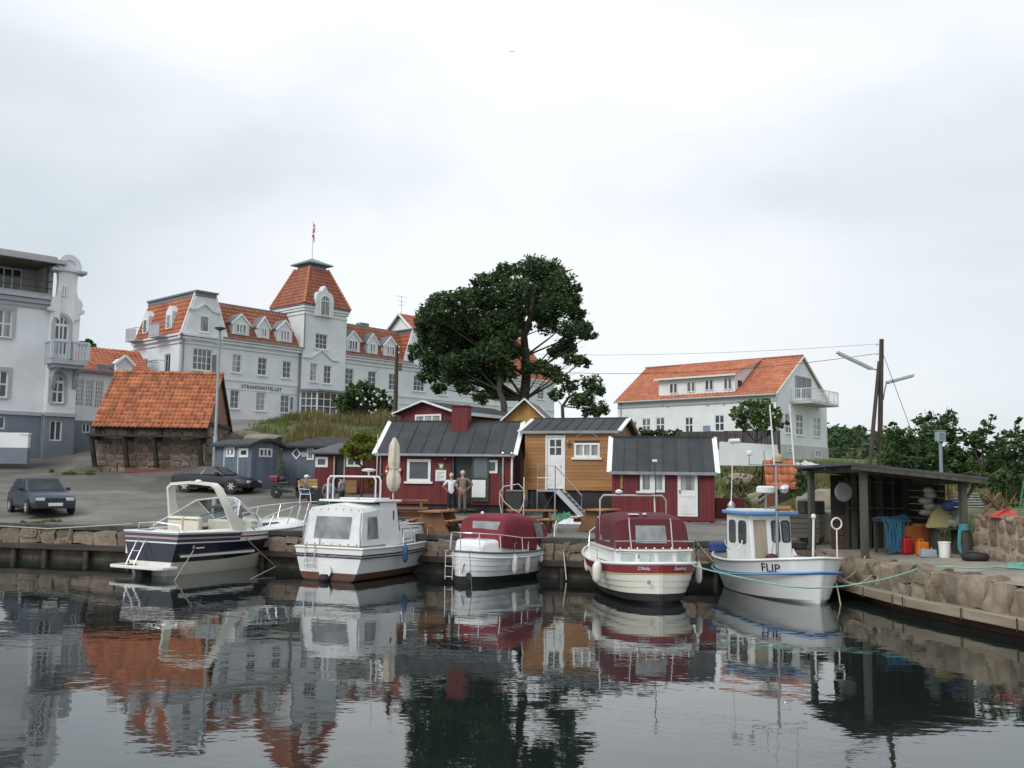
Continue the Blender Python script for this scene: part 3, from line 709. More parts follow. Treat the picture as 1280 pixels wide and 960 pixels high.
    m = MB().xy([(bu0+.1, -.36), (bu0+.95, -1.42), (bu1-.95, -1.42), (bu1-.1, -.36)], bz0, bz1); m.build('bay_glass', GLASS, T)
    k = MB(); P = [(bu0, -.36), (bu0+.9, -1.5), (bu0+.9+(bu1-bu0-1.8)/2, -1.5), (bu1-.9, -1.5), (bu1, -.36)]
    for p in P: k.box(p[0]-.06, p[1]-.03, bz0, p[0]+.06, p[1]+.09, bz1)
    for p, q in zip(P, P[1:]):
        for t in (1/3, 2/3): x, y = lerp(p[0], q[0], t), lerp(p[1], q[1], t); k.box(x-.03, y-.02, bz0, x+.03, y+.06, bz1)
        for t in (0.03, .36, .68, .97): z = lerp(bz0, bz1, t); k.bar((p[0], p[1], z), (q[0], q[1], z), .06, .06)
    k.build('bay_frame', WHITE, T)
    # chimney, antenna, flag, down pipes
    cu_, cz = fr.uz(453, 408, 5); MB().box(cu_-.5, 4.6, cz-1.2, cu_+.5, 5.4, cz+.3).build('chimney', LEAD, T)
    MB().tube([(cx, cy, zn+.6), (cx, cy, zn+4.2)], .05, 6).build('flagpole', WHITE, T)
    fm = MB(); 
    for k in range(8):
        z = zn+3.9-k*.2; fm.mat(k % 3 == 1 and 1 or 0); fm.tube([(cx+.06+.05*math.sin(k), cy, z), (cx+.08+.05*math.sin(k+1), cy, z-.22)], [.09+.02*(k % 2), .10], 6)
    fm.build('furled_flag', [mat('flag_red', (.45, .05, .05)), WHITE], T)
    for uu in (.12, ut0-.14, ut1+.12): MB().tube([(uu, -.12 if uu != ut0-.14 else -.12, z0), (uu, -.12, zc-.3)], .06, 6).build('downpipe', LEAD, T)
    MB().tube([(ut0+.02, -.42, zc), (ut0+.02, -.42, ztc-.8)], .06, 6).build('downpipe', LEAD, T)
    za_ = zg; m = MB().tube([(xg, c_, zg), (xg, c_, zg+2.0)], .03, 5); [m.bar((xg-a_, c_, zg+b_), (xg+a_, c_, zg+b_), .03) for a_, b_ in ((.8, 1.9), (.6, 1.4), (.4, 1.))]; m.build('antenna', STEEL, T)
    # lettering
    cu = bpy.data.curves.new('lettering', 'FONT'); cu.body = 'STRANDHOTELLET'; cu.extrude = .015; cu.size = .62; cu.space_character = 1.12
    t_ = bpy.data.objects.new('lettering', cu); COL.objects.link(t_); bpy.context.view_layer.update()
    me = bpy.data.meshes.new_from_object(t_.evaluated_get(bpy.context.evaluated_depsgraph_get())); bpy.data.objects.remove(t_)
    w_ = max(v.co.x for v in me.vertices); s0, sz = fr.uz(301.6, 484.8); s1, _ = fr.uz(352, 488); k = (s1-s0)/w_
    for v in me.vertices: x, y, z = v.co; v.co = (s0+x*k, -.03-z, sz+y*k)
    me.materials.clear(); me.materials.append(mat('lettering_grey', (.06, .065, .075))); link(bpy.data.objects.new('lettering', me), T)
    MB().box(ut0-.9, -.1, 1.6, ut0-.7, -.005, 2.6).build('notice_box', LEAD, T)
    # shutter / awning board by the wing window
    w = a[6]; MB().box(w[2]+.02, -.25, w[1]-.1, w[2]+.25, -.01, w[3]-.4).build('shutter', LEAD, T)
    return fr
HFR = hotel()
# ================================================================ corner hotel on the left with its veranda wing
def corner_hotel():
    o0 = at(56, 556, 58); fr = Frame(o0.x, 58, 4.2, R(43)); T = fempty('corner_hotel', fr, 'white corner hotel with blue-grey plinth, curved gable and ornate balcony', 'hotel')
    F = Face('f', 0); W_ = RENDER_W; X0 = -16.
    zc = fr.uz(30, 372)[1]; zp = fr.uz(30, 516.5)[1]
    hs = [fr.rect(-6, 387, 15, 421.5), fr.rect(-10, 463, 9.5, 496.5)]
    wall(T, F, X0, 0, zp, zc, hs, W_); window(T, F, hs[0], 2, 2, surround=TRIM_G, sw=.22, mw=.09, sill=TRIM_G); window(T, F, hs[1], 2, 2, mw=.09, sill=TRIM_G, surround=TRIM_G, sw=.22)
    b = fr.rect(-8, 520, 6.5, 536, 0); wall(T, F, X0, 0, -1.6, zp, [b], PLINTH, name='plinth'); window(T, F, b, 2, 1, sill=False)
    MB().box(X0, .35, -1.6, .2, 9, zc-.02).build('core', W_, T)
    for dz, h, d in ((.1, .2, .45), (-.15, .25, .3), (-.5, .1, .12)):
        MB().box(X0, -d, zc+dz-h/2, .1, .2, zc+dz+h/2).build('cornice', TRIM_G, T)
    MB().box(X0, -.1, zp-.12, 0, -.005, zp+.1).build('plinth_band', TRIM_G, T)
    # loggia under a flat-pitched roof
    zl = fr.uz(30, 361)[1]; zr = fr.uz(30, 327)[1]
    MB().box(X0, 2.2, zc, -.2, 2.4, zr).build('loggia_back', mat('loggia_plaster', (.42, .41, .38), (.36, .35, .32), 1, .9), T)
    MB().box(-.4, -.05, zc, -.1, 2.2, zr).build('loggia_side', mat('loggia_plaster', (.42, .41, .38)), T)
    MB().box(X0, -.1, zc, -.2, 2.2, zl-.12).build('loggia_floor', TRIM_G, T)
    lw = fr.rect(-8, 335, 27, 358, 2.2); lw = (lw[0], zl-.05, lw[2], lw[3]); window(T, Face('f', 2.2), lw, 3, 1, d=.02, sill=False, mw=.08, name='loggia_window', glass=GLASS)
    m = MB(); m.box(X0, -.35, zl+.55, -.2, -.3, zl+.62); m.box(X0, -.35, zl+.12, -.2, -.31, zl+.18); m.build('loggia_rail', BLACK, T)
    MB().box(-.55, -.33, zl-.1, -.45, -.22, zr).build('loggia_post', BLACK, T)
    m = MB().yz([(-.7, zr), (3., zr), (3., zr+.9), (1.2, zr+.85), (-.7, zr+.28)], X0, .35); m.build('loggia_roof', mat('brown_roofing', (.15, .125, .095), (.21, .18, .14), 2, .9, .4), T)
    MB().box(X0, -.9, zr+.02, .4, -.68, zr+.26).build('gutter', TRIM_G, T)
    # projecting gable bay
    y = -.55; B = Face('f', y); bu1 = fr.uz(96, 470, y)[0]; bu0 = fr.uz(60.5, 470, y)[0]
    zt = fr.uz(80, 336, y)[1]; zs = fr.uz(92, 385, y)[1]
    w1 = fr.rect(68.5, 395, 86, 425.4, y); w2 = fr.rect(65, 468, 80.2, 503.6, y); w0 = fr.rect(77, 350.3, 83.9, 370.7, y); w1 = (w1[0], w1[1]-.9, w1[2], w1[3])
    zp2 = zp
    wall(T, B, bu0, bu1, zp2, zs, [w1, w2], W_, name='bay_wall', t=.25)
    window(T, B, w1, 3, 2, arch=.55, surround=TRIM_G, sw=.2, sill=False, mw=.08, name='balcony_door'); window(T, B, w2, 2, 2, arch=.45, surround=TRIM_G, sw=.2, mw=.09, sill=TRIM_G)
    MB().box(bu0, y+.25, -1.6, bu1, 5, zs).build('bay_core', W_, T)
    pb = fr.rect(62, 525.5, 77.3, 551, y); wall(T, B, bu0-.04, bu1+.04, -1.6, zp2, [pb], PLINTH, name='bay_plinth', t=.25); window(T, B, pb, 2, 1, sill=False, mw=.07, split=(1,))
    MB().box(bu0-.1, y-.08, zp2-.12, bu1+.1, y-.004, zp2+.1).build('plinth_band', TRIM_G, T)
    cu = (bu0+bu1)/2; hw = (bu1-bu0)/2
    zarc = fr.uz(84.6, 320, y)[1]
    N = 12; gp = [(bu0+.15, zs), (bu1-.15, zs)]
    R_ = hw*.80
    zb = zarc-R_*1.15
    for k in range(4): t = k/3; gp.append((bu1-.15-(hw*.2-.1)*math.sin(t*math.pi/2)-.1*math.sin(t*math.pi), lerp(zs, zb, t)))
    for k in range(N+1): a = math.pi*k/N; gp.append((cu+R_*math.cos(a), zb+R_*1.15*math.sin(a)))
    for k in range(4): t = 1-k/3; gp.append((bu0+.15+(hw*.2-.1)*math.sin(t*math.pi/2)+.1*math.sin(t*math.pi), lerp(zs, zb, t)))
    m = MB().xz(gp, y, y+.45); gb = m.build('curved_gable', W_, T)
    window(gb, B, w0, 2, 1, d=.02, arch=.3, sill=False, name='gable_window', mw=.1)
    m = MB()
    for k in range(N):
        a, b2 = math.pi*k/N, math.pi*(k+1)/N
        P = lambda t, e: (cu+(R_+e)*math.cos(t), zb+(R_+e)*1.15*math.sin(t)); B.poly(m, [P(a, -.22), P(b2, -.22), P(b2, .08), P(a, .08)], -.45, .08)
    m.build('arch_moulding', RENDER_G, T)
    m = MB(); B.box(m, bu0+.2, bu1-.2, -.1, .14, zb-.2, zb+.02); m.build('gable_band', RENDER_G, T)
    # volutes at the shoulders
    for s_ in (-1, 1):
        x = cu+s_*(hw-.42); m = MB(); P = [(0, -.9), (.12, -.75), (.3, -.72), (.38, -.5), (.3, -.36), (.62, -.3), (.66, -.12), (.46, -.05), (.5, .2), (.42, .45), (.2, .62), (.12, .95), (0, 1.0)]
        m.xz([(x+s_*p, zs+q) for p, q in P], y-.12, y+.4); m.build('volute', RENDER_G, T)
        m = MB().box(min(x, x+s_*.62), y-.3, zb-.3, max(x, x+s_*.62), y+.6, zb-.08); m.build('shoulder_cap', TRIM_G, T, bevel=.05)
    # balcony
    bz = fr.uz(85, 449, y-1.3)[1]; l, r = fr.uz(64, 452, y-1.3)[0], fr.uz(109.5, 455, y-1.3)[0]
    m = MB().box(l, y-1.35, bz-.3, r, y-.002, bz); m.box(l+.2, y-1.15, bz-.5, r-.2, y-.002, bz-.302); bl = m.build('balcony', TRIM_G, T)
    m = MB(); zt_ = bz+1.05
    for p, q in (((l, y-1.3), (r, y-1.3)), ((l, y-1.3), (l, y)), ((r, y-1.3), (r, y))): m.bar(p+(zt_,), q+(zt_,), .16, .12)
    for x in (l, l+1.0, cu, r-1.0, r): m.box(x-.09, y-1.39, bz, x+.09, y-1.21, zt_)
    k = l+.2
    while k < r: m.box(k-.05, y-1.33, bz, k+.05, y-1.27, zt_-.05); k += .2
    for x in (l, r):
        k = y-1.1
        while k < y: m.box(x-.03, k-.05, bz, x+.03, k+.05, zt_-.05); k += .2
    m.build('balustrade', mat('balustrade_paint', (.50, .54, .58), (.45, .48, .52), 3, .7), bl)
    for x in (bu0+.15, bu1-.25):
        m = MB().yz([(y, bz-.3), (y-1.1, bz-.3), (y-1.0, bz-.55), (y-.45, bz-.85), (y-.15, bz-1.5), (y, bz-1.7)], x, x+.22); m.build('bracket', TRIM_G, bl)
    MB().tube([(-.28, -.09, -1.5), (-.28, -.09, zp-.1), (-.1, -.3, zp+.05)], .05, 6).build('downpipe', LEAD, T)
    # veranda wing
    y2 = 1.2; V = Face('f', y2); v1 = fr.uz(131.5, 500, y2)[0]+1.2; v0 = bu1-.4
    ze = fr.uz(110, 466, y2)[1]; zq = fr.uz(110, 526, y2)[1]
    wn_ = [fr.rect(94.5+k*12.0, 473.5+k*1.4, 105+k*12.0, 508+k*1.3, y2) for k in range(3)]
    wall(T, V, v0, v1, zq, ze, wn_, W_, name='veranda_wall', t=.25)
    for r_ in wn_: window(T, V, r_, 4, 6, mw=.05, sill=False, glass=GLASSB, name='veranda_window')
    sb = fr.rect(102.8, 529, 113, 541, y2); wall(T, V, v0, v1+.3, -1.6, zq, [sb], PLINTH, name='veranda_plinth', t=.25); window(T, V, sb, 2, 1, sill=False, mw=.08)
    MB().box(v0, y2+.25, -1.6, v1, y2+6, ze).build('veranda_core', W_, T)
    m = MB().box(v0, y2-.45, ze, v1+.3, y2+6, ze+.18); m.build('veranda_roof', LEAD, T)
    MB().tube([(v0+.12, y2-.1, -1.5), (v0+.12, y2-.1, ze)], .05, 6).build('downpipe', LEAD, T)
    return fr
CFR = corner_hotel()
def annex():
    o0 = at(112, 470, 70); fr = Frame(o0.x, 70, 5.5, R(40)); T = fempty('annex_house', fr, 'annex with orange tiled roof and skylights between the two hotels', 'house')
    ze = fr.uz(140, 472)[1]; zr = fr.uz(140, 436.8, 4)[1]; x0, x1 = -2.5, fr.uz(169, 470)[0]+1.5
    MB().box(x0, .3, -2, x1, 7.8, ze).build('wall', RENDER_G, T)
    for y0 in (-.2, 8.2):
        slab(T, [(x0, y0, ze-.1), (x1, y0, ze-.1), (x1, 4, zr), (x0, 4, zr)], .15, ROOFGREY, 'roof_slope'); tiles(T, (x0, y0, ze-.1), (x1, y0, ze-.1), (x1, 4, zr), (x0, 4, zr), TILE, .34, .4)
    for px, py in ((127, 462), (145, 461)):
        u, z = fr.uz(px, py, 1.1); 
        for s_ in (0,): MB().box(u-.45, .75, z-.1, u+.45, 1.5, z+.35).build('skylight', LEAD, T)
    u, z = fr.uz(155, 458, .4); m = MB().xz([(u-.6, z-1.4), (u+.6, z-1.4), (u+.6, z+.2), (u, z+.7), (u-.6, z+.2)], .3, 2.6); d = m.build('dormer', RENDER_G, T)
    m = MB(); m.bar((u-.75, .2, z+.1), (u, .2, z+.8), .16, .2, (0, 1, 0)); m.bar((u+.75, .2, z+.1), (u, .2, z+.8), .16, .2, (0, 1, 0)); m.build('bargeboard', WHITE, d)
annex()
# ================================================================ stone house
BRICKW = mat('brick_infill', (.30, .15, .10), (.22, .12, .085), 6, .9, .5, 25, island=.1)
def stone_house():
    o0 = at(256, 588, 55); fr = Frame(o0.x, 55, 2.6, R(4)); T = fempty('stone_house', fr, 'low fieldstone house with steep mossy orange pantile roof and tarred posts', 'house')
    x0 = fr.uz(121, 560)[0]; zb, ze = -.6, fr.uz(190, 527.5)[1]; Dp = 6.; zr = fr.uz(200, 468, 3)[1]
    mo = mat('house_mortar', (.34, .30, .245), (.24, .21, .17), 3, .95, .6, 15)
    MB().box(x0+.06, .1, zb, -.06, Dp-.1, ze).build('wall', mo, T)
    m = MB().yz([(.12, ze), (Dp-.12, ze), (Dp/2, zr-.1)], -.3, -.05); m.build('gable_wall', BRICKW, T)
    MB().yz([(.12, ze), (Dp-.12, ze), (Dp/2, zr-.1)], x0+.05, x0+.3).build('gable_wall', BRICKW, T)
    sm = [stone_mesh(80+i, rockmat('house_fieldstone', (.145, .105, .085), (.24, .18, .14)), .75) for i in range(7)]
    z = zb
    while z < ze-.25:
        h = random.uniform(.36, .52); x = x0
        while x < -.2:
            w = random.uniform(.34, .78); put_stone(T, random.choice(sm), (x+w/2, .14, z+h/2), (w*.97, .22, h*random.uniform(.8, .98)), random.choice((0, math.pi)), jit=.2); x += w+.03
        yy = .15
        while yy < Dp-.2:
            w = random.uniform(.4, .75); put_stone(T, random.choice(sm), (-.1, yy+w/2, z+h/2), (w, .2, h*.95), math.pi/2, jit=.1); yy += w+.04
        z += h
    ov = .35
    xa, xb = x0-.25, .12
    for s_, y0 in ((1, -ov), (-1, Dp+ov)):
        zz = ze-(zr-ze)*ov/(Dp/2)
        slab(T, [(xa, y0, zz), (xb, y0, zz), (xb, Dp/2, zr), (xa, Dp/2, zr)], .08, DARKW, 'roof_boards')
        tiles(T, (xa, y0, zz), (xb, y0, zz), (xb, Dp/2, zr), (xa, Dp/2, zr), TILE_OLD, .245, .34, .06)
    m = MB(); n = 26
    for k in range(n): a = lerp(xa, xb, k/n); b = lerp(xa, xb, (k+1.15)/n); m.tube([(a, Dp/2, zr+.06), (b, Dp/2, zr+.07)], [.13, .15], 7)
    m.build('ridge_tiles', TILE_OLD, T)['kind'] = 'stuff'
    for x in [fr.uz(p, 540, -.1)[0] for p in (122, 162.5, 199, 255)]:
        MB().box(x-.14, -.16, ze-1.1, x+.14, .1, ze-.02).build('post', DARKW, T)
        MB().bar((x, -.2, ze-2.6), (x-.1, -.75, ze-.95), .2, .2).build('bracket', DARKW, T)
    zs = fr.uz(190, 545, -.7)[1]; MB().box(fr.uz(109, 545, -.7)[0], -.95, zs-.06, .15, -.1, zs+.06).build('shelf', DARKW, T)
    for y in (.2, Dp-.2): MB().box(-.06, y-.12, ze-.6, .05, y+.12, ze+.2).build('post', DARKW, T)
    MB().box(-.02, .1, ze-.12, .06, Dp-.1, ze+.1).build('tie_beam', DARKW, T)
    zz = fr.uz(190, 588, -.3)[1]; MB().box(fr.uz(157, 588, -.3)[0], -.42, zz-.12, fr.uz(226, 588, -.3)[0], -.12, zz+.08).build('red_beam', mat('oxblood_beam', (.22, .05, .045), (.16, .04, .035), 3, .7), T)
stone_house()
# ================================================================ white house on the right
def white_house():
    o0 = at(971, 565, 75); fr = Frame(o0.x, 75, 4.3, R(-41.6)); T = fempty('white_house', fr, 'white house with orange tiled roof, long dormer and gable balcony', 'house')
    F = Face('f', 0); G = Face('r', 0); ze = fr.uz(971, 489)[1]; zlow = -1.2
    Wg = fr.yz(1034, 540, 0)[0]; x0 = fr.uz(772, 505)[0]; yr, zr = Wg/2, fr.yz(1003, 446, 0)[1]
    hs = [fr.rect(*b) for b in ((786, 527, 796, 545), (802.4, 523, 813, 541), (819.7, 521.7, 830.8, 540), (856.3, 521.4, 866.2, 541), (893.3, 518.7, 905.2, 539), (925, 517, 937, 538), (950, 515, 960, 537))]
    wall(T, F, x0, 0, zlow, ze, hs, RENDER_W)
    for h in hs: window(T, F, h, 2, 2, mw=.09, d=-.08)
    gs = [fr.srect(*b) for b in ((981.7, 517, 990.2, 541.6), (995, 518, 1004.3, 544), (1017, 521.4, 1025.5, 546), (983, 560, 992, 565), (1017.5, 562.5, 1025, 572))]
    wall(T, G, .02, Wg, zlow, ze, gs, RENDER_W)
    for i, h in enumerate(gs): window(T, G, h, 2, 1 if i > 2 else 3, mw=.09, d=-.08 if i < 3 else .07, sill=i < 3)
    MB().box(x0, Wg-.3, zlow, -.3, Wg, ze).build('rear_wall', RENDER_W, T); MB().box(x0, .3, zlow, x0+.3, Wg-.3, ze).build('end_wall', RENDER_W, T)
    bd = fr.srect(994, 471, 1013.6, 498)
    m = MB(); G.poly(m, [(.02, ze), (Wg, ze), (yr, zr-.05)], -.3, 0); m.build('gable_wall', RENDER_W, T)
    MB().yz([(.1, ze), (Wg-.1, ze), (yr, zr-.1)], x0+.01, x0+.3).build('gable_wall', RENDER_W, T)
    window(T, G, bd, 3, 1, d=.015, mw=.09, sill=False, name='balcony_door', m=mat('grey_joinery', (.42, .43, .44)))
    for s_, y0 in ((1, -.3), (-1, Wg+.3)):
        zz = ze-(zr-ze)*.3/yr
        slab(T, [(x0-.15, y0, zz), (.12, y0, zz), (.12, yr, zr), (x0-.15, yr, zr)], .1, ROOFGREY, 'roof_slope'); tiles(T, (x0-.15, y0, zz), (.12, y0, zz), (.12, yr, zr), (x0-.15, yr, zr), TILE, .36, .42)
        MB().bar((.14, y0, zz-.03), (.14, yr, zr-.03), .1, .22, (1, 0, 0)).build('verge_board', mat('cream_verge', (.62, .60, .50)), T)
    MB().box(x0-.15, yr-.12, zr+.02, .12, yr+.12, zr+.16).build('ridge', TILE_RED, T)
    MB().tube([(x0-.15, -.38, ze-.25), (.12, -.38, ze-.25)], .08, 6).build('gutter', mat('grey_joinery', (.42, .43, .44)), T)
    MB().box(x0, -.08, ze-.75, 0, -.004, ze-.66).build('dentil_band', TRIM_G, T)
    MB().tube([(-.3, -.08, zlow), (-.3, -.08, ze-.3)], .06, 6).build('downpipe', WHITE, T); MB().tube([(x0+.4, -.08, zlow), (x0+.4, -.08, ze-.3)], .06, 6).build('downpipe', TRIM_G, T)
    m = MB(); G.box(m, .0, Wg+.05, .002, .06, zlow, fr.yz(1000, 557, 0)[1]); m.build('plinth', mat('pale_plinth', (.50, .51, .50), (.42, .43, .42), 1, .9), T)
    # long shed dormer
    yd = .12; D_ = Face('f', yd); a0 = fr.uz(824, 486, yd)[0]; a1 = fr.uz(918, 478, yd)[0]; zt = fr.uz(870, 471, yd)[1]; zd = ze+.35
    dw = [fr.rect(*b, yd) for b in ((837, 478.9, 847, 492), (858.7, 477, 869.4, 490), (881.3, 474.4, 892, 488), (904.7, 472.5, 915.3, 487))]
    d = MB().box(a0, yd+.02, ze-.1, a1, yr, zt).build('dormer', RENDER_W, T)
    for w in dw: window(d, D_, w, 2, 1, d=0, mw=.12, sill=False, name='dormer_window', glass=GLASS)
    zq = zr-.12
    sl = [(a0-.3, yd-.35, zt-.05), (a1+.3, yd-.35, zt-.05), (a1+.3, yr, zq+.2), (a0-.3, yr, zq+.2)]
    slab(d, sl, .06, WHITE, 'dormer_roof'); tiles(d, sl[0], sl[1], sl[2], sl[3], TILE, .36, .42)
    MB().box(a0-.3, yd-.45, zt-.13, a1+.3, yd-.36, zt).build('dormer_gutter', WHITE, d)
    for x in (a0, a1): MB().yz([(yd, ze+.2), (yr, zr-.2), (yr, zq+.1), (yd, zt-.08)], x-.04, x+.04).build('dormer_cheek', RENDER_W, d)
    m = MB(); m.box(a1+.03, yd+.5, zt-1.0, a1+.06, yd+1.15, zt-.45); m.build('cheek_window', GLASS, d)
    # balcony
    by0, bz = fr.yz(989, 500, 0); by1 = fr.yz(1022, 503, 0)[0]+.3
    b = MB().box(.01, by0, bz-.3, 1.7, by1, bz-.1).build('balcony', mat('balcony_grey', (.46, .47, .48), (.40, .41, .42), 2, .7), T)
    m = MB()
    for p, q in (((.05, by0), (1.65, by0)), ((1.65, by0), (1.65, by1)), ((.05, by1), (1.65, by1))):
        for z in (bz+.9, bz+.02): m.bar(p+(z,), q+(z,), .05, .05)
        n = int((Vector(q)-Vector(p)).length/.9)+1
        for k in range(n+1): x, y = lerp(p[0], q[0], k/n), lerp(p[1], q[1], k/n); m.box(x-.025, y-.025, bz-.1, x+.025, y+.025, bz+.9)
        n = int((Vector(q)-Vector(p)).length/.14)
        for k in range(n+1): x, y = lerp(p[0], q[0], k/n), lerp(p[1], q[1], k/n); m.box(x-.009, y-.009, bz, x+.009, y+.009, bz+.9)
    m.build('railing', WHITE, b)
    h = fr.rect(879.4, 532, 887.7, 541); MB().box(h[0], -.08, h[1]-.6, h[2], -.005, h[3]).build('hatch', mat('blue_grey_hatch', (.20, .25, .32)), T)
    for p in ((835, 508), (829, 507), (885, 506), (905, 505)):
        u, z = fr.uz(*p); MB().box(u-.12, -.03, z-.12, u+.12, -.003, z+.12).build('wall_vent', TRIM_G, T)
    u, z = fr.uz(859, 464.5, yr); MB().tube([(u, yr, z-.6), (u, yr, z+.15)], .1, 6).build('vent_pipe', LEAD, T)
    # wooden fence in front, white wall, tarps
    f0, f1 = at(846, 556, 66), at(976, 560, 66)
    return fr
WFR = white_house()
# ================================================================ wooden huts
REDW = mat('red_boards', (.155, .021, .024), (.115, .017, .020), 1.6, .75, .3, 12, island=.10, stretch=(3, 3, .35))
OCHRE = mat('ochre_boards', (.37, .185, .068), (.28, .135, .046), 1.4, .6, .3, 10, island=.14, stretch=(.35, 3, 4))
YELL = mat('yellow_boards', (.42, .235, .06), (.33, .18, .045), 1.4, .7, .3, 10, island=.12, stretch=(3, 3, .4))
BLUEW = mat('blue_grey_boards', (.135, .17, .215), (.10, .13, .165), 1.5, .75, .3, 12, island=.10, stretch=(3, 3, .35))
FELT = mat('dark_roofing_felt', (.028, .031, .036), (.043, .047, .052), 1.3, .8, .35, 30, objrand=.15, dirt=(.062, .064, .066), dscale=.7, dthr=.58)
FOUND = mat('dark_foundation', (.014, .015, .018), (.03, .03, .034), 2, .8, .3)
OLDWOOD = mat('bare_pine', (.33, .19, .09), (.24, .135, .065), 2, .75, .3, 10, stretch=(.4, 3, 3))
def boards(parent, F, u0, u1, z0, ztop, holes, m, w=.14, horiz=False, t=.022, name='boards', gap=.008):
    """weatherboarding cut round the openings; ztop is a number or a function of u"""
    zt = ztop if callable(ztop) else (lambda u: ztop)
    mb = MB()
    if not horiz:
        n = max(1, round((u1-u0)/w)); w = (u1-u0)/n
        for k in range(n):
            a, b = u0+k*w, u0+(k+1)*w-gap; top0, top1 = zt(a), zt(b)
            iv = [(z0, None)]
            for h in sorted((h for h in holes if h[0] < b and h[2] > a), key=lambda h: h[1]):
                lo = iv.pop()[0]; iv += [(lo, h[1]), (h[3], None)]
            j = random.uniform(0, .004)
            for lo, hi in iv:
                if hi is None:
                    if min(top0, top1) > lo: F.poly(mb, [(a, lo), (b, lo), (b, top1), (a, top0)], 0, t+j)
                elif hi > lo+.01: F.box(mb, a, b, 0, t+j, lo, hi)
    else:
        n = max(1, round((ztop-z0)/w)); w = (ztop-z0)/n
        for k in range(n):
            a, b = z0+k*w, z0+(k+1)*w-gap; iv = [(u0, None)]
            for h in sorted((h for h in holes if h[1] < b and h[3] > a), key=lambda h: h[0]):
                lo = iv.pop()[0]; iv += [(lo, h[0]), (h[2], None)]
            for lo, hi in iv:
                hi = u1 if hi is None else hi
                if hi > lo+.01: F.box(mb, lo, hi, 0, t+random.uniform(0, .006), a, b)
    o = mb.build(name, m, parent); o['kind'] = 'stuff'; return o
def gable_hut(T, x1, D, z0, ze, zr, m, holes_f=(), ridge='x', horiz=False, ov=.3, seams=8, verge=WHITE, found=.5, side_m=None, w=.14, bm=None, gov=.18, yr=None):
    """ridge along local x; front face y=0, gables at x=0 and x=x1"""
    yr = yr or D/2
    F, Lf, Rf = Face('f', 0), Face('l', 0), Face('r', x1)
    sm = side_m or m
    # shell
    wall(T, F, .03, x1-.03, z0, ze, holes_f, BLACK, t=.12, rev=.08, name='front_frame')
    MB().box(.03, D-.1, z0, x1-.03, D, ze).build('rear_wall', sm, T)
    for xx in (.03, x1-.13): MB().yz([(.13, z0), (D-.1, z0), (D-.1, ze), (yr, zr-.12), (.13, ze)], xx, xx+.1).build('side_wall', sm, T)
    MB().box(.15, .13, z0, x1-.15, D-.12, z0+.1).build('floor', DARKW, T)
    boards(T, F, 0, x1, z0, ze, holes_f, m, w, horiz)
    top = lambda y: ze+(zr-.1-ze)*(y/yr if y < yr else (D-y)/(D-yr))
    for S in (Lf, Rf): boards(T, Face(S.kind, S.k-.03 if S.kind == 'r' else S.k+.03), .0, D, z0, top, [], sm, w, False)
    if found: MB().box(.08, .06, z0-found-.6, x1-.08, D-.05, z0-.004).build('foundation', bm or FOUND, T)
    for cx in (-.015, x1-.085): MB().box(cx, -.035, z0, cx+.1, .06, ze).build('corner_board', m if verge is not WHITE else m, T)
    # roof: felt panels between battens
    sl = (zr-ze)/yr; y0, zf = -ov, ze-sl*ov; th = .07
    slb = (zr-ze)/(D-yr)
    slab(T, [(-gov, y0, zf), (x1+gov, y0, zf), (x1+gov, yr, zr), (-gov, yr, zr)], th, DARKW, 'roof_deck')
    slab(T, [(-gov, D+ov, ze-slb*ov), (x1+gov, D+ov, ze-slb*ov), (x1+gov, yr, zr), (-gov, yr, zr)], th, FELT, 'rear_roof')
    L = x1+2*gov; n = max(1, seams)
    nn = Vector((0, -sl, 1)).normalized()
    for k in range(n):
        a, b = -gov+L*k/n+.012, -gov+L*(k+1)/n-.012
        q = [Vector((a, y0-.02, zf-.02*sl)), Vector((b, y0-.02, zf-.02*sl)), Vector((b, yr, zr)), Vector((a, yr, zr))]
        MB().prism([p+nn*.006 for p in q], None, nn*.018).build('roof_panel', FELT, T)
        if k: MB().bar(Vector((a-.012, y0-.02, zf))+nn*.03, Vector((a-.012, yr, zr))+nn*.03, .035, .045, nn).build('seam', FELT, T)
    MB().box(-gov, yr-.1, zr-.02, x1+gov, yr+.1, zr+.04).build('ridge_cap', FELT, T)
    for xx in (-gov-.05, x1+gov+.0):
        for (ya, za, yb) in ((y0-.06, zf-.06*sl, yr), (D+ov, ze-slb*ov, yr)):
            MB().bar((xx+.025, ya, za+.0), (xx+.025, yb, zr+.0), .05, .19, (1, 0, 0)).build('verge_board', verge, T)
    MB().box(-gov+.01, y0-.085, zf-.12, x1+gov-.01, y0-.025, zf+.0).build('eave_board', mat('grey_eave', (.26, .28, .30), (.2, .22, .24), 3, .6), T)
def rects(fr, l): return [fr.rect(*b) for b in l]
def gzw(x, y): return g(x, y)
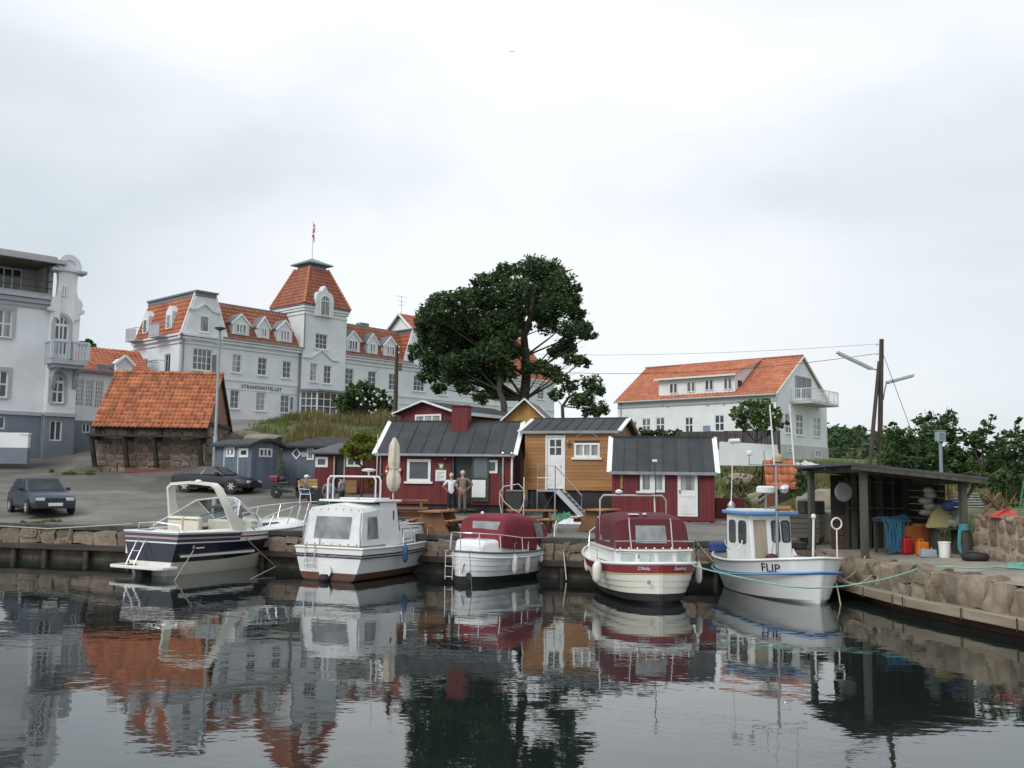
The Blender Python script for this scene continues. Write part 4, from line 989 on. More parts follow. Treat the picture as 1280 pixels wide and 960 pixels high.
# ---- long red hut
def red_hut():
    zb = 1.95; p = at(473, 633, 41.); fr = Frame(p.x, 41., zb, R(-8)); T = fempty('red_hut', fr, 'long red boarded hut with dark felt roof, open green door and red chimney', 'hut')
    x1 = fr.uz(638.5, 600)[0]; ze = fr.uz(560, 565)[1]; D = 4.6; zr = fr.uz(570, 527, D/2)[1]
    hs = rects(fr, [(509, 574, 538.5, 601.8), (567.4, 570, 589.6, 628), (599.5, 575, 622, 591.5)])
    hs[1] = (hs[1][0], .0, hs[1][2], hs[1][3])
    gable_hut(T, x1, D, 0, ze, zr, REDW, hs, seams=9, found=.5, ov=.12)
    F = Face('f', 0)
    window(T, F, hs[0], 1, 1, d=.0, fw=.11, glass=GLASS, sill=True); window(T, F, hs[2], 2, 1, d=.0, fw=.09, glass=GLASS, sill=False, mw=.06)
    # doorway: frame, dark room, open door leaf folded back against the wall
    d = hs[1]; m = MB(); F.box(m, d[0]-.07, d[0], -.05, .05, 0, d[3]+.07); F.box(m, d[2], d[2]+.07, -.05, .05, 0, d[3]+.07); F.box(m, d[0], d[2], -.05, .05, d[3], d[3]+.07); m.build('door_frame', mat('bottle_green', (.03, .045, .035), (.045, .06, .05), 4, .5), T)
    MB().box(.2, D-.6, 0, x1-.2, D-.5, ze).build('inner_wall', mat('dim_interior', (.05, .042, .035), (.03, .025, .022), 2, .9), T)  # shade of the unlit room is put into this wall's dark colour
    l = fr.rect(590, 570, 611.3, 627); m = MB(); F.box(m, d[2]+.09, l[2], .05, .1, l[1], l[3]); o = m.build('door_leaf', mat('bottle_green', (.03, .045, .035)), T)
    # opened leaf is glazed above: cut look with a sunk pane and white panel below
    gp = fr.rect(592.5, 573, 609.5, 597); m = MB(); F.box(m, gp[0], gp[2], .1, .106, gp[1], gp[3]); m.build('pane', GLASS, o)
    wp = fr.rect(590.5, 600, 607.4, 621.6); m = MB(); F.box(m, wp[0], wp[2], .1, .125, wp[1], wp[3]); m.build('door_panel', mat('white_board', (.78, .78, .77), (.72, .72, .7), 2, .5), o)
    for k in range(3): MB().box(d[0]-.1-.1*k*0, -.34-.26*k, -.17*(k+1)-.04, d[2]+.25, -.06-.26*k, -.17*(k+1)).build('step', mat('step_wood', (.09, .08, .07), (.13, .12, .1), 3, .8), T)
    MB().box(d[0], -.32, -.85, d[0]+.06, -.06, -.2).build('step_string', DARKW, T)
    # signs
    s = fr.rect(548.6, 578.6, 555, 587); o = MB().box(s[0], -.05, s[1], s[2], -.026, s[3]).build('green_sign', mat('sign_green', (.10, .22, .06), (.08, .18, .05), 3, .5), T)
    c = ((s[0]+s[2])/2, (s[1]+s[3])/2); w = (s[2]-s[0])*.36
    MB().xz([(c[0]-w, c[1]+w*.9), (c[0]-w*.5, c[1]+w*1.1), (c[0], c[1]+.02), (c[0]+w*.6, c[1]+w*1.1), (c[0]+w, c[1]+w*.8), (c[0], c[1]-w*1.2)], -.056, -.0505).build('heart_mark', mat('sign_white', (.8, .82, .78)), o)
    s = fr.rect(544.7, 587.5, 558, 601.4); o = MB().box(s[0], -.06, s[1], s[2], -.026, s[3]).build('notice_board', WHITE, T)
    m = MB()
    for k in range(7): z = s[3]-.1-k*.055; m.box(s[0]+.07, -.0635, z-.012, s[2]-.07-.1*(k % 3), -.0605, z+.008)
    m.build('notice_text', mat('faded_print', (.32, .34, .38)), o)
    u, z = fr.uz(558, 571); m = MB().box(u-.04, -.16, z-.02, u+.04, -.026, z+.06); m.lathe([(.04, 0), (.09, -.1), (.1, -.16)], (u, -.16, z+.02), 10); m.build('wall_lamp', BLACK, T)
    # chimney (boarded) on the ridge
    a = fr.uz(566.5, 530, D/2-.3)[0]; b = fr.uz(586.5, 530, D/2-.3)[0]; zt = fr.uz(576, 509, D/2-.3)[1]
    ch = MB().box(a, D/2-.7, zr-.75, b, D/2+.2, zt).build('chimney', REDW, T); MB().box(a-.05, D/2-.75, zt-.0, b+.05, D/2+.25, zt+.06).build('chimney_cap', REDW, ch); MB().box(a-.09, D/2-.82, zr-.62, b+.09, D/2-.1, zr-.42).build('flashing', REDW, ch)
    for px, mt in ((629, STEEL), (640, WHITE)):
        u = fr.uz(px, 600)[0]; MB().tube([(u, -.08, -.7), (u, -.08, ze-.1), (u, -.25, ze-.02)], .045, 8).build('downpipe', mt, T)
    MB().tube([(.12, -.28, ze-.16), (x1, -.28, ze-.16)], .04, 6).build('gutter', mat('grey_eave', (.26, .28, .30)), T)
    m = MB().tube([(.08, -.1, -.7), (.08, -.1, ze-.1)], .03, 6); m.build('cable_pipe', mat('grey_eave', (.26, .28, .30)), T)
    # life ring on the wall
    u, z = fr.uz(492.5, 588); m = MB(); N = 24
    for k in range(N):
        m.mat(1 if k % 6 == 0 else 0); a0, a1 = 2*math.pi*k/N, 2*math.pi*(k+1)/N
        m.tube([(u+.29*math.cos(a0), -.1, z+.29*math.sin(a0)), (u+.29*math.cos(a1), -.1, z+.29*math.sin(a1))], .07, 8, cap=False)
    o = m.build('life_ring', [mat('ring_orange', (.62, .13, .03), (.5, .11, .03), 4, .5), WHITE], None, 60); o.location = fr.o; o.rotation_euler.z = fr.a
    tag(o, 'orange and white life ring hung on the red hut wall', 'life ring'); return fr
RHF = red_hut()
# ---- ochre hut on its dark base with steel stairs
def ochre_hut():
    p = at(656.5, 612, 41.2); fr = Frame(p.x, 41.2, p.z, R(-19)); T = fempty('ochre_hut', fr, 'ochre boarded hut raised on a dark base with white door and steel stairs', 'hut')
    x1 = fr.uz(768, 600)[0]; ze = fr.uz(710, 537.5)[1]; D = 3.6; zr = fr.uz(710, 523.5, D/2)[1]; H = p.z-1.45
    hs = rects(fr, [(684, 546, 704.5, 606), (718, 553.7, 750, 571.8)]); hs[0] = (hs[0][0], .06, hs[0][2], hs[0][3])
    gable_hut(T, x1, D, 0, ze, zr, OCHRE, hs, horiz=True, seams=9, found=H, w=.15, side_m=OCHRE, gov=.22, ov=.1)
    F = Face('f', 0); window(T, F, hs[1], 3, 1, d=.0, fw=.09, mw=.08, glass=GLASSB)
    d = hs[0]; m = MB(); F.box(m, d[0], d[2], -.06, .0, d[1], d[3]); o = m.build('door', WHITE, T)
    gl = fr.rect(687.5, 549.5, 701.5, 568.5); m = MB(); F.box(m, gl[0], gl[2], 0.001, .006, gl[1], gl[3]); m.build('pane', GLASS, o)
    m = MB(); cu = (gl[0]+gl[2])/2; cz = (gl[1]+gl[3])/2; F.box(m, cu-.025, cu+.025, .0065, .02, gl[1], gl[3]); F.box(m, gl[0], gl[2], .0065, .02, cz-.025, cz+.025); m.build('muntin', WHITE, o)
    m = MB(); F.box(m, d[0]+.1, d[2]-.1, .001, .012, d[1]+.15, gl[1]-.18); m.build('door_panel', WHITE, o)
    MB().bar((d[2]-.12, -.02, 1.02), (d[2]-.12, -.09, 1.02), .03).build('handle', STEEL, o)
    m = MB(); F.box(m, d[0]-.07, d[0], 0, .04, 0, d[3]+.07); F.box(m, d[2], d[2]+.07, 0, .04, 0, d[3]+.07); F.box(m, d[0], d[2], 0, .04, d[3], d[3]+.07); m.build('door_frame', WHITE, T)
    # carved arch board over the window, lamp
    c = (hs[1][0]+hs[1][2])/2; z = hs[1][3]+.18; m = MB(); N = 10
    P = lambda t, e: (c+(.42)*math.cos(t)*1.1, z+(.2+e)*math.sin(t))
    for k in range(N): a, b = math.pi*(.05+.9*k/N), math.pi*(.05+.9*(k+1)/N); F.poly(m, [P(a, 0), P(a, .1), P(b, .1), P(b, 0)], .02, .06)
    m.build('carved_board', mat('pale_board', (.55, .50, .42), (.45, .40, .33), 3, .7), T)
    u, z = fr.uz(711, 552); m = MB().box(u-.04, -.14, z-.03, u+.04, -.026, z+.04); m.lathe([(.05, .08), (.11, 0), (.11, -.1), (.05, -.16)], (u, -.16, z), 10); m.build('wall_lamp', mat('brass_lamp', (.22, .2, .15), None, rough=.4, metal=.6), T)
    # steel landing and stairs
    a = fr.uz(671.5, 608, -.9)[0]; b = fr.uz(694.5, 609, -.9)[0]; zg_ = -H
    st = empty('steel_stairs', fr.o, fr.a, 'galvanised steel stairs and landing up to the white hut door', 'stairs')
    MB().box(a, -1.0, -.06, b+.12, -.04, .02).build('landing', STEEL, st)
    for x, y in ((a+.03, -.97), (b, -.97)): MB().box(x-.025, y-.025, zg_, x+.025, y+.025, -.06).build('post', STEEL, st)
    bx = fr.uz(733, 643, -.6)[0]; run = bx-b
    for y in (-1.0, -.25): MB().bar((b+.1, y, -.02), (bx, y, zg_+.02), .05, .2).build('stringer', mat('pale_steel', (.52, .54, .56), None, rough=.4, metal=.5), st)
    n = 7
    for k in range(n): t = (k+.6)/n; x = lerp(b+.12, bx, t); z = lerp(-.02, zg_, t); MB().box(x-.12, -.96, z-.015, x+.12, -.29, z+.015).build('tread', STEEL, st)
    m = MB(); hz_ = 1.0
    m.tube([(a+.03, -.97, 0), (a+.03, -.97, hz_), (b, -.97, hz_), (b, -.97, 0)], .025, 6); m.tube([(a+.03, -.97, .5), (b, -.97, .5)], .015, 6)
    m.tube([(a+.03, -.97, hz_), (a+.03, -.1, hz_)], .025, 6); m.tube([(b, -.97, hz_), (bx-.1, -.97, zg_+.95), (bx-.1, -.97, zg_)], .025, 6)
    m.tube([(a+.45, -.97, 0), (a+.45, -.97, hz_)], .015, 6); m.tube([(a+.03, -.3, zg_+.2), (b-.2, -.3, -.06)], .02, 6)
    m.build('handrail', STEEL, st)
    return fr
OHF = ochre_hut()
# ---- small red hut on the right
def red_hut_small():
    p = at(765.5, 651, 37.6); fr = Frame(p.x, 37.6, p.z+.0, R(-8)); T = fempty('red_hut', fr, 'small red boarded hut with white door and white casement window', 'hut')
    x1 = fr.uz(893, 620)[0]; ze = fr.uz(830, 586)[1]; D = 3.4; zr = fr.uz(830, 546.5, D/2)[1]
    hs = rects(fr, [(800, 586.5, 831, 615.4), (847, 588, 872, 645.5)]); hs[0] = (hs[0][0], hs[0][1], hs[0][2], min(hs[0][3], ze-.05)); hs[1] = hs[1][:3]+(min(hs[1][3], ze-.05),)
    gable_hut(T, x1, D, 0.05, ze, zr, REDW, hs, seams=8, found=.15, gov=.1, ov=.15)
    F = Face('f', 0); window(T, F, hs[0], 2, 1, d=.0, fw=.1, mw=.2, glass=GLASSB, sill=False)
    d = hs[1]; m = MB(); F.box(m, d[0], d[2], -.05, .03, d[1], d[3]); o = m.build('door', WHITE, T)
    m = MB(); F.box(m, d[0]+.12, d[2]-.12, .03, .036, d[1]+1.0, d[3]-.12); m.build('pane', GLASSB, o)
    m = MB()
    for z in (.75, .1): F.box(m, d[0]+.1, d[2]-.1, .031, .045, d[1]+z, d[1]+z+.06)
    F.box(m, d[0]+.14, d[2]-.14, .031, .04, d[1]+.2, d[1]+.7); m.build('door_panel', WHITE, o); MB().bar((d[0]+.08, -.03, d[1]+.95), (d[0]+.08, -.09, d[1]+.95), .03, .12).build('handle', BLACK, o)
    u, z = fr.uz(777, 601); MB().box(u-.05, -.07, z-.3, u+.05, -.025, z+.35).build('wall_plank', OLDWOOD, T)
    u, z = fr.uz(839.5, 591.5); MB().sphere((u, -.06, z), .05).build('wall_lamp', WHITE, T)
    sm = [stone_mesh(120+i, rockmat('footing_stone', (.12, .11, .10), (.20, .185, .165))) for i in range(4)]
    x = .1
    while x < x1: w = random.uniform(.4, .8); put_stone(T, random.choice(sm), (x+w/2, .12, -.1), (w, .5, .28), 0); x += w+.1
    MB().box(d[0]-.3, -.5, -.22, d[2]+.35, .0, -.1).build('door_step', mat('grey_slab', (.24, .235, .22), (.18, .175, .165), 3, .9), T)
    # low red wall / box at its right
    q = at(897, 655, 39.5); b = MB().box(0, 0, 0, 1.15, .7, 1.05).build('red_locker', REDW); b.location = (q.x-.05, 39.5, q.z); tag(b, 'low red wooden locker at the corner of the small red hut', 'locker'); return fr
SHF = red_hut_small()
# ---- red and yellow huts behind
def back_huts():
    p = at(500, 560, 48.5); fr = Frame(p.x, 48.5, 2.2, R(-35)); T = fempty('red_cabin', fr, 'red cabin with white bargeboards and low gable rising behind the long red hut', 'hut')
    Wd = fr.uz(566, 515)[0]; ze = fr.uz(500, 515)[1]; zt = fr.uz(529, 501.5)[1]; c = Wd/2; L = 5.5
    F = Face('f', 0); w = fr.rect(520, 518, 552.6, 530)
    MB().xz([(0, -.5), (Wd, -.5), (Wd, ze), (c, zt-.08), (0, ze)], .03, L).build('wall', REDW, T)
    boards(T, Face('f', .03), 0, Wd, -.3, lambda u: ze+(zt-.1-ze)*(1-abs(u-c)/c), [w], REDW)
    window(T, F, w, 3, 1, d=.03, fw=.09, mw=.09, sill=False)
    for s_ in (-1, 1):
        e = c+s_*(c+.3); zz = ze-(zt-ze)*.3/c
        slab(T, [(e, -.25, zz), (e, L+.2, zz), (c, L+.2, zt), (c, -.25, zt)], .07, FELT, 'roof_slope')
        MB().bar((e, -.28, zz-.02), (c, -.28, zt-.02), .07, .2, (0, 1, 0)).build('bargeboard', WHITE, T); MB().bar((e, -.25, zz-.06), (e, L+.2, zz-.06), .06, .16).build('eave_board', WHITE, T)
    p = at(628, 560, 47.5); fr = Frame(p.x, 47.5, 2.0, R(-10)); T = fempty('yellow_cabin', fr, 'yellow boarded cabin with white gable boards between the red and ochre huts', 'hut')
    Wd = fr.uz(684.5, 525)[0]; ze = fr.uz(628, 524.5)[1]; zt = fr.uz(655.5, 498.5)[1]; c = Wd/2; L = 5.0
    MB().xz([(0, -.5), (Wd, -.5), (Wd, ze), (c, zt-.08), (0, ze)], .03, L).build('wall', YELL, T)
    boards(T, Face('f', .03), 0, Wd, -.3, lambda u: ze+(zt-.1-ze)*(1-abs(u-c)/c), [], YELL, .2)
    gf = mat('grey_shingle', (.12, .12, .11), (.17, .165, .15), 3, .85, .4)
    for s_ in (-1, 1):
        e = c+s_*(c+.25); zz = ze-(zt-ze)*.25/c
        slab(T, [(e, -.2, zz), (e, L, zz), (c, L, zt), (c, -.2, zt)], .07, gf, 'roof_slope')
        for y in (-.23, L): MB().bar((e, y, zz-.02), (c, y, zt-.02), .07, .2, (0, 1, 0)).build('bargeboard', WHITE, T)
back_huts()
# ---- blue-grey sheds
def blue_sheds():
    p = at(313, 604, 49.); z0 = g(p.x, 49.)-.05; fr = Frame(p.x, 49., z0, R(-40)); T = fempty('blue_shed', fr, 'blue-grey boarded shed with low curved felt roof and white windows', 'shed')
    x0 = fr.uz(268, 580)[0]; yd = fr.yz(348.5, 580, 0)[0]; zc = fr.uz(313, 555.5)[1]; za = fr.yz(330, 551, 0)[1]
    F, G = Face('f', 0), Face('r', 0)
    MB().yz([(.03, 0), (yd, 0), (yd, zc), (yd*.75, lerp(zc, za, .75)), (yd/2, za), (yd*.25, lerp(zc, za, .75)), (.03, zc)], x0, -.03).build('wall', BLUEW, T)
    top = lambda y: zc+(za-zc)*(1-abs(2*y/yd-1)**1.7)
    hf = rects(fr, [(281, 556.5, 297, 604), (299.5, 560, 310.5, 571.8)]); hr = [fr.srect(323.6, 560.5, 340, 571.3)]
    boards(T, Face('f', .03), x0, -.02, 0, zc, hf, BLUEW); boards(T, Face('r', -.03), 0, yd, 0, top, hr, BLUEW)
    m = MB(); F.box(m, hf[0][0], hf[0][2], -.03, .0, 0, hf[0][3]); o = m.build('door', BLUEW, T)
    w = fr.rect(283.2, 558.5, 294, 571.5); window(o, F, w, 1, 1, d=.0, fw=.14, sill=False, name='door_window', glass=GLASS)
    c = ((w[0]+w[2])/2, (w[1]+w[3])/2); MB().lathe([(.13, 0), (.13, .02)], (c[0], -.03, c[1]), 14, Matrix.Rotation(math.pi/2, 3, 'X')).build('plate', WHITE, o)
    for x in (hf[0][0]-.1, hf[0][2]): m = MB(); F.box(m, x, x+.1, -.03, .03, 0, hf[0][3]+.1); m.build('door_post', mat('pale_blue_frame', (.45, .5, .55)), T)
    m = MB(); F.box(m, hf[0][0], hf[0][2], -.03, .03, hf[0][3], hf[0][3]+.1); m.build('lintel', mat('pale_blue_frame', (.45, .5, .55)), T)
    window(T, F, hf[1], 1, 1, d=-.02, fw=.13, sill=False, glass=GLASS); window(T, G, hr[0], 3, 1, d=-.02, fw=.08, mw=.1, sill=False, glass=GLASS)
    m = MB(); N = 8; P = [(lerp(-.25, yd+.25, k/N), top(max(0, min(yd, lerp(-.25, yd+.25, k/N))))-(.1 if k in (0, N) else 0)) for k in range(N+1)]
    m.yz(P+[(y, z+.12) for y, z in P[::-1]], x0-.2, .25); m.build('roof', FELT, T)
    # grey shed with the diamond window
    p = at(352, 600, 52.); z0 = g(p.x, 52.)-.1; fr = Frame(p.x, 52., z0, R(-3)); T = fempty('grey_shed', fr, 'grey-blue shed with black hipped roof and small diamond window', 'shed')
    x1 = fr.uz(436, 580)[0]; ze = fr.uz(380, 557.5)[1]; zr = fr.uz(390, 546, 2)[1]; F = Face('f', 0)
    w = fr.rect(383.5, 560, 392.5, 575); MB().box(.02, .03, 0, x1, 4, ze).build('wall', BLUEW, T); boards(T, Face('f', .03), 0, x1, 0, ze, [w], BLUEW)
    window(T, F, w, 2, 1, d=-.02, fw=.1, sill=False)
    c, z = fr.uz(370.7, 567); s_ = .34; m = MB(); F.poly(m, [(c-s_*.8, z), (c, z-s_), (c+s_*.8, z), (c, z+s_)], 0, .03); o = m.build('diamond_window', WHITE, T); m = MB(); F.poly(m, [(c-s_*.48, z), (c, z-s_*.6), (c+s_*.48, z), (c, z+s_*.6)], .031, .036); m.build('pane', GLASS, o)
    c, z = fr.uz(380, 568); MB().lathe([(.16, 0), (.15, .03)], (c, -.005, z), 14, Matrix.Rotation(math.pi/2, 3, 'X')).build('round_plate', mat('grey_plate', (.4, .43, .45)), T)
    e = .3; R0 = [(-e, -e, ze), (x1+e, -e, ze), (x1+e, 4+e, ze), (-e, 4+e, ze), (1.5, 2, zr), (x1+e, 2, zr)]
    MB().add(R0+[(x, y, z-.1) for x, y, z in R0[:4]], [(0, 1, 5, 4), (3, 0, 4), (2, 3, 4, 5), (1, 2, 5), (6, 7, 1, 0), (9, 6, 0, 3), (7, 8, 2, 1), (6, 9, 8, 7)]).build('roof', mat('black_felt', (.02, .021, .024), (.035, .036, .04), 2, .8, .3), T)
    # red porch shed
    p = at(392.5, 612, 48.5); z0 = g(p.x, 48.5)-.05; fr = Frame(p.x, 48.5, z0, R(-3)); T = fempty('red_shed', fr, 'small red shed with grey roof and open doorway behind the seated men', 'shed')
    x1 = fr.uz(472, 590)[0]; ze = fr.uz(415, 566)[1]; zr = fr.uz(420, 553.5, 1.5)[1]; F = Face('f', 0)
    hs = rects(fr, [(394.5, 571, 410, 584), (418.5, 570, 429.6, 612), (433, 571, 453.5, 583.5)]); hs[1] = (hs[1][0], 0, hs[1][2], hs[1][3])
    wall(T, F, .02, x1, 0, ze, hs, BLACK, t=.1, rev=.05, name='front_frame'); boards(T, F, 0, x1, 0, ze, hs, REDW)
    MB().box(.02, 2.9, 0, x1, 3, ze).build('rear_wall', REDW, T); MB().box(0.02, .1, 0, .12, 2.9, ze).build('side_wall', REDW, T); MB().box(x1-.1, .1, 0, x1, 2.9, ze).build('side_wall', REDW, T)
    MB().box(hs[1][0]-.4, 1.2, 0, hs[1][2]+.4, 1.3, ze).build('inner_wall', mat('dim_interior', (.10, .085, .07)), T)  # panel behind the opening, its dark colour stands in for the room's shade
    window(T, F, hs[0], 1, 1, d=0, fw=.12, sill=False, glass=GLASS); window(T, F, hs[2], 2, 1, d=0, fw=.1, sill=False, mw=.08)
    for x in (hs[1][0]-.07, hs[1][2]): MB().box(x, -.05, 0, x+.07, .05, hs[1][3]).build('door_post', mat('pale_wood', (.45, .38, .28), (.38, .32, .23), 3, .7), T)
    e = .3; zz = ze+.02; R0 = [(-e, -e, zz), (fr.uz(446, 565)[0], -e, zz), (fr.uz(446, 565)[0], 3, zz), (-e, 3, zz), (.9, 1.5, zr), (fr.uz(446, 565)[0], 1.5, zr)]
    MB().add(R0+[(x, y, z-.09) for x, y, z in R0[:4]], [(0, 1, 5, 4), (3, 0, 4), (2, 3, 4, 5), (1, 2, 5), (6, 7, 1, 0), (9, 6, 0, 3), (7, 8, 2, 1), (6, 9, 8, 7)]).build('roof', mat('grey_felt', (.085, .09, .10), (.11, .115, .125), 2, .8, .3), T)
    MB().box(R0[1][0], -.1, ze, x1+.1, 3, ze+.08).build('flat_roof', FELT, T)
blue_sheds()
# ================================================================ boats
GEL = mat('white_gelcoat', (.76, .77, .77), (.70, .71, .71), 1.2, .22, coat=.4, dirt=(.60, .59, .54), dscale=.9, dthr=.60)
GELO = mat('old_white_paint', (.74, .75, .76), (.66, .67, .68), 1.5, .4, dirt=(.52, .52, .48), dscale=1.6, dthr=.56)
CREAM = mat('cream_gelcoat', (.70, .685, .60), (.64, .625, .55), 1, .25, coat=.4)
NAVY = mat('navy_gelcoat', (.011, .013, .028), None, rough=.2, coat=.5)
SLATE = mat('slate_stripe', (.045, .055, .070), None, rough=.3, coat=.3)
PINK = mat('rose_stripe', (.45, .30, .31), None, rough=.35)
CRIM = mat('crimson_paint', (.22, .022, .035), (.19, .02, .03), 2, .35, coat=.3)
ANTIF = mat('black_antifouling', (.012, .013, .016), (.02, .02, .022), 3, .7)
BOOT = mat('red_brown_boot_top', (.14, .03, .022), (.08, .06, .035), 4, .7)
CANVAS_W = mat('white_canvas', (.72, .73, .74), (.62, .63, .64), 2.2, .75, .5, 6)
CANVAS_R = mat('red_canvas', (.18, .013, .026), (.14, .011, .021), 2, .8, .4, 7)
CANVAS_M = mat('maroon_canvas', (.098, .012, .020), (.078, .010, .016), 2, .8, .35, 7)
VINYL = mat('clear_vinyl', (.30, .31, .32), (.15, .155, .16), 2.5, .12, spec=.7)
BEIGE = mat('beige_vinyl', (.68, .65, .56), (.62, .59, .50), 3, .55)
TEAK = mat('varnished_teak', (.20, .10, .045), (.13, .065, .03), 3, .4, stretch=(.4, 3, 3))
BLUEP = mat('sky_blue_paint', (.13, .30, .56), (.11, .26, .50), 3, .45)
WSHIELD = mat('tinted_windscreen', (.10, .15, .14), (.14, .19, .18), 1.5, .05, spec=.8)
def hull(parent, st, lev, mats, bandmat, step=0., name='hull', zk=-.3, nose=0., close=True):
    """lofted hull. st=[(x, half beam, sheer z, fullness)], lev=[v..] or function x->levels; v=0 keel, 1 sheer"""
    mb = MB()
    def pt(s, v, side, out=0.):
        x, b, zs, p = s; z = zk+(zs-zk)*v; y = b*(max(v, 0)**p)+(out if b > .05 else out*.3)
        xx = x+nose*(v-.6)*max(0, (x-st[0][0])/(st[-1][0]-st[0][0]))**3
        return (xx, side*y, z)
    L = [lev(s[0]) if callable(lev) else lev for s in st]; nb = len(L[0])-1
    for side in (1, -1):
        for k in range(nb):
            mb.mat(bandmat[k]); P = [[pt(s, l[k], side, step if k else 0), pt(s, l[k+1], side, 0)] for s, l in zip(st, L)]
            mb.grid(P)
            if step and k: mb.grid([[pt(s, l[k], side, 0), pt(s, l[k], side, step)] for s, l in zip(st, L)])
    for s, L0 in ((st[0], L[0]), (st[-1], L[-1])):
        for k in range(nb):
            mb.mat(bandmat[k]); a, b = L0[k], L0[k+1]
            mb.add([pt(s, a, 1), pt(s, a, -1), pt(s, b, -1), pt(s, b, 1)], [(0, 1, 2, 3)])
    o = mb.build(name, mats, parent, 38)
    return o, pt
def catmull(P, n):
    """resample station list smoothly"""
    P = [tuple(p) for p in P]; out = []
    N = len(P); Q = [tuple(2*a-b for a, b in zip(P[0], P[1]))]+P+[tuple(2*a-b for a, b in zip(P[-1], P[-2]))]
    for i in range(N-1):
        p0, p1, p2, p3 = Q[i:i+4]
        for k in range(n):
            t = k/n; out.append(tuple(.5*((2*b)+(-a+c)*t+(2*a-5*b+4*c-d)*t*t+(-a+3*b-3*c+d)*t**3) for a, b, c, d in zip(p0, p1, p2, p3)))
    out.append(P[-1]); return [tuple([max(v, .015) if i == 1 else v for i, v in enumerate(s)]) for s in out]
def deck(parent, st, dz, m, inset=.05, name='deck', x0=None, x1=None, crown=.04):
    s = [q for q in st if (x0 is None or q[0] >= x0) and (x1 is None or q[0] <= x1)]
    return MB().grid([[(q[0], y*max(.01, q[1]-inset), q[2]+dz+crown*(1-y*y)) for y in (-1, -.5, 0, .5, 1)] for q in s]).build(name, m, parent, 40)
def gunwale(parent, st, r, m, name='gunwale', dz=0, out=.0, closed_stern=True, nose=0.):
    x0, x1 = st[0][0], st[-1][0]
    nx = lambda s: s[0]+nose*.4*max(0, (s[0]-x0)/(x1-x0))**3
    P = [(nx(s), -(s[1]+out), s[2]+dz) for s in st]+[(nx(s), s[1]+out, s[2]+dz) for s in st[::-1]]
    return MB().tube(P, r, 8, closed=closed_stern).build(name, m, parent, 60)
def boat(name, x, y, head, label): return empty(name, (x, y, 0), R(head), label, 'boat')
def rail(parent, pts, r=.014, posts=(), name='rail', m=None):
    mb = MB().tube(pts, r, 6)
    for p, q in posts: mb.tube([p, q], r*.9, 6)
    return mb.build(name, m or CHROME, parent, 60)
def ladder(parent, x, y, z0, z1, w=.3, name='boarding_ladder'):
    mb = MB()
    for s in (-1, 1): mb.tube([(x+.06, y+s*w/2, z1-.04), (x-.05, y+s*w/2, z1), (x-.07, y+s*w/2, z0)], .017, 6)
    n = 3
    for k in range(n): z = lerp(z0+.08, z1-.18, k/(n-1)); mb.tube([(x-.07, y-w/2, z), (x-.07, y+w/2, z)], .015, 6)
    return mb.build(name, CHROME, parent, 60)
